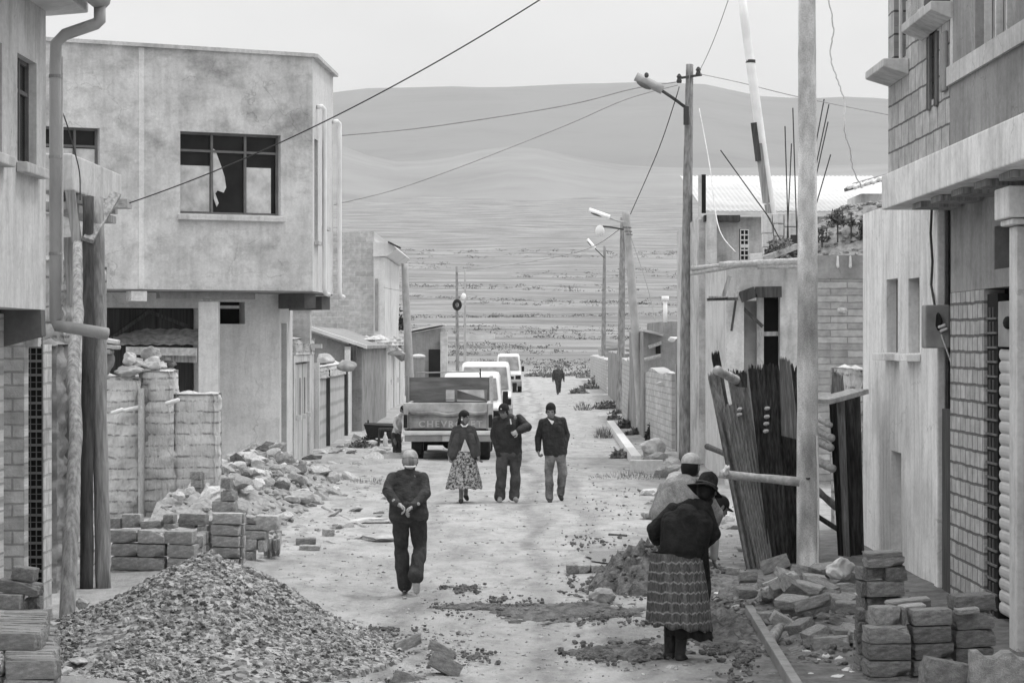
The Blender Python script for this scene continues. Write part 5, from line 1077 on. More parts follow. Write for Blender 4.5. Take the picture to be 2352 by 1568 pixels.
# rebars of an unfinished column
rb_ = thing('rebar_cage', 'splayed bundle of rusty rebar sticking up behind the big pole', 'rebar', (at(1822, 44.6), 44.6, 4.1))
for a, b in (((1832, 600), (1821, 248)), ((1826, 600), (1838, 420)), ((1812, 590), (1803, 290)), ((1806, 595), (1818, 330)), ((1824, 598), (1893, 228)), ((1828, 598), (1904, 240)), ((1832, 598), (1902, 280)), ((1838, 596), (1908, 355)), ((1770, 505), (1655, 345)), ((1818, 600), (1760, 490))):
    mb = MB(); mb.tube([W(a[0], a[1], 44.6), W(b[0], b[1], 44.6)], .011, 6); mb.build('rebar', M['rebar'], rb_)
mb = MB(); mb.bar(W(1830, 600, 44.62), W(1832, 540, 44.62), .25, .1); mb.build('tied_base', M['rebar'], rb_)
# ------------------------------------------------------------------ far right: low walls and shacks
def fwall(x0, y0, x1, Y0_, Y1_, ytop0, label, m='adobe_far', name='low_wall', grp=None, seed=0):
    mb = MB(); A_ = W(x0, 0, Y0_); B_ = W(x1, 0, Y1_); z0 = zt(ytop0, Y0_)
    dd = Vector((B_.x-A_.x, B_.y-A_.y, 0)); L = dd.length; nn = Vector((-dd.y, dd.x, 0)).normalized()*.18; n = max(3, int(L/1.2)); v = []
    for i in range(n+1):
        p = A_+dd*(i/n); zz = z0+noise.noise(Vector((i*.9, seed, 0)))*.18
        v += [(p.x-nn.x, p.y-nn.y, -.05), (p.x-nn.x, p.y-nn.y, zz), (p.x+nn.x, p.y+nn.y, zz-.02), (p.x+nn.x, p.y+nn.y, -.05)]
    f = [(0, 1, 2, 3), (4*n+3, 4*n+2, 4*n+1, 4*n)]
    for i in range(n):
        for k in range(3): a = 4*i+k; f.append((a, a+4, a+5, a+1))
    mb.add(v, f); return single(mb, name, M[m], label, 'wall', group=grp)
shd = thing('dark_shed', 'grey shed wall with timber lintels and a white vent pipe, between the lamp poles', 'shed', (at(1530, 66), 66, 0))
mb = MB(); mb.prism([(at(1478, 66), -.05), (at(1620, 66), -.05), (at(1620, 66), zt(738, 66)), (at(1524, 66), zt(738, 66)), (at(1522, 66), zt(770, 66)), (at(1478, 66), zt(760, 66))], 'y', 66, 74); mb.build('wall', M['plaster_dark'], shd)
mb = MB(); mb.bar(W(1476, 758, 65.7), W(1522, 769, 65.7), .6, .06); mb.build('roof_edge', M['adobe_far'], shd)
mb = MB(); mb.tube([W(1528, 740, 65.8), W(1528, 690, 65.8)], .055, 10); vp = mb.build('vent_pipe', M['pvc'], shd, smooth=True)
mb = MB(); mb.tube([W(1528, 690, 65.8), W(1528, 680, 65.8)], .1, 10); mb.build('vent_cap', M['pvc'], vp, smooth=True)
for a, b in (((1490, 797), (1520, 787)), ((1480, 826), (1518, 816))): mb = MB(); mb.tube([W(a[0], a[1], 65.8), W(b[0], b[1], 65.8)], .05, 8); mb.build('lintel_log', M['wood_pale'], shd)
mb = MB(); mb.box(at(1506, 66), at(1517, 66), 65.95, 66.0, zt(812, 66), zt(792, 66)); mb.build('hole', M['dark'], shd)
fwall(1560, 0, 1475, 58, 69.5, 856, 'uneven adobe street wall running from the shed towards the lamp pole', 'adobe_far', seed=3)
for x, y, Y_, w, h, l in ((1545, 778, 64, 20, 12, 'white stone on the shed corner beside the lamp pole'), (1540, 860, 60, 22, 12, 'flat white stone on the adobe street wall'), (1517, 882, 61, 18, 10, 'round pale stone stuck in the adobe wall')):
    mb = MB(); s = Y_/F; rock(mb, W(x, y, Y_-.4), w*s/2*1.2, .15, h*s/2*1.3); single(mb, 'wall_stone', M['plaster_white'], l, 'stone', group='white stones on the far walls')
mb = MB(); mb.box(at(1552, 57.5), at(1568, 57.5), 57.4, 57.7, -.05, zt(836, 57.5)); single(mb, 'gate_plank', M['wood_mid'], 'tall weathered plank upright left of the lamp pole', 'plank')
fwall(1470, 0, 1440, 72, 86, 830, 'broken wall stretch behind the leaning concrete pole', 'adobe_far', seed=5)
fwall(1440, 0, 1405, 92, 118, 812, 'low wall stretch beyond the dark wood pole', 'plaster_dark', seed=6)
fwall(1402, 0, 1362, 120, 160, 826, 'last crumbling wall stretch by the far lamp pole', 'adobe_far', seed=7)
mb = MB(); mb.prism([(at(1440, 74), 0), (at(1476, 74), 0), (at(1476, 74), zt(835, 74)), (at(1448, 74), zt(842, 74))], 'y', 74, 74.4); single(mb, 'broken_gate', M['wood_mid'], 'dark broken gate leaf leaning by the concrete lamp pole', 'gate')
mb = MB(); mb.bar(W(1388, 788, 172.5), W(1452, 798, 172.5), 6, .35); mb.box(at(1378, 172), at(1452, 172), 171, 176, 0, zt(800, 172)); single(mb, 'far_shack', M['adobe_far'], 'low far shack roof behind the far lamp pole', 'shack')
mb = MB(); mb.bar(W(1070, 778, 230), W(1136, 772, 230), 5, .5); single(mb, 'pale_roof', M['metal_pale'], 'pale far roof lying in the plain right of the globe pole', 'roof')
# ------------------------------------------------------------------ pavers
def paver_mesh(m, seed, wavy=False):
    random.seed(seed); bm = bmesh.new(); bmesh.ops.create_cube(bm, size=1)
    bmesh.ops.subdivide_edges(bm, edges=bm.edges[:], cuts=6 if wavy else 5, use_grid_fill=True)
    for v in bm.verts:
        p = v.co; e = [abs(c) > .49 for c in p]
        if sum(e) >= 2:
            for i in range(3):
                if e[i]: p[i] *= .975 if sum(e) == 2 else .955
        if wavy: p.z += .10*math.sin(p.x*11)*(1 if p.z > -.3 else .2)
        v.co = p+Vector([noise.noise(p*3.1+Vector((seed*5+i*9, 0, 0)))*.035+noise.noise(p*9+Vector((seed*5+i*9, 3, 0)))*.012 for i in range(3)])
    if seed % 2 == 1:                       # a broken corner
        c = Vector((.5, -.5, .5*random.choice((-1, 1))))
        for v in bm.verts:
            d = (v.co-c).length
            if d < .42: v.co += (Vector((0, 0, 0))-c)*.3*(.42-d)/.42*random.uniform(.5, 1.4)
    me = bpy.data.meshes.new('paver'); bm.to_mesh(me); bm.free(); me.materials.append(M[m]); return me
PV = {m: [paver_mesh(m, s) for s in range(6)] for m in ('paver', 'paver_pale', 'paver_dark')}
PVW = {m: paver_mesh(m, 40, True) for m in ('paver', 'paver_pale')}
def paver(c, dims, label, group, m='paver', rot=(0, 0, 0), wavy=False, k=None):
    o = bpy.data.objects.new('paver', PVW[m] if wavy else PV[m][random.randrange(6) if k is None else k]); COL.objects.link(o)
    o.location = c; o.scale = dims; o.rotation_euler = [R(a) for a in rot]; return tag(o, label, 'paver', group)
def pvr(x0, x1, y0, y1, Y, dep, label, group, m='paver', rot=(0, 0, 0), wavy=False, jit=1, k=None):
    a = W(x0, y1, Y); b = W(x1, y0, Y); r = [rot[0]+random.uniform(-1, 1)*jit, rot[1]+random.uniform(-1.2, 1.2)*jit, rot[2]+random.uniform(-3, 3)*jit]
    return paver(((a.x+b.x)/2, Y+dep/2, (a.z+b.z)/2), (b.x-a.x, dep, b.z-a.z), label, group, m, r, wavy, k)
ORD = ['top', 'second', 'third', 'fourth', 'fifth', 'sixth']
random.seed(3)
# right front stack, three columns
g = 'pavers of the front right stack'
cols = [('left', 1992, 2092, 1440, [38, 38, 38, 38]), ('middle', 2096, 2188, 1400, [37, 39, 38, 38, 40]), ('right', 2191, 2284, 1366, [37, 42, 42, 44, 38])]
for nm, x0, x1, y, hs in cols:
    for i, h in enumerate(hs):
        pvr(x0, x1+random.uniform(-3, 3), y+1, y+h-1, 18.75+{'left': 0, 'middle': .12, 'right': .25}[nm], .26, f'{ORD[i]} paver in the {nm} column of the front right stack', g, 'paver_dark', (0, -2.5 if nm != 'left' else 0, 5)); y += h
pvr(2004, 2064, 1394, 1437, 18.9, .2, 'broken half paver lying on the left column of the front stack', g, 'paver', (0, 0, 8), k=1)
pvr(2072, 2082, 1398, 1436, 18.9, .2, 'thin paver slice upright beside the broken half', g, 'paver')
for k, (a, b, y0, y1, Y) in enumerate(((2040, 2138, 1378, 1390, 19.4), (2070, 2128, 1391, 1400, 19.1), (2200, 2250, 1398, 1410, 18.85))):
    pvr(a, b, y0, y1, Y, .2, ('long flat slab on top of the front right stack', 'shorter slab lying under the long flat one', 'bent flake of cement on the right column')[k], g, 'paver_pale', (0, -5, 0))
for i in range(7): pvr(1968+random.uniform(0, 6), 1990, 1400+i*26, 1424+i*26, 19.3, .22, 'rear paver peeping out at the left side of the front right stack', g, 'paver_dark')
g = 'pavers of the slit wall stack'
for i, (a, b, y0, y1) in enumerate(((1990, 2074, 1268, 1280), (1992, 2078, 1279, 1302), (1990, 2050, 1304, 1328), (2034, 2084, 1302, 1334), (1994, 2076, 1336, 1370), (1990, 2040, 1372, 1400), (2042, 2074, 1373, 1400), (1976, 1993, 1304, 1332), (1976, 1992, 1336, 1370), (1976, 1990, 1372, 1400), (1990, 2074, 1402, 1430), (1990, 2074, 1432, 1465))):
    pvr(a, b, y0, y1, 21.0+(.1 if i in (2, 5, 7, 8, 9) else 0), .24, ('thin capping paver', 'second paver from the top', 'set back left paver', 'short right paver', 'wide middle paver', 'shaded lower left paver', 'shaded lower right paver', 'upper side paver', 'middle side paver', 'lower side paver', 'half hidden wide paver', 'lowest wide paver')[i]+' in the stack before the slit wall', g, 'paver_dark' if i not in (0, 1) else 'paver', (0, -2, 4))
ICO = bmesh.new(); bmesh.ops.create_icosphere(ICO, subdivisions=1, radius=1); IV = [v.co.copy() for v in ICO.verts]; IFc = [tuple(v.index for v in f.verts) for f in ICO.faces]; ICO.free()
def chip(mb, c, r, flat=.6, nrm=None):
    rm = Matrix.Rotation(random.random()*6.28, 3, 'Z') @ Matrix.Rotation(random.gauss(0, .5), 3, 'X'); s = Vector((r*random.uniform(.7, 1.5), r*random.uniform(.6, 1.1), r*flat*random.uniform(.5, 1.2)))
    mb.add([Vector(c)+rm @ Vector((p.x*s.x*random.uniform(.7, 1.2), p.y*s.y*random.uniform(.7, 1.2), p.z*s.z)) for p in IV], IFc)
# earth under the loose heap right of the woman
mb = MB(); n = 40
def heapz(X, Y):
    a = max(0, 1-abs(X-3.15)/1.15); b = min(1, max(0, (Y-19.0)/3))*min(1, max(0, (26.5-Y)/2))
    return .17*min(1, a*1.6)*b+noise.fractal(Vector((X*4, Y*4, 2)), .8, 2, 4)*.05-.03
for j in range(n):
    for i in range(n): X = 1.9+2.6*i/(n-1); Y = 18.2+9*j/(n-1); mb.v.append((X, Y, heapz(X, Y)))
for j in range(n-1):
    for i in range(n-1): a = j*n+i; mb.f.append((a, a+1, a+n+1, a+n))
M['bank'] = mat('bank_rubble', .22, .7, 9, bump=1, bscale=30, bd=.04)
for _ in range(1500):
    X = random.uniform(2.0, 4.4); Y = random.uniform(18.3, 26.8); chip(mb, (X, Y, heapz(X, Y)+.005), random.choice((.01, .015, .02, .03, .05)), .7)
struct(mb, 'earth_bank', M['bank'], 'stuff', fixn=False)
g = 'loose pavers heaped by the big pole'
lst = [(1750, 1816, 1282, 1314, 0, -18, 'dark paver tipped up at the top left of the loose heap'), (1754, 1836, 1326, 1350, 1, -20, 'pale topped paver slanting below the dark tipped one'), (1757, 1832, 1345, 1366, 0, -16, 'paver under the pale slanting one'), (1802, 1842, 1318, 1346, 1, 18, 'pale broken chunk in front of the big pole'), (1846, 1898, 1322, 1358, 0, 6, 'squarish paver against the big pole foot'),
       (1813, 1890, 1362, 1386, 0, -4, 'long paver below the squarish one'), (1818, 1888, 1388, 1412, 0, 3, 'long paver lower in the loose heap, two below the squarish one'), (1898, 1966, 1342, 1364, 1, 0, 'wavy topped pale paver under the boulder'), (1898, 1962, 1366, 1386, 0, 0, 'paver directly under the wavy one'), (1894, 1962, 1388, 1414, 1, -5, 'pale topped paver third below the boulder'),
       (1908, 1978, 1418, 1440, 1, -6, 'pale paver fourth below the boulder'), (1768, 1800, 1352, 1378, 1, -14, 'small pale paver at the left slope of the heap'), (1795, 1815, 1376, 1404, 0, 12, 'stub of paver on the left slope'), (1744, 1778, 1408, 1444, 1, 0, 'half paver on end by the kerb top'), (1822, 1876, 1440, 1468, 1, -22, 'tilted paver low in the middle of the heap'),
       (1850, 1896, 1456, 1482, 1, -8, 'pale wedge paver at the foot of the heap'), (1934, 1962, 1420, 1450, 0, 10, 'dark upright chunk beside the front stack'), (1905, 1950, 1454, 1486, 0, 6, 'paver sunk in earth near the front stack'), (1955, 1990, 1450, 1490, 0, -4, 'paver leaning on the front stack side'), (1752, 1790, 1444, 1470, 0, -30, 'paver slid down against the kerb'), (1700, 1742, 1318, 1338, 0, -3, 'flat paver at the foot of the grey sheets'), (1670, 1700, 1305, 1322, 1, 6, 'small pale paver left of the sheets foot'), (1693, 1738, 1352, 1374, 0, 4, 'half buried paver left of the heap')]
for i, (a, b, y0, y1, pale, tl, lab) in enumerate(lst):
    Y = 24.4-(y0-1285)/195*3.2; pvr(a, b, y0, y1, Y, .22, lab, g, 'paver_pale' if pale else 'paver', (random.uniform(-14, 4), tl, random.uniform(-20, 20)), wavy=(i == 7))
mb = MB(); rock(mb, W(1928, 1306, 23.9), .17, .14, .12, 3.3, 3, .25); single(mb, 'boulder', M['plaster_white'], 'big pale boulder on top of the loose heap', 'boulder')
log('charred log end poking out over the kerb', (1746, 1512), (1790, 1440), 20.6, 21.3, .05, 'wood_mid', grp='logs by the kerb')
pvr(2122, 2236, 1520, 1590, 17.9, .2, 'tilted paver at the bottom right corner', 'pavers at the bottom edge', 'paver', (0, 12, 10)); pvr(2230, 2362, 1504, 1600, 17.8, .18, 'wavy edged paver standing in the bottom right corner', 'pavers at the bottom edge', 'paver', (0, 0, -6), wavy=True)
random.seed(11)
def pile_bits(n, reg, rr, label, group, m='stone', cat='stone', name='stone', flat=.6, zfun=None, sub=2, skew=1):
    """n separate stones strewn over a picture region of the ground, sharing three meshes"""
    mes = []
    for s in range(4):
        t = MB(); rock(t, (0, 0, 0), 1, 1, 1, None, sub, .35); me = bpy.data.meshes.new(name); me.from_pydata(t.v, [], t.f); me.materials.append(M[m]); mes.append(me)
    for i in range(n):
        x = random.uniform(reg[0], reg[1]); y = reg[2]+(reg[3]-reg[2])*random.random()**skew; p = G(x, y); r = random.uniform(*rr)
        z = (zfun(p.x, p.y) if zfun else 0); o = bpy.data.objects.new(name, mes[i % 4]); COL.objects.link(o)
        o.scale = (r*random.uniform(.8, 1.4), r*random.uniform(.7, 1.2), r*flat*random.uniform(.7, 1.2)); o.location = (p.x, p.y, z+r*flat*.45); o.rotation_euler = (random.uniform(-.4, .4), random.uniform(-.4, .4), random.uniform(0, 6.3))
        tag(o, label, cat, group)
pile_bits(26, (1640, 1990, 1330, 1500), (.03, .08), 'broken lump in the earth around the loose paver heap', 'lumps around the paver heap', 'paver', zfun=heapz)
pile_bits(14, (1850, 1985, 1490, 1560), (.03, .07), 'pale scrap on the earth left of the front right stack', 'scraps by the front stack', 'plaster_white', flat=.4)
# kerbs
for i, (ya, yb) in enumerate(((17.2, 18.6), (18.62, 20.1), (20.12, 21.6), (21.62, 23.3))):
    mb = MB(); xa, xb = 2.10+(ya-18.8)*.03, 2.10+(yb-18.8)*.03; mb.bar((xa+.05, ya, .03), (xb+.05, yb, .03), .08, .17); single(mb, 'kerb_stone', M['plaster_dark'], ('nearest', 'second', 'third', 'last')[i]+' kerb stone running up from the bottom edge towards the woman', 'kerb', bevel=.012, group='kerb stones in front')
mb = MB(); a, b = G(1462, 1066), G(1402, 978); mb.bar(a+Vector((0, 0, .08)), b+Vector((0, 0, .06)), .22, .22); single(mb, 'kerb', M['plaster_white'], 'bright whitewashed kerb slanting away on the right side of the street', 'kerb', bevel=.02)
mb = MB(); c = G(1486, 1086); mb.box(c.x-.33, c.x+.33, c.y, c.y+.25, -.05, .26); single(mb, 'kerb_block', M['plaster_mid'], 'grey end block closing the bright kerb', 'kerb', bevel=.02)
for i in range(5): pvr(1301+i*28, 1328+i*28, 1298, 1317, 27.6, .2, ('first', 'second', 'third', 'fourth', 'fifth')[i]+' from the left in the little paver row before the puddle', 'paver row by the puddle', 'paver')
M['water'] = newmat('puddle_water', .04, .5)[0]; M['water'].node_tree.nodes["Principled BSDF"].inputs['Base Color'].default_value = (.12, .12, .12, 1); M['water'].node_tree.nodes["Principled BSDF"].inputs['Metallic'].default_value = .0
mb = MB(); c = G(1402, 1284); v = []
for k in range(40): a = 2*math.pi*k/40; r = 1+.25*noise.noise(Vector((math.cos(a)*2, math.sin(a)*2, 1))); v.append((c.x+math.cos(a)*.28*r, c.y+math.sin(a)*.85*r, .035))
mb.add(v, [tuple(range(40))]); struct(mb, 'puddle', M['water'])
# dug earth by the couple, clods over the street
def mound(name, cx, cy, rx, ry, h, m, n=46, seed=1, kind='stuff', rough=.1):
    mb = MB()
    for j in range(n):
        for i in range(n):
            u = -1.3+2.6*i/(n-1); v = -1.3+2.6*j/(n-1); r = math.hypot(u, v)+noise.noise(Vector((u*2, v*2, seed)))*.2
            z = h*max(0, 1-r)**.85+noise.fractal(Vector((u*5, v*5, seed)), .8, 2, 5)*rough*h*(1.2-min(1, r*.8)); z = z if r+.45*noise.noise(Vector((u*4, v*4, seed+3))) < .95 else -.06
            mb.v.append((cx+u*rx, cy+v*ry, z))
    for j in range(n-1):
        for i in range(n-1): a = j*n+i; mb.f.append((a, a+1, a+n+1, a+n))
    return mb
mb = mound('', 1.42, 26.1, .62, .95, .5, 'soil', seed=4, rough=.35)
for _ in range(260):
    a = random.random()*6.28; r = random.random()**.6*1.25; chip(mb, (1.42+math.cos(a)*r*.62, 26.1+math.sin(a)*r*.95, max(0, .5*max(0, 1-r)**.85)), random.uniform(.01, .045), .8)
struct(mb, 'soil_heap', M['soil'], 'stuff', fixn=False)
mb = MB()
def clods(mb, n, x0, y0, x1, y1, spread, rr):
    for _ in range(n):
        t = random.random(); x = x0+(x1-x0)*t+random.gauss(0, 18); y = y0+(y1-y0)*t+random.gauss(0, spread)
        if noise.noise(Vector((x*.02, y*.05, 3))) < -.12 or y < 800: continue
        p = G(x, y); chip(mb, (p.x, p.y, .02+gh(p.x, p.y)), random.uniform(*rr)*random.choice((.6, 1, 1, 1.4)), .7)
soil = []
for cx_s, cy_s, rx_s, ry_s, h_s, sd_s in ((.55, 23.7, .85, 1.0, .05, 3), (.98, 20.55, .6, .5, .06, 5), (1.9, 22.3, .5, 2.2, .07, 7), (-.35, 24.1, .5, .3, .03, 9), (1.55, 27.5, .5, 1.6, .05, 11), (2.5, 25.5, .7, 2.0, .08, 13)):
    q = mound('', cx_s, cy_s, rx_s, ry_s, h_s, 'soil', 60, sd_s, rough=.9); mb.add([(x, y, z+gh(x, y) if z > .004 else z-.03) for x, y, z in q.v], q.f)
clods(mb, 924, 1120, 1382, 1490, 1432, 10, (0.0060, 0.0279)); clods(mb, 352, 990, 1400, 1250, 1395, 10, (0.0050, 0.0186)); clods(mb, 198, 840, 1440, 940, 1446, 5, (0.0050, 0.0186)); clods(mb, 704, 1320, 1500, 1560, 1500, 12, (0.0060, 0.0310)); clods(mb, 132, 1020, 1360, 1085, 1350, 5, (0.0075, 0.0279)); clods(mb, 110, 1060, 1505, 1150, 1510, 6, (0.0050, 0.0248)); clods(mb, 1100, 1600, 1380, 1720, 1500, 45, (0.0050, 0.0310)); clods(mb, 440, 1560, 1250, 1680, 1330, 30, (0.0050, 0.0310)); clods(mb, 352, 1300, 1345, 1460, 1350, 20, (0.0050, 0.0248))
clods(mb, 120, 1290, 1240, 1440, 1262, 12, (0.0050, 0.0310)); clods(mb, 150, 1330, 1180, 1480, 1130, 30, (0.0050, 0.0220))
struct(mb, 'soil_clods', M['soil'], 'stuff', fixn=False)
mb = MB()
for _ in range(3400):
    y = 850+720*random.random()**1.1; x = random.uniform(640, 1720); p = G(x, y)
    if p.x < -4.3: continue
    chip(mb, (p.x, p.y, gh(p.x, p.y)+.004), random.choice((.004, .006, .008, .012, .018))*(1+p.y/60), .5)
M['pebble'] = mat('pebbles', .36, .5, 9, bump=0)
struct(mb, 'pebbles', M['pebble'], 'stuff', fixn=False)
pile_bits(16, (1310, 1640, 1330, 1540), (.025, .06), 'stray stone on the trampled earth around the couple', 'stray stones by the couple', 'stone')
mb = MB(); c = G(1382, 1384); rock(mb, (c.x, c.y, .08), .13, .1, .1, 5.5, 3, .3); single(mb, 'boulder', M['stone'], 'dark sided stone with bright top on the street left of the woman', 'boulder')
# loose bricks on the street beside the gravel
g = 'bricks lying at the gravel edge'
for a, b, y0, y1, tl, yaw, lab in ((904, 968, 1466, 1492, -22, 10, 'tilted brick at the gravel edge, farthest of the four'), (982, 1048, 1484, 1506, 30, 0, 'brick slanting down to the right at the gravel edge'), (985, 1060, 1512, 1548, 30, 5, 'thick brick at the right of the gravel bricks'), (900, 972, 1548, 1590, 14, 0, 'brick cut by the bottom edge beside the gravel')):
    pvr(a, b, y0, y1, gy(min(1566, y1+6)), .16, lab, g, 'paver', (-8, tl, yaw))
# ------------------------------------------------------------------ gravel heap
random.seed(21)
def gz(X, Y):
    u = (X+2.56)/1.95; v = (Y-20.55)/2.15; r = math.hypot(u*(1.13 if u > 0 else .93), v)
    z = .96*(.55*max(0, 1-r)**1.0+.45*max(0, 1-r*1.05)**1.9)-.04*max(0, 1-r*4); z += .12*noise.noise(Vector((X*1.3, Y*1.3, 0)))*max(0, 1.15-r)
    z2 = .16*max(0, 1-math.hypot((X+3.3)/.9, (Y-19.4)/1.1))
    return max(z, z2)+.012*noise.noise(Vector((X*7, Y*7, 2)))
mb = MB(); n = 110
for j in range(n):
    for i in range(n):
        X = -4.5+4.2*i/(n-1); Y = 18.2+4.8*j/(n-1); z = gz(X, Y); mb.v.append((X, Y, z if z > .012 else -.08))
for j in range(n-1):
    for i in range(n-1): a = j*n+i; mb.f.append((a, a+1, a+n+1, a+n))
M['gravel_stones'] = None
def gravel_mat():
    m, nt, b = newmat('gravel_stones', .9, .2); v = vec(nt); vo = nd(nt, "ShaderNodeTexVoronoi", Scale=26.0); nt.links.new(v, vo.inputs['Vector']); s = nt.nodes.new("ShaderNodeSeparateColor"); nt.links.new(vo.outputs['Color'], s.inputs[0])
    o = mrange(nt, s.outputs[0], 0, 1, .055, .46); o = mth(nt, 'MULTIPLY', o, mrange(nt, noi(nt, v, .9, 3), .3, .7, .8, 1.15)); nt.links.new(o, b.inputs['Base Color']); return m
M['gravel_stones'] = gravel_mat()
cnt = 0
while cnt < 34000:
    X = random.uniform(-4.4, -.35); Y = random.uniform(18.3, 22.4); z = gz(X, Y)
    if z < .015 and random.random() > .06: continue
    if z < .004: z = gh(X, Y)
    if noise.noise(Vector((X*1.6+3, Y*1.1, 7))) > .30 and random.random() < .85: cnt += 1; continue
    chip(mb, (X, Y, z), random.choice((.004, .005, .006, .007, .007, .008, .009, .009, .01, .012, .014, .018, .024, .034)), random.choice((.5, .7, .9))); cnt += 1
pl_ = struct(mb, 'gravel_heap', M['gravel_stones'], 'stuff', fixn=False)
random.seed(31)
for x, y, w, h, l in ((330, 1420, 36, 14, 'flat pale stone on the upper left of the gravel heap'), (292, 1428, 18, 22, 'upright pale chip on the left of the gravel heap'), (545, 1480, 30, 22, 'split slab shard on the gravel heap front'), (256, 1508, 28, 22, 'round pale stone low on the gravel heap'), (150, 1543, 46, 28, 'largest pale cobble at the left foot of the gravel'), (352, 1565, 30, 26, 'pale cobble at the bottom edge of the gravel'), (120, 1437, 40, 22, 'smooth white stone lying by the leaning prop foot'), (190, 1385, 34, 26, 'pale round stone behind the leaning prop'), (110, 1412, 30, 28, 'grey stone behind the white one near the hollow wall'), (672, 1405, 20, 14, 'dark stone on the right shoulder of the gravel heap'), (180, 1517, 50, 16, 'flat slab stone at the left of the gravel foot')):
    ya = 20.2
    for _ in range(30): q = W(x, y, ya); ya += (.6 if q.z > gz(q.x, q.y)+.02 else -.3)*.15
    mb = MB(); s = ya/F; rock(mb, W(x, y, ya), w*s/2*1.15, w*s/2*.8, h*s/2*1.1, sub=3); single(mb, 'cobble', M['stone_dark' if 'dark' in l else 'stone'], l, 'stone', smooth=False, group='cobbles on the gravel')
# ------------------------------------------------------------------ left front stack of pavers on edge
random.seed(41)
mes = []
g = 'pavers on edge in the left corner stack'
for lay, (z0, h, ya, yb, xr) in enumerate(((0.0, .135, 18.0, 20.7, -3.86), (.137, .135, 18.0, 20.75, -3.84), (.274, .13, 18.6, 20.2, -3.9))):
    y = ya
    while y < yb:
        t = random.uniform(.055, .08); jx = random.uniform(-.03, .03)-(.10*(20.7-y)/2.7 if lay == 2 else 0)
        xr = -.1885*(y+t/2)-(.0, .0, .05)[lay]; paver((xr-.18+jx, y+t/2, z0+h/2+random.uniform(-.006, .006)), (.38, t*.97, h), f'thin paver on edge in the {("lowest", "middle", "upper")[lay]} layer of the left corner stack', g, 'paver_pale', (random.uniform(-2, 2), random.uniform(-2, 2), -7+random.uniform(-2, 2))); y += t
    y = ya
    while y < yb-.1: 
        xr = -.1885*(y+.12); paver((xr-.62, y+.12, z0+h/2), (.42, .22, h*.97), f'rear paver behind the edge row, {("lowest", "middle", "upper")[lay]} layer of the left corner stack', g, 'paver_pale', (0, 0, random.uniform(-2, 2))); y += .24
g = 'pavers tossed on the left corner stack'
for a, b, y0, y1, Y, tl, lab in ((-12, 35, 1404, 1440, 20.2, 0, 'left of the two pavers lying level on the left corner stack'), (37, 96, 1404, 1440, 20.25, 0, 'right of the two pavers lying level on the left corner stack'), (-20, 46, 1366, 1402, 20.3, 3, 'paver resting on the level pair at the frame edge'), (47, 58, 1380, 1404, 20.4, 0, 'thin upright piece beside the paver at the frame edge'), (-10, 90, 1336, 1364, 20.4, 7, 'long paver tilted down to the right at the frame edge'), (60, 88, 1372, 1404, 20.5, -4, 'short paver under the tilted long one'), (26, 78, 1304, 1334, 20.45, 9, 'topmost tilted paver in the left corner'), (97, 108, 1402, 1440, 20.4, 0, 'narrow paver end right of the level pair')):
    pvr(a, b, y0, y1, Y, .2, lab, g, 'paver', (0, tl, -4), jit=.5)
pvr(-30, 42, 1482, 1524, 18.8, .2, 'big paver face at the left edge low in the corner', g, 'paver', (0, 2, 0))
# ------------------------------------------------------------------ left stacks behind the gravel
random.seed(51)
g = 'pavers of the long left stack'
for c, (x0, x1) in enumerate(((254, 316), (318, 380), (382, 447))):
    for r_ in range(5):
        y0 = 1216+r_*31+c*1.5; dx = random.uniform(-3, 3); pvr(x0+dx, x1+dx, y0+1, y0+30, 27.2, .24, f'{ORD[r_]} paver in the {("left", "middle", "right")[c]} column of the long left stack', g, 'paver_pale', (0, 1, -6))
for k in range(14):
    yv = 27.5+k*.13; paver((at(452, 27.3)-.02+random.uniform(-.02, .02), yv, .38), (.12, .11, .13), 'small end paver along the side of the long left stack', g, 'paver_pale', (0, 0, random.uniform(-4, 4)))
    paver((at(452, 27.3)-.02+random.uniform(-.02, .02), yv, .24), (.12, .11, .13), 'small end paver along the side of the long left stack', g, 'paver_pale', (0, 0, random.uniform(-4, 4)))
    paver((at(452, 27.3)-.02+random.uniform(-.02, .02), yv, .10), (.12, .11, .13), 'small end paver along the side of the long left stack', g, 'paver_pale', (0, 0, random.uniform(-4, 4)))
for a, b, y0, y1, m_, tl, lab in ((280, 323, 1181, 1212, 'paver', 0, 'upright paver on top of the long left stack'), (250, 278, 1190, 1214, 'paver', 0, 'low paver on the stack top next to the thick post'), (324, 372, 1196, 1214, 'paver_pale', -5, 'flat tilted paver right of the upright one'), (376, 400, 1182, 1202, 'paver', 0, 'little paver end on the stack top'), (378, 402, 1203, 1214, 'paver_pale', 0, 'thin paver under the little end'), (412, 474, 1180, 1206, 'paver_pale', 0, 'broad pale paver on the right of the stack top'), (408, 450, 1194, 1212, 'paver_dark', 6, 'dark flat paver under the broad pale one'), (454, 478, 1208, 1238, 'paver_pale', 0, 'end paver stepping down at the right of the stack top'), (480, 490, 1196, 1228, 'paver_pale', 0, 'narrow end paver close to the four high stack')):
    pvr(a, b, y0, y1, 27.5 if a < 405 else 28.2, .2, lab, g, m_, (0, tl, -6))
g = 'pavers of the four high stack'
for r_ in range(6):
    y0 = 1178+r_*26; dx = random.uniform(-2, 2); pvr(486+dx, 553+dx-r_*1.2, y0+1, y0+25, 28.0, .24, f'{ORD[r_]} paver in the narrow four high stack', g, 'paver_pale', (0, 1, -4))
    if r_ < 5: pvr(553+dx, 560+dx, y0+2, y0+24, 28.1, .2, f'{ORD[r_]} side paver of the narrow four high stack', g, 'paver_pale')
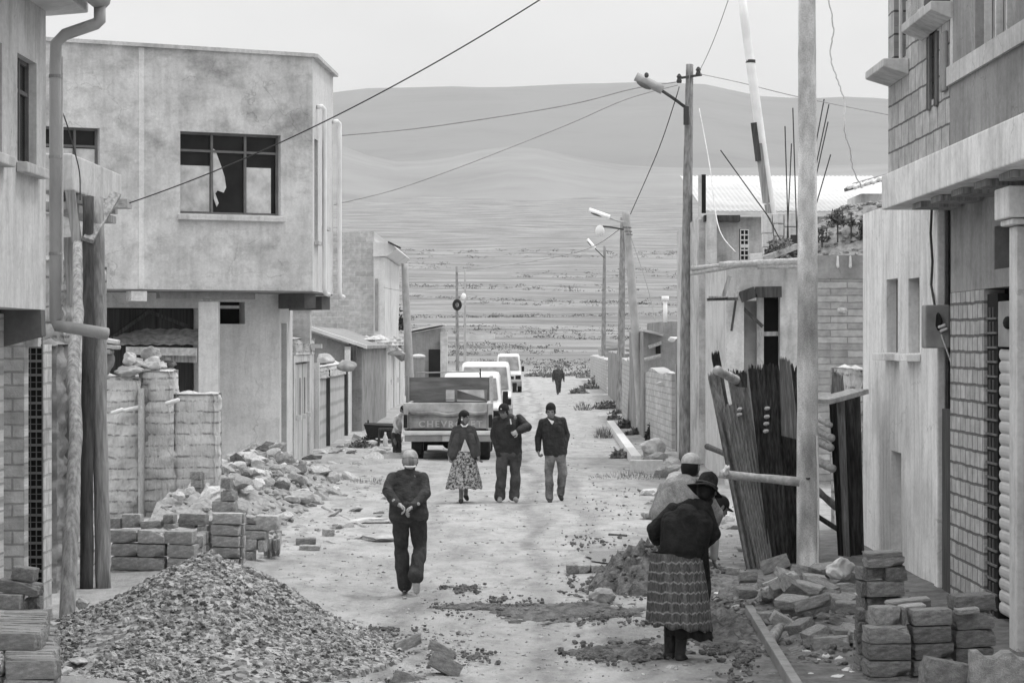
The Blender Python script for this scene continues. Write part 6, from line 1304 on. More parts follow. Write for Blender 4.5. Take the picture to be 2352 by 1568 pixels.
for a, b, y0, y1, lab in ((488, 540, 1151, 1176, 'long paver behind the narrow stack'), (508, 540, 1129, 1150, 'paver on top of the long one behind the narrow stack'), (507, 530, 1098, 1122, 'dark paver wedged between wall and rubble')): pvr(a, b, y0, y1, 31, .22, lab, g, 'paver' if a != 507 else 'paver_dark', (0, 2, -5))
g = 'pavers of the leaning left stack'
for a, b, y0, y1, m_, tl, lab in ((588, 640, 1184, 1216, 'paver_pale', 2, 'biggest pale paver topping the leaning stack'), (560, 588, 1188, 1202, 'paver', 4, 'short paver left of the biggest pale one'), (556, 612, 1218, 1238, 'paver_pale', 5, 'slanted long paver in the leaning stack'), (562, 600, 1205, 1216, 'paver_pale', 4, 'thin slab in the leaning stack'), (556, 592, 1238, 1264, 'paver_pale', 0, 'square paver low in the leaning stack'), (558, 582, 1266, 1288, 'paver_pale', 0, 'lowest paver on the left of the leaning stack'), (594, 608, 1240, 1268, 'paver_pale', 0, 'paver end beside the square one')): pvr(a, b, y0, y1, 28.6, .22, lab, g, m_, (0, tl, -5))
for k in range(16): x = 604+random.uniform(0, 32); y0 = 1224+random.uniform(0, 48); pvr(x, x+8, y0, y0+26, 28.9+k*.04, .2, 'thin paver standing on edge in the leaning stack', g, 'paver_pale', (0, random.uniform(-6, 6), 0))
g = 'two pavers in front of the rubble'
pvr(678, 724, 1236, 1252, 31.0, .2, 'upper of two pavers lying before the rubble', g, 'paver', (0, 0, 6)); pvr(686, 734, 1253, 1270, 30.4, .2, 'lower of two pavers lying before the rubble', g, 'paver', (0, 0, 4)); pvr(742, 764, 1216, 1232, 32.5, .2, 'small grey paver beyond the two pavers', g, 'paver', (0, 0, 20))
g = 'dark bricks against the yard wall'
for i in range(5): pvr(438+random.uniform(-1, 1), 463, 1083+i*19, 1101+i*19, 34.6, .16, ORD[i]+' dark brick of the little column against the yard wall', g, 'paver_dark', (0, 0, -8))
for i in range(5): pvr(463, 470, 1084+i*19, 1100+i*19, 34.7, .1, 'pale side brick of the little column against the yard wall', g, 'paver_pale')
# ------------------------------------------------------------------ rubble before the two-storey house
random.seed(61)
def rz(X, Y): 
    e = max(0, min(1, (Y-31)/3))*max(0, min(1, (47.0-Y)/2)); return .62*e*max(0, min(1, (-3.05-X)/1.3))*(1.0 if Y > 36 else .75)+.02
mb = MB(); n = 60
for j in range(n):
    for i in range(n): X = -4.9+2.6*i/(n-1); Y = 30.5+17*j/(n-1); mb.v.append((X, Y, rz(X, Y)-.03+.12*noise.fractal(Vector((X*2.4, Y*1.2, 0)), .8, 2, 5)*min(1, rz(X, Y)*4)))
for j in range(n-1):
    for i in range(n-1): a = j*n+i; mb.f.append((a, a+1, a+n+1, a+n))
for _ in range(500):
    X = -4.8+2.3*random.random()**1.4; Y = random.uniform(31, 47); chip(mb, (X, Y, rz(X, Y)), random.uniform(.02, .07), .7)
struct(mb, 'rubble_heap', M['rubble'], 'stuff', fixn=False)
def strew(n, X0, X1, Y0, Y1, rr, label, group, m, zf=None, flat=.65, pw=1.0, name='rubble_stone'):
    mes = []
    for s in range(6):
        t = MB(); rock(t, (0, 0, 0), 1, 1, 1, None, 2, .4); me = bpy.data.meshes.new(name); me.from_pydata(t.v, [], t.f); me.materials.append(M[m]); mes.append(me)
    for i in range(n):
        X = X0+(X1-X0)*random.random()**pw; Y = random.uniform(Y0, Y1); r = random.uniform(*rr); o = bpy.data.objects.new(name, mes[i % 6]); COL.objects.link(o)
        o.location = (X, Y, (zf(X, Y) if zf else 0)+r*flat*.4); o.scale = (r*random.uniform(.9, 1.5), r*random.uniform(.7, 1.2), r*flat*random.uniform(.7, 1.3)); o.rotation_euler = (random.uniform(-.5, .5), random.uniform(-.5, .5), random.uniform(0, 6.3)); tag(o, label, 'stone', group)
strew(95, -4.75, -3.0, 33.5, 46.5, (.07, .2), 'pale lump in the rubble heap before the two storey house', 'lumps of the left rubble heap', 'stone', rz, pw=1.3)
strew(12, -4.7, -3.6, 37, 46, (.08, .2), 'dark lump in the rubble heap before the two storey house', 'dark lumps of the left rubble heap', 'stone_dark', rz)
strew(34, -3.2, -1.9, 30, 44, (.05, .16), 'flat pale fragment strewn on the street beside the rubble heap', 'fragments beside the rubble', 'stone', None, .3)
random.seed(77)
for i in range(46):
    Y = random.uniform(20.4, 24.6); X = random.uniform(2.3, 3.7)+(Y-22)*.06; lv = random.choice((0, 0, 1)) if Y > 21.3 else 0
    paver((X, Y, heapz(X, Y)+.05+lv*.11), (random.choice((.2, .3, .33)), random.uniform(.16, .22), random.uniform(.09, .12)), 'paver lying low in the loose heap between the kerb and the front stack', 'low pavers of the loose heap', random.choice(('paver', 'paver', 'paver_pale')), (random.gauss(0, 12), random.gauss(0, 12), random.uniform(-50, 50)))
strew(26, -4.5, -3.0, 50, 66, (.08, .28), 'stone on the ground before the gate house and roller gate', 'stones before the gate house', 'stone', None, .5)
strew(8, -4.5, -3.6, 50, 64, (.1, .2), 'dark stone on the ground before the gate house', 'dark stones before the gate house', 'stone_dark', None, .6)
strew(30, 2.9, 3.7, 40, 54, (.08, .22), 'stone piled between the bright kerb and the lamp pole', 'stones inside the bright kerb', 'stone', None, .7)
strew(14, 1.9, 2.8, 36, 44, (.06, .2), 'stone scattered on the right side of the street below the kerb block', 'stones below the kerb block', 'stone', None, .45)
strew(30, 2.0, 2.9, 21, 27, (.02, .06), 'small pale stone on the dark earth between the woman and the loose pavers', 'small stones right of the woman', 'plaster_white', None, .5)
strew(22, 2.3, 3.6, 30, 40, (.05, .16), 'stone on the ground left of the leaning fence sheets', 'stones left of the fence', 'stone', None, .6)
mb = MB(); p = G(1500, 1050); rock(mb, (p.x, p.y, .2), .33, .3, .27, 8.1, 3, .25); single(mb, 'boulder', M['stone'], 'large rounded boulder at the foot of the leaning concrete pole', 'boulder')
for a, b, l in ((( 828, 1196), (900, 1204), 'long pale slab lying flat left of the walking old man'), ((838, 1236), (905, 1242), 'second pale slab nearer the walking old man')):
    mb = MB(); A_, B_ = G(*a), G(*b); rock(mb, (A_+B_)/2+Vector((0, 0, .03)), (B_-A_).length/2+.05, .25, .06, 3.1, 3, .2); single(mb, 'slab', M['stone'], l, 'slab', group='pale slabs on the street')
log('thin stick lying across the rubble edge', (742, 1165), (838, 1210), gy(1172), gy(1212), .03, 'wood_pale', 'stick', 'sticks on the ground', 'stick')
log('short dark stick on the street near the couple', (1398, 1228), (1440, 1231), gy(1232), gy(1233), .025, 'wood_dark', 'stick', 'sticks on the ground', 'stick')
# ------------------------------------------------------------------ people
M['skin'] = mat('skin', .2, .15, 20, rough=.6, bump=.1)
M['skin_pale'] = mat('hand_skin', .42, .12, 20, rough=.6, bump=.1)
M['hair'] = mat('black_hair', .012, .3, 20, rough=.6)
M['black_cloth'] = mat('black_cloth', .022, .3, 8, bump=.3, bscale=60)
M['jacket_dark'] = mat('dark_suit', .065, .4, 9, bump=1, bscale=11, speck=.0, bd=.05, stretch=(1, 1, 1.6))
M['trousers_dark'] = mat('dark_trousers', .05, .4, 7, bump=1, bscale=10, bd=.05, stretch=(1, 1, .8))
M['jacket_black'] = mat('black_jacket', .03, .4, 7, rough=.55, bump=1, bscale=10, bd=.05)
M['trousers_mid'] = mat('worn_trousers', .07, .45, 6, bump=1, bscale=10, bd=.05)
M['denim'] = mat('faded_jeans', .17, .75, 5, bump=1, bscale=11, bd=.04, big=.45)
M['cardigan_mid'] = mat('knit_cardigan', .065, .35, 9, bump=.9, bscale=12, bd=.04)
M['cardigan'] = mat('black_cardigan', .02, .5, 9, bump=1, bscale=12, bd=.05)
M['knit_pale'] = mat('pale_knit', .33, .3, 20, bump=.7, bscale=110, speck=.35)
M['cap_pale'] = mat('pale_cap', .46, .35, 14, bump=.6, bscale=40)
M['shirt_white'] = mat('white_shirt', .68, .08, 9, bump=.1)
M['shoe'] = mat('dusty_shoe', .25, .3, 14); M['shoe_dark'] = mat('dark_shoe', .05, .3, 14); M['sole'] = mat('pale_sole', .42, .2, 30)
def floral():
    m, nt, b = newmat('floral_cloth', .9, .1); v = vec(nt)
    o = mrange(nt, noi(nt, v, 26, 4, .7), .42, .58, .035, .46); o = mth(nt, 'MULTIPLY', o, mrange(nt, noi(nt, v, 6, 3), .3, .7, .75, 1.1)); nt.links.new(o, b.inputs['Base Color']); return m
M['floral'] = floral()
def wovenskirt():
    m, nt, b = newmat('woven_skirt', .95, .1); v = vec(nt); sp = nt.nodes.new("ShaderNodeSeparateXYZ"); nt.links.new(v, sp.inputs[0])
    tri = mth(nt, 'PINGPONG', mth(nt, 'ADD', sp.outputs[0], mth(nt, 'MULTIPLY', sp.outputs[1], .6)), .028)
    z = mth(nt, 'ADD', sp.outputs[2], mth(nt, 'MULTIPLY', tri, .6)); z = mth(nt, 'ADD', z, mth(nt, 'MULTIPLY', noi(nt, v, 7, 3), .03))
    f = mth(nt, 'FRACT', mth(nt, 'DIVIDE', z, .082), 0); band = mrange(nt, mth(nt, 'ABSOLUTE', mth(nt, 'SUBTRACT', f, .5), 0), .03, .13, 1, 0)
    vs = mth(nt, 'PINGPONG', mth(nt, 'ADD', sp.outputs[0], mth(nt, 'MULTIPLY', sp.outputs[1], .7)), .055); vb = mrange(nt, vs, 0, .02, .55, 0)
    base = mrange(nt, noi(nt, vec(nt, (30, 30, 6)), 3, 4), .3, .7, .035, .13)
    k = mth(nt, 'MULTIPLY', mth(nt, 'MAXIMUM', mth(nt, 'MULTIPLY', band, .85), mth(nt, 'MULTIPLY', vb, .6)), mrange(nt, noi(nt, v, 60, 3), .35, .65, .35, 1))
    o = mth(nt, 'ADD', base, mth(nt, 'MULTIPLY', k, .26)); nt.links.new(o, b.inputs['Base Color']); return m
M['woven'] = wovenskirt()
def blob(mb, name, m, parent, vox=.008, it=4, fold=0, freq=9, seed=0, stretch=(1, 1, .45)):
    o = mb.build(name, m, parent, fixn=False); md = o.modifiers.new('r', 'REMESH'); md.mode = 'VOXEL'; md.voxel_size = vox
    if it: sm = o.modifiers.new('s', 'SMOOTH'); sm.iterations = it; sm.factor = .5
    dg = bpy.context.evaluated_depsgraph_get(); dg.update(); me = bpy.data.meshes.new_from_object(o.evaluated_get(dg)); o.modifiers.clear(); old = o.data; o.data = me; bpy.data.meshes.remove(old)
    if not me.materials: me.materials.append(m)
    if fold:
        ns = [v.normal.copy() for v in me.vertices]
        for v, n in zip(me.vertices, ns):
            q = Vector((v.co.x*stretch[0], v.co.y*stretch[1], v.co.z*stretch[2]))*freq+Vector((seed*7, 0, 0))
            q += Vector((0, 0, v.co.x*3))
            v.co += n*(noise.noise(q)*fold+noise.noise(q*2.3)*fold*.45)
    me.polygons.foreach_set('use_smooth', [True]*len(me.polygons)); return o
def headparts(mb, c, fwd, s=1, up=Vector((0, 0, 1)), nose=True):
    f = Vector(fwd).normalized(); sd = f.cross(up).normalized(); u = sd.cross(f)
    rot = Matrix((sd, f, u)).transposed()
    P = lambda x, y, z: Vector(c)+(sd*x+f*y+u*z)*s
    mb.sph(P(0, -.012, .035), .076*s, .094*s, .085*s, 16, rot); mb.sph(P(0, .018, -.03), .062*s, .072*s, .085*s, 16, rot); mb.sph(P(0, .035, -.085), .036*s, .04*s, .032*s, 12, rot)
    mb.capsule(P(-.035, .078, .018), .013*s, P(.035, .078, .018), .013*s, 8)
    if nose: mb.capsule(P(0, .088, .0), .009*s, P(0, .103, -.03), .014*s, 8); mb.capsule(P(-.018, .084, -.062), .010*s, P(.018, .084, -.062), .010*s, 8)
    for q in (-1, 1): mb.sph(P(q*.078, -.005, -.015), .012*s, .022*s, .032*s, 10, rot)
    return P, rot
def handparts(mb, wr, d, n, s=1, curl=.5, thumb=1):
    d = Vector(d).normalized(); n = Vector(n); n = (n-d*n.dot(d)).normalized(); t = d.cross(n)
    wr = Vector(wr); rot = Matrix((t, d, n)).transposed(); mb.sph(wr+d*.045*s, .04*s, .052*s, .018*s, 12, rot)
    for i, (L, off) in enumerate(((.066, -.030), (.076, -.010), (.070, .010), (.054, .029))):
        a = wr+d*.083*s+t*off*s; c1 = curl*(1+.1*i); d1 = (d*math.cos(c1)+n*math.sin(c1)); d2 = (d*math.cos(c1*2.2)+n*math.sin(c1*2.2))
        b = a+d1*L*.55*s; e = b+d2*L*.5*s; mb.capsule(a, .0098*s, b, .0092*s, 8); mb.capsule(b, .0092*s, e, .0078*s, 8)
    a = wr+d*.03*s-t*.036*s*thumb; b = a+(d*.7-t*.6*thumb+n*.35).normalized()*.04*s; e = b+(d*.9+n*.4).normalized()*.032*s; mb.capsule(a, .013*s, b, .0115*s, 8); mb.capsule(b, .0115*s, e, .009*s, 8)
def person(label, Y0, J, fwd, s=1, vox=.008, jk='jacket_dark', tr='trousers_dark', shoe='shoe_dark', hands=('l', 'r'), skin='skin', group=None, torso=.115, depth=.8, leg=.088, arm=.055, hem=.02, base=None, skirt=False, handn=None, curl=.6, handskin=False, flare=.066, coat_fold=.010, eyes=True, up=None, upper='jacket'):
    j = {k: W(x, y, Y0+d) for k, (x, y, d) in J.items()}
    rt = thing('person', label, 'person', base or (j['pel'].x, j['pel'].y, 0), group)
    sh = (j['shl']+j['shr'])/2; hp = (j['hpl']+j['hpr'])/2
    # the body itself, one surface
    mb = MB(); hp_ = headparts(mb, j['head'], fwd, s, up or Vector((0, 0, 1))); P, rot = hp_
    mb.capsule(sh, .05*s, j['head']-Vector((0, 0, .05*s)), .05*s); mb.capsule(j['shl'].lerp(j['shr'], .1), .05*s, j['shl'].lerp(j['shr'], .9), .05*s); mb.capsule(sh-Vector((0, 0, .08*s)), .07*s, j['pel'], .075*s)
    for q in 'lr':
        mb.capsule(j['sh'+q], .042*s, j['el'+q], .036*s); mb.capsule(j['el'+q], .032*s, j['wr'+q], .024*s); mb.capsule(j['hp'+q], .07*s, j['kn'+q], .052*s); mb.capsule(j['kn'+q], .05*s, j['an'+q], .036*s); mb.capsule(j['an'+q], .036*s, j['to'+q], .03*s)
    blob(mb, 'body', M[skin], rt, vox, 3)
    for q in hands:
        hm = MB(); d = (j['ha'+q]-j['wr'+q]) if 'ha'+q in j else (j['wr'+q]-j['el'+q]); nn = (handn or {}).get(q, Vector(fwd)); handparts(hm, j['wr'+q], d, nn, s, curl, 1 if q == 'l' else -1)
        hm.capsule(j['wr'+q]-d.normalized()*.05*s, .028*s, j['wr'+q]+d.normalized()*.02*s, .026*s); blob(hm, 'hand', M['skin_pale' if handskin else skin], rt, min(.006, vox), 1)
    # upper garment
    mb = MB(); fwdv = Vector(fwd).normalized()
    ax = (j['shr']-j['shl']).normalized(); w = (j['shr']-j['shl']).length; hw = (j['hpr']-j['hpl']).length
    for q in 'lr': mb.capsule(sh+Vector((0, 0, .035*s)), .06*s, j['sh'+q]-Vector((0, 0, .012)), .054*s)
    top = sh-Vector((0, 0, .13*s)); bot = hp+Vector((0, 0, hem))
    mb.capsule(sh-Vector((0, 0, .03*s)), .098*s, top, torso*s*1.0); mb.capsule(j['shl'].lerp(sh, .35)-Vector((0, 0, .06*s)), .082*s, j['shr'].lerp(sh, .35)-Vector((0, 0, .06*s)), .082*s)
    for k in (-1, 0, 1):
        mb.capsule(top+ax*k*(w*.5-.085*s), torso*s*(.86 if k else 1.0), bot+ax*k*hw*.5, torso*s*(.92 if k else .98), 16)
    mb.capsule(sh+Vector((0, 0, .0)), .068*s, j['head']-Vector((0, 0, .095*s))-fwdv*.02, .055*s)
    for q in 'lr': mb.capsule(j['sh'+q], arm*1.08*s, j['el'+q], arm*1.02*s); mb.capsule(j['el'+q], arm*1.08*s, j['el'+q].lerp(j['wr'+q], .93), arm*.84*s)
    jo = blob(mb, upper, M[jk], rt, vox, 4, coat_fold, 8, random.random()*9)
    # lower garment and shoes
    if not skirt:
        mb = MB(); mb.capsule(j['hpl'], leg*1.2*s, j['hpr'], leg*1.2*s); mb.capsule(hp, leg*1.25*s, hp+Vector((0, 0, .1)), leg*1.2*s)
        for q in 'lr':
            mb.capsule(j['hp'+q], leg*1.12*s, j['kn'+q], leg*.86*s); k2 = j['kn'+q].lerp(j['an'+q], .98); mb.capsule(j['kn'+q], leg*.86*s, k2, flare*s)
        blob(mb, 'trousers', M[tr], rt, vox, 3, .02, 7, random.random()*9, (1, 1, .8))
    for q in 'lr':
        mb = MB(); a = j['an'+q]-Vector((0, 0, .02)); t = j['to'+q]; mb.capsule(a, .045*s, t, .036*s); mb.capsule(a-(t-a).normalized()*.03-Vector((0, 0, .02)), .036*s, t-Vector((0, 0, .005)), .033*s); blob(mb, 'shoe', M[shoe], rt, vox, 1)
    if eyes:
        for q in (-1, 1): e = MB(); e.sph(P(q*.031, .082, .002), .012*s, .008*s, .007*s, 8, rot); e.build('eye', M['hair'], rt, smooth=True)
    return rt, j, P, rot, s
def cap(rt, P, rot, s, m, brim=None, z=.03, knit=False, band=None):
    mb = MB(); mb.sph(P(0, -.012, z+.008), .085*s, .102*s, (.088 if not knit else .100)*s, 18, rot)
    o = MB(); v = []; keep = [k for k, p in enumerate(mb.v) if (rot.inverted() @ (Vector(p)-P(0, 0, 0))).z/s > z-.035]; mp = {k: i for i, k in enumerate(keep)}
    o.v = [mb.v[k] for k in keep]; o.f = [tuple(mp[a] for a in f) for f in mb.f if all(a in mp for a in f)]
    inn = [tuple(P(0, -.012, z)+(Vector(p)-P(0, -.012, z))*.93) for p in o.v]; n = len(o.v); o.f += [tuple(a+n for a in reversed(f)) for f in o.f]; o.v += inn
    c = o.build('hat' if not knit else 'knit_hat', M[m], rt, smooth=True)
    if brim:
        b = MB(); b.sph(P(0, .085, z+.0), .068*s, .075*s, .009*s, 14, rot); b.build('brim', M[brim], c, smooth=True)
    return c
def hairc(rt, P, rot, s, m='hair', z=.02, back=True):
    mb = MB(); mb.sph(P(0, -.022, z), .083*s, .092*s, .095*s, 16, rot)
    if back: mb.sph(P(0, -.05, -.04), .066*s, .05*s, .07*s, 14, rot)
    return mb.build('hair', M[m], rt, smooth=True)
AWAY, TOW = (0, 1, 0), (0, -1, 0)
# the old man walking away, hands clasped behind his back
Y0 = 25.5
J = dict(head=(942, 1056, .16), shl=(904, 1096, .1), shr=(972, 1095, .1), ell=(889, 1128, -.02), elr=(979, 1131, -.02), wrl=(914, 1156, -.17), wrr=(950, 1162, -.17), hal=(931, 1168, -.19), har=(934, 1172, -.19), pel=(938, 1180, 0), hpl=(918, 1186, 0), hpr=(958, 1186, 0), knl=(921, 1264, .03), knr=(966, 1258, .05), anl=(929, 1344, .03), anr=(955, 1324, -.2), tol=(930, 1357, .16), tor=(957, 1356, -.2))
rt, j, P, rot, s = person('old man in dark suit walking away, hands clasped behind his back', Y0, J, (0, .97, -.2), 1.0, .008, 'jacket_dark', 'trousers_dark', 'sole', skin='skin', torso=.125, leg=.086, arm=.055, handn={'l': (0, -.3, -1), 'r': (0, -.3, -1)}, curl=.75, handskin=True, flare=.078, coat_fold=.022)
cap(rt, P, rot, s, 'cap_pale', 'cap_pale', .02); hairc(rt, P, rot, s, 'wood_mid', -.02)
mb = MB(); c = W(942, 1071, Y0+.02); mb.tube([c+Vector((-.055, .03, .0)), c+Vector((-.03, -.03, -.004)), c+Vector((.03, -.03, -.004)), c+Vector((.055, .03, .0))], .012, 8); mb.build('collar', M['shirt_white'], rt, smooth=True)
# woman in the flowered skirt, looking towards the men
Y0 = 40.2
J = dict(head=(1067, 957, 0), shl=(1046, 984, 0), shr=(1086, 984, 0), ell=(1036, 1016, .02), elr=(1096, 1016, .02), wrl=(1033, 1046, -.05), wrr=(1099, 1046, -.05), pel=(1064, 1040, 0), hpl=(1055, 1046, 0), hpr=(1075, 1046, 0), knl=(1060, 1096, -.1), knr=(1070, 1094, .05), anl=(1059, 1146, -.05), anr=(1070, 1136, .2), tol=(1058, 1151, -.2), tor=(1073, 1145, .12))
rt, j, P, rot, s = person('woman in dark cardigan and pale flowered skirt, walking and looking at the men', Y0, J, (.85, -.5, -.1), .95, .009, 'cardigan_mid', 'black_cloth', 'shoe_dark', skin='skin', torso=.11, skirt=True, arm=.047, hem=.0, hands=('l', 'r'), upper='cardigan')
hairc(rt, P, rot, s); cap(rt, P, rot, s, 'hair', None, .015, True)
mb = MB(); mb.tube([W(1057, 962, Y0+.1), W(1054, 975, Y0+.14), W(1051, 990, Y0+.16)], [.04, .03, .012], 8); mb.build('braid', M['hair'], rt, smooth=True)
mb = MB(); mb.prism([(W(1068, 1007, Y0).x, W(0, 1007, Y0).z), (W(1080, 1034, Y0).x, W(0, 1036, Y0).z), (W(1058, 1034, Y0).x, W(0, 1036, Y0).z)], 'y', Y0-.142, Y0-.05); mb.build('blouse', M['plaster_mid'], rt, bevel=.01)
mb = MB(); c = W(1066, 977, Y0-.07); mb.tube([c+Vector((-.05, .03, .02)), c+Vector((-.02, -.04, -.012)), c+Vector((.03, -.04, -.012)), c+Vector((.06, .03, .02))], .012, 8); mb.build('neckband', M['shirt_white'], rt, smooth=True)
mb = MB(); mb.sph(P(.082, .0, -.045), .014, .012, .022, 8); mb.build('earring', M['shirt_white'], rt)
for sx, x0, x1 in ((-1, 1043, 1034), (1, 1088, 1096)):
    mb = MB(); mb.capsule(W(x0+sx*-8, 1002, Y0-.04), .07, W(x1+sx*-7, 1044, Y0-.05), .085); blob(mb, 'cardigan_front', M['cardigan_mid'], rt, .01, 3, .008, 8, sx)
def skirt(rt, ctop, rtop, hem, rhx, rhy, zt_, zb, m, pleats=26, depth=.05, name='skirt', tilt=0, flat=.85):
    mb = MB(); n = 160; rows = 22; seed = random.random()*9
    for side in (0, 1):
        for i in range(rows):
            t = i/(rows-1); z = zt_+(zb-zt_)*t; c = Vector(ctop).lerp(Vector(hem), t); 
            for k in range(n):
                a = 2*math.pi*k/n; e = t**.75; rx = rtop*(1-e)+rhx*e; ry = rtop*flat*(1-e)+rhy*e
                fo = 1+depth*(.25+.75*t)*(math.sin(a*pleats+2*noise.noise(Vector((math.cos(a)*2, math.sin(a)*2, seed))))+.5*noise.noise(Vector((a*3, t*2, seed)))*2)
                q = .965 if side else 1
                mb.v.append((c.x+math.cos(a)*rx*fo*q, c.y+math.sin(a)*ry*fo*q, z+tilt*math.cos(a)*t+(.012*math.sin(a*pleats*.5)*t)))
    N = n*rows
    for i in range(rows-1):
        for k in range(n):
            a = i*n+k; b = i*n+(k+1) % n; mb.f.append((a, a+n, b+n, b)); mb.f.append((N+a, N+b, N+b+n, N+a+n))
    for k in range(n): a = (rows-1)*n+k; b = (rows-1)*n+(k+1) % n; mb.f.append((a, N+a, N+b, b))
    return mb.build(name, M[m], rt, smooth=True, fixn=False)
sk_ = W(1067, 1034, Y0); hm_ = W(1066, 1121, Y0); skirt(rt, sk_, .135, hm_, .295, .26, sk_.z, hm_.z, 'floral', 18, .05)
# man with the dark cap, arm raised
J = dict(head=(1157, 944, -.06), shl=(1141, 966, 0), shr=(1191, 960, 0), ell=(1136, 1003, .05), elr=(1212, 980, -.12), wrl=(1144, 1033, -.05), wrr=(1190, 990, -.26), har=(1180, 995, -.27), pel=(1168, 1034, 0), hpl=(1156, 1042, 0), hpr=(1182, 1042, 0), knl=(1151, 1091, -.05), knr=(1183, 1091, .02), anl=(1148, 1140, -.02), anr=(1181, 1140, .02), tol=(1148, 1150, -.2), tor=(1186, 1148, -.12))
rt, j, P, rot, s = person('heavy man in black zip jacket and dark cap with one hand before his chest', Y0, J, (-.35, -.9, -.3), 1.05, .009, 'jacket_black', 'trousers_mid', 'shoe', skin='skin', torso=.135, leg=.10, arm=.068, hands=('r',), handn={'r': (0, 1, 0)}, curl=1.0, handskin=True, flare=.085, hem=.03, coat_fold=.022)
hairc(rt, P, rot, s, 'hair', 0); cc = cap(rt, P, rot, s, 'black_cloth', 'black_cloth', .03)
mb = MB(); mb.bar(W(1172, 962, Y0-.15), W(1174, 974, Y0-.165), .02, .01, (0, 1, 0)); mb.build('zip_pull', M['shirt_white'], rt)
mb = MB(); mb.sph(P(0, .098, .07), .014, .006, .012, 8, rot); mb.build('badge', M['plaster_white'], cc)
# young man in beanie and faded jeans
J = dict(head=(1265, 944, -.03), shl=(1245, 968, 0), shr=(1292, 965, 0), ell=(1236, 1003, .06), elr=(1302, 998, .08), wrl=(1236, 1034, -.02), hal=(1238, 1046, -.05), wrr=(1296, 1030, -.05), pel=(1276, 1032, 0), hpl=(1264, 1040, 0), hpr=(1288, 1040, 0), knl=(1261, 1094, -.1), knr=(1292, 1087, -.02), anl=(1263, 1143, -.08), anr=(1287, 1134, .18), tol=(1263, 1152, -.24), tor=(1290, 1145, .08))
rt, j, P, rot, s = person('young man in black sweater, knit hat and faded jeans, one hand in his pocket', Y0, J, (-.1, -.97, -.12), 1.02, .009, 'jacket_black', 'denim', 'shoe_dark', skin='skin', torso=.118, leg=.084, arm=.054, hands=('l',), handn={'l': (1, 0, 0)}, curl=.9, flare=.062, hem=.02, upper='sweater')
hairc(rt, P, rot, s, 'hair', .0); cap(rt, P, rot, s, 'black_cloth', None, .035, True)
mb = MB(); q = [W(1257, 959, Y0-.13), W(1268, 975, Y0-.15), W(1273, 967, Y0-.14), W(1264, 964, Y0-.13)]; mb.hexa(q+[p+Vector((0, -.025, 0)) for p in q]); mb.build('shirt_collar', M['shirt_white'], rt, bevel=.006)
# old woman with the hat, seen from behind on the right
Y0 = 20.0
J = dict(head=(1625, 1126, .14), shl=(1546, 1170, .04), shr=(1618, 1168, .06), ell=(1502, 1214, .05), elr=(1640, 1226, .08), wrl=(1508, 1242, .26), wrr=(1606, 1258, .3), pel=(1560, 1278, -.02), hpl=(1540, 1290, 0), hpr=(1584, 1290, 0), knl=(1540, 1400, .06), knr=(1570, 1402, .02), anl=(1538, 1496, .06), anr=(1562, 1500, -.02), tol=(1528, 1510, .18), tor=(1572, 1514, .12))
rt, j, P, rot, s = person('old woman in black cardigan, brimmed hat and woven skirt, seen from behind', Y0, J, (.45, .85, -.35), .98, .008, 'cardigan', 'black_cloth', 'shoe_dark', skin='skin', torso=.135, skirt=True, arm=.06, hem=.05, hands=('l', 'r'), coat_fold=.012, upper='cardigan', handn={'l': (1, 0, 0), 'r': (-1, 0, 0)})
mb = MB(); mb.capsule(W(1552, 1206, Y0-.03), .13, W(1553, 1266, Y0-.03), .14); mb.capsule(W(1602, 1204, Y0-.01), .13, W(1584, 1262, Y0), .145); mb.capsule(W(1577, 1192, Y0-.05), .13, W(1568, 1258, Y0-.05), .15); mb.capsule(W(1590, 1262, Y0+.05), .14, W(1604, 1320, Y0+.12), .10); blob(mb, 'cardigan_back', M['cardigan'], rt, .009, 5, .012, 7, 3)
hairc(rt, P, rot, s, 'hair', 0)
hrot = Matrix.Rotation(R(20), 3, 'Y') @ Matrix.Rotation(R(-18), 3, 'X')
hc = W(1622, 1119, Y0+.12); mb = MB(); prof = [(.0, .135), (.05, .135), (.072, .125), (.082, .09), (.088, .03), (.095, .0), (.135, -.012), (.162, -.03), (.165, -.036), (.13, -.022), (.09, -.012)]
n = 32
for r_, z in prof:
    for k in range(n):
        a = 2*math.pi*k/n; w_ = 1+.05*math.sin(a*2+1); p = hrot @ Vector((math.cos(a)*max(r_, .001)*w_*.92, math.sin(a)*max(r_, .001)*1.05, z+(.012*math.sin(a*3) if r_ > .12 else 0)-(.018*abs(math.cos(a)) if z > .12 else 0))); mb.v.append(tuple(hc+p))
for i in range(len(prof)-1):
    for k in range(n): a = i*n+k; b = i*n+(k+1) % n; mb.f.append((a, b, b+n, a+n))
hat = mb.build('hat', M['cardigan'], rt, smooth=True)
mb = MB(); ring = [hc+hrot @ Vector((math.cos(2*math.pi*k/24)*.088, math.sin(2*math.pi*k/24)*.098, .015)) for k in range(25)]; mb.tube(ring, .012, 6, cap=False); mb.build('hat_band', M['jacket_dark'], hat, smooth=True)
a = W(1553, 1268, Y0); b = W(1560, 1438, Y0); sko = skirt(rt, a, .205, b, .272, .25, a.z, b.z, 'woven', 22, .035, tilt=-.03)
a2 = W(1575, 1330, Y0+.03); b2 = W(1583, 1462, Y0+.03); skirt(rt, a2, .15, b2, .19, .2, a2.z, b2.z, 'black_cloth', 14, .05, 'petticoat', -.02)
for q in 'lr': mb = MB(); mb.capsule(j['kn'+q], .058, j['an'+q], .045); blob(mb, 'stocking', M['trousers_dark'], rt, .009, 2)
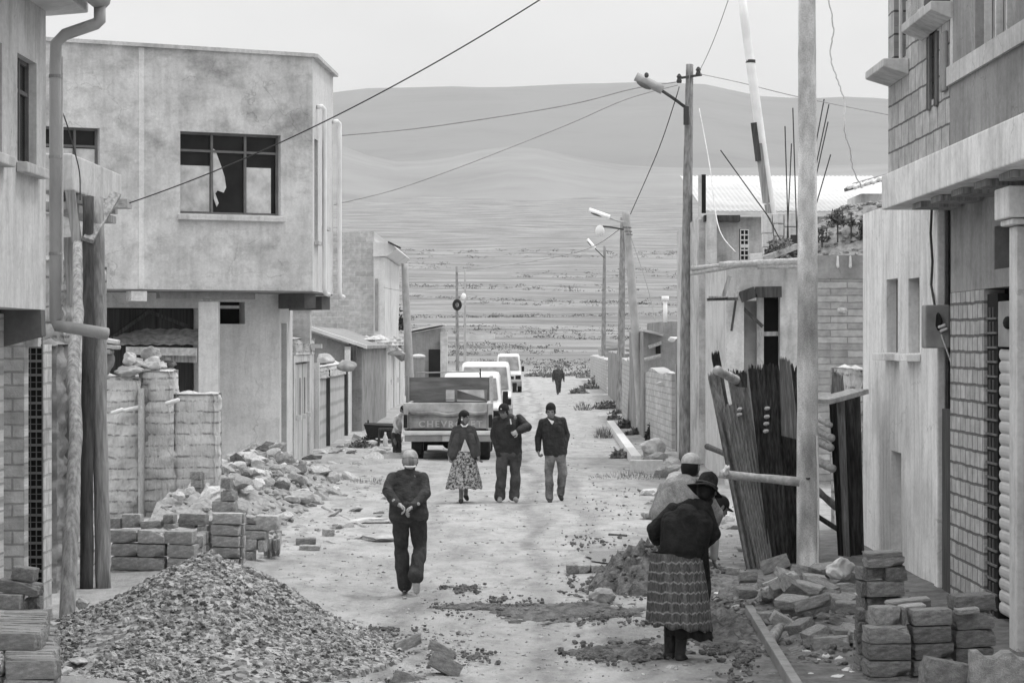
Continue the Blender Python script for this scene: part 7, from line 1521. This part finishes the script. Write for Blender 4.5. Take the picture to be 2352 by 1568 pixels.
# man in the pale knitted coat beyond her
Y0 = 21.5
J = dict(head=(1588, 1071, .05), shl=(1531, 1124, 0), shr=(1612, 1124, .08), ell=(1510, 1178, .05), elr=(1640, 1180, .2), wrl=(1530, 1222, .25), wrr=(1632, 1214, .35), pel=(1566, 1250, 0), hpl=(1548, 1260, 0), hpr=(1588, 1260, 0), knl=(1548, 1360, .05), knr=(1590, 1360, .08), anl=(1552, 1458, .0), anr=(1594, 1458, .04), tol=(1556, 1470, .18), tor=(1602, 1470, .2))
rt, j, P, rot, s = person('man in pale knitted coat and pale cap half hidden behind the old woman', Y0, J, (.55, .8, -.1), 1.0, .008, 'knit_pale', 'trousers_dark', 'shoe_dark', skin='skin', torso=.15, arm=.075, leg=.09, hands=('l', 'r'), upper='coat', handn={'l': (1, 0, 0), 'r': (-1, 0, 0)})
hairc(rt, P, rot, s, 'hair', -.01); cap(rt, P, rot, s, 'cap_pale', 'cap_pale', .03)
mb = MB(); mb.capsule(W(1548, 1126, Y0-.03), .12, W(1530, 1180, Y0-.03), .14); mb.capsule(W(1572, 1118, Y0-.02), .12, W(1562, 1180, Y0-.05), .18); blob(mb, 'coat_back', M['knit_pale'], rt, .009, 5, .01, 7, 2)
mb = MB(); c = W(1583, 1092, Y0+.03); mb.tube([c+Vector((math.cos(t*.7-3.6)*.085, math.sin(t*.7-3.6)*.08, -.025*t*.3)) for t in range(7)], .022, 8); mb.build('collar', M['knit_pale'], rt, smooth=True)
# bent figure beyond the couple
Y0 = 22.4
J = dict(head=(1653, 1162, .1), shl=(1606, 1178, 0), shr=(1634, 1186, .12), ell=(1600, 1240, .1), elr=(1640, 1240, .2), wrl=(1620, 1280, .25), wrr=(1640, 1280, .3), pel=(1588, 1262, .1), hpl=(1582, 1270, .05), hpr=(1602, 1270, .15), knl=(1596, 1350, .1), knr=(1618, 1345, .2), anl=(1590, 1432, .05), anr=(1608, 1432, .15), tol=(1604, 1440, .15), tor=(1624, 1440, .25))
rt, j, P, rot, s = person('person in dark cap bending down beyond the old woman, only the head showing', Y0, J, (.8, .35, -.5), .95, .01, 'shirt_white', 'trousers_dark', 'shoe_dark', skin='skin', torso=.105, leg=.085, hands=('l', 'r'), upper='shirt', handn={'l': (1, 0, 0), 'r': (1, 0, 0)})
hairc(rt, P, rot, s, 'hair', 0); cap(rt, P, rot, s, 'black_cloth', 'black_cloth', .02)
# far walker
Y0 = 121.0
J = dict(head=(1282, 842, 0), shl=(1273, 851, 0), shr=(1291, 851, 0), ell=(1270, 861, 0), elr=(1294, 861, 0), wrl=(1270, 871, 0), wrr=(1295, 871, 0), pel=(1282, 872, 0), hpl=(1279, 874, 0), hpr=(1285, 874, 0), knl=(1280, 888, -.1), knr=(1286, 887, .1), anl=(1281, 902, -.1), anr=(1285, 897, .3), tol=(1281, 905, -.25), tor=(1286, 900, .15))
rt, j, P, rot, s = person('small dark figure walking alone far down the street', Y0, J, TOW, 1.05, .02, 'jacket_dark', 'trousers_mid', 'shoe_dark', torso=.125, vox=.02) if False else person('small dark figure walking alone far down the street', Y0, J, TOW, 1.05, .018, 'jacket_dark', 'trousers_mid', 'shoe_dark', torso=.125)
hairc(rt, P, rot, s)
# child beside the pickup
Y0 = 57.5
J = dict(head=(927, 940, -.1), shl=(910, 957, 0), shr=(924, 957, .1), ell=(906, 975, -.05), elr=(926, 972, -.1), wrl=(914, 988, -.15), wrr=(930, 984, -.2), pel=(910, 992, .1), hpl=(906, 996, .05), hpr=(916, 996, .1), knl=(908, 1018, 0), knr=(918, 1017, .05), anl=(908, 1036, .05), anr=(917, 1036, .1), tol=(910, 1040, -.05), tor=(920, 1040, 0))
rt, j, P, rot, s = person('child in pale shirt bending beside the left side of the pickup', Y0, J, (.6, -.6, -.4), .85, .014, 'plaster_pale', 'trousers_mid', 'shoe_dark', torso=.095, leg=.07, arm=.045, upper='shirt')
hairc(rt, P, rot, s)
# ------------------------------------------------------------------ overhead wires
def wire(label, pts, r, m='wire', sag=None, kink=0, twist=0):
    ps = [W(*p) for p in pts]; fine = []
    if len(ps) == 2:
        for i in range(41): t = i/40; q = ps[0].lerp(ps[1], t); q.z -= sag*4*t*(1-t); fine.append(q)
    else:
        n = len(ps)
        for i in range(n-1):
            p0, p1, p2, p3 = ps[max(i-1, 0)], ps[i], ps[i+1], ps[min(i+2, n-1)]
            for k in range(10):
                t = k/10; fine.append(.5*((2*p1)+(p2-p0)*t+(2*p0-5*p1+4*p2-p3)*t*t+(3*p1-p0-3*p2+p3)*t**3))
        fine.append(ps[-1])
    if kink: fine = [q+Vector((random.uniform(-kink, kink), 0, random.uniform(-kink, kink)*.5)) for q in fine]
    mb = MB(); mb.tube(fine, r, 6)
    return single(mb, 'overhead_wire', M[m], label, 'wire', smooth=True, group='overhead wires')
random.seed(71)
wire('cable running from the ledger board up across the house front to the top edge', [(298, 466, 27.2), (1240, 0, 24)], .0075, sag=.16)
wire('sagging wire from the cobra lamp pole to the two storey house, upper of two', [(1560, 188, 52.9), (1455, 204, 52.6), (1330, 236, 52.2), (1180, 263, 51.8), (960, 295, 51), (778, 312, 50.2)], .011, 'wire_pale')
wire('lower wire sagging from the lamp pole down to the two storey house wall', [(1556, 196, 52.9), (1440, 228, 52.5), (1310, 284, 52.2), (1170, 340, 51.8), (1040, 390, 51.3), (900, 438, 50.7), (768, 470, 50.1)], .008, 'wire_pale')
wire('wire climbing from the lamp pole top to the upper frame edge', [(1606, 164, 52.9), (1676, -10, 46)], .008, 'wire_pale', sag=.1)
wire('wire running right from the lamp pole to the brick house', [(1606, 170, 52.9), (1700, 190, 48), (1830, 222, 44), (2040, 264, 40)], .008, 'wire_pale')
wire('steep stay cable from the lamp arm down to the pale concrete pole', [(1560, 200, 52.9), (1548, 240, 52.9), (1510, 350, 58), (1448, 492, 67.8)], .011, 'wire')
wire('thin wire from the concrete pole to the far left poles', [(1432, 520, 67.8), (1340, 575, 90), (1200, 604, 120), (1049, 625, 150)], .013, 'wire_pale')
wire('thin wire from the left wood pole to the block house', [(882, 660, 88), (900, 664, 90), (930, 668, 93), (962, 668, 110), (1050, 660, 150)], .012, 'wire_pale')
wire('wire slanting from the concrete pole down to the dark shed', [(1440, 520, 67.9), (1470, 605, 67), (1490, 670, 66.5), (1505, 735, 66.1)], .009, 'wire_pale')
wire('kinked white wire dangling against the sky beside the big pole', [(1900, -20, 40), (1914, 60, 40), (1908, 130, 40), (1926, 190, 40), (1940, 236, 40), (1940, 300, 40), (1952, 340, 41), (1960, 390, 43), (1980, 430, 45)], .012, 'plaster_pale', kink=.012)
wire('thin wire drooping from the white street wall top', [(1606, 250, 52.6), (1630, 380, 50.5), (1650, 520, 47), (1690, 580, 44.3)], .012, 'plaster_pale')
wire('thin wire hanging beside the downpipe down to the concrete beam', [(136, 238, 24), (155, 290, 25), (172, 350, 25.8), (183, 400, 25.95), (184, 460, 25.95)], .007, 'wire')
# ------------------------------------------------------------------ plants along the street
random.seed(81)
def tuft(name, label, x, y, rx, rz, n, leaf, m, group, blade=False, sub=0):
    p = G(x, y); mb = MB(); leafball(mb, (p.x, p.y, -.02), rx, rz, n, leaf, x, blade=blade)
    return single(mb, name, M[m], label, 'bush' if name == 'bush' else 'grass tuft' if 'tuft' in name else 'plant', (p.x, p.y, 0), group, fixn=False)
p = G(1510, 1012); mb = MB(); leafball(mb, (p.x, p.y, .05), .27, .62, 1500, .11, 3); leafball(mb, (p.x-.05, p.y, .0), .3, .3, 500, .1, 5); mb.tube([(p.x, p.y, 0), (p.x, p.y, .4)], .02, 6)
single(mb, 'bush', M['bush'], 'rounded black bush right of the leaning concrete pole', 'bush', fixn=False)
for x, y, rx, rz, n, l in ((1436, 985, .35, .28, 420, 'bushy tuft behind the bright kerb, left of the concrete pole'), (1462, 1000, .3, .22, 300, 'leafy tuft inside the kerb by the pole foot'), (1410, 965, .25, .2, 200, 'small tuft at the far end of the bright kerb'), (1387, 1005, .26, .25, 260, 'grass tuft outside the kerb on the road side'), (1425, 1050, .22, .18, 160, 'weed against the outer side of the kerb'), (1340, 942, .35, .3, 260, 'grass tuft lying out on the road before the dark wood pole'), (1400, 940, .7, .35, 420, 'spreading weeds at the foot of the dark wood pole'), (1440, 952, .7, .25, 380, 'weed patch right of the dark wood pole'), (1452, 935, .5, .6, 500, 'tall dark weeds behind the leaning concrete pole')):
    tuft('grass_tuft', l, x, y, rx, rz, n, .13, 'leaf' if 'dark' in l or 'leafy' in l or 'bushy' in l else 'leaf_dry', 'tufts by the right kerb', True if 'grass' in l else False)
for x, y, rx, rz in ((1352, 895, .6, .4), (1330, 905, .5, .3), (1376, 885, .7, .7), (1346, 872, .8, .5), (1310, 868, .9, .4), (1248, 868, 1.1, .6), (1265, 870, .8, .4), (1225, 868, .8, .4)):
    tuft('grass_tuft', 'low dry tuft at the far end of the street near the lone walker', x, y, rx, rz, 240, .2, 'leaf_dry', 'dry tufts at the street end')
for x, y, l in ((828, 1032, 'dark weed at the left wall foot near the barrow'), (852, 1018, 'weed between the barrow and the stones')): tuft('grass_tuft', l, x, y, .3, .25, 240, .1, 'leaf', 'weeds by the barrow')
tuft('weed', 'dry weeds on the dust left of the old man', 845, 1112, .45, .12, 260, .07, 'leaf_dry', None, True)
tuft('weed', 'dry weeds along the right of the street below the kerb block', 1450, 1098, .8, .12, 420, .07, 'leaf_dry', None, True)
mb = MB(); c = W(1290, 878, 121); 
# ------------------------------------------------------------------ haze
hz, nt, b = newmat('haze'); nt.nodes.remove(b); vp_ = nt.nodes.new('ShaderNodeVolumePrincipled'); vp_.inputs['Density'].default_value = HAZE if (HAZE := 5.5e-5) else 0
vp_.inputs['Color'].default_value = (.95, .95, .95, 1); vp_.inputs['Anisotropy'].default_value = .2; nt.links.new(vp_.outputs[0], nt.nodes['Material Output'].inputs['Volume'])
mb = MB(); mb.box(-9500, 12000, -300, 8600, -8, 1200); hzo = struct(mb, 'haze', hz, 'stuff')
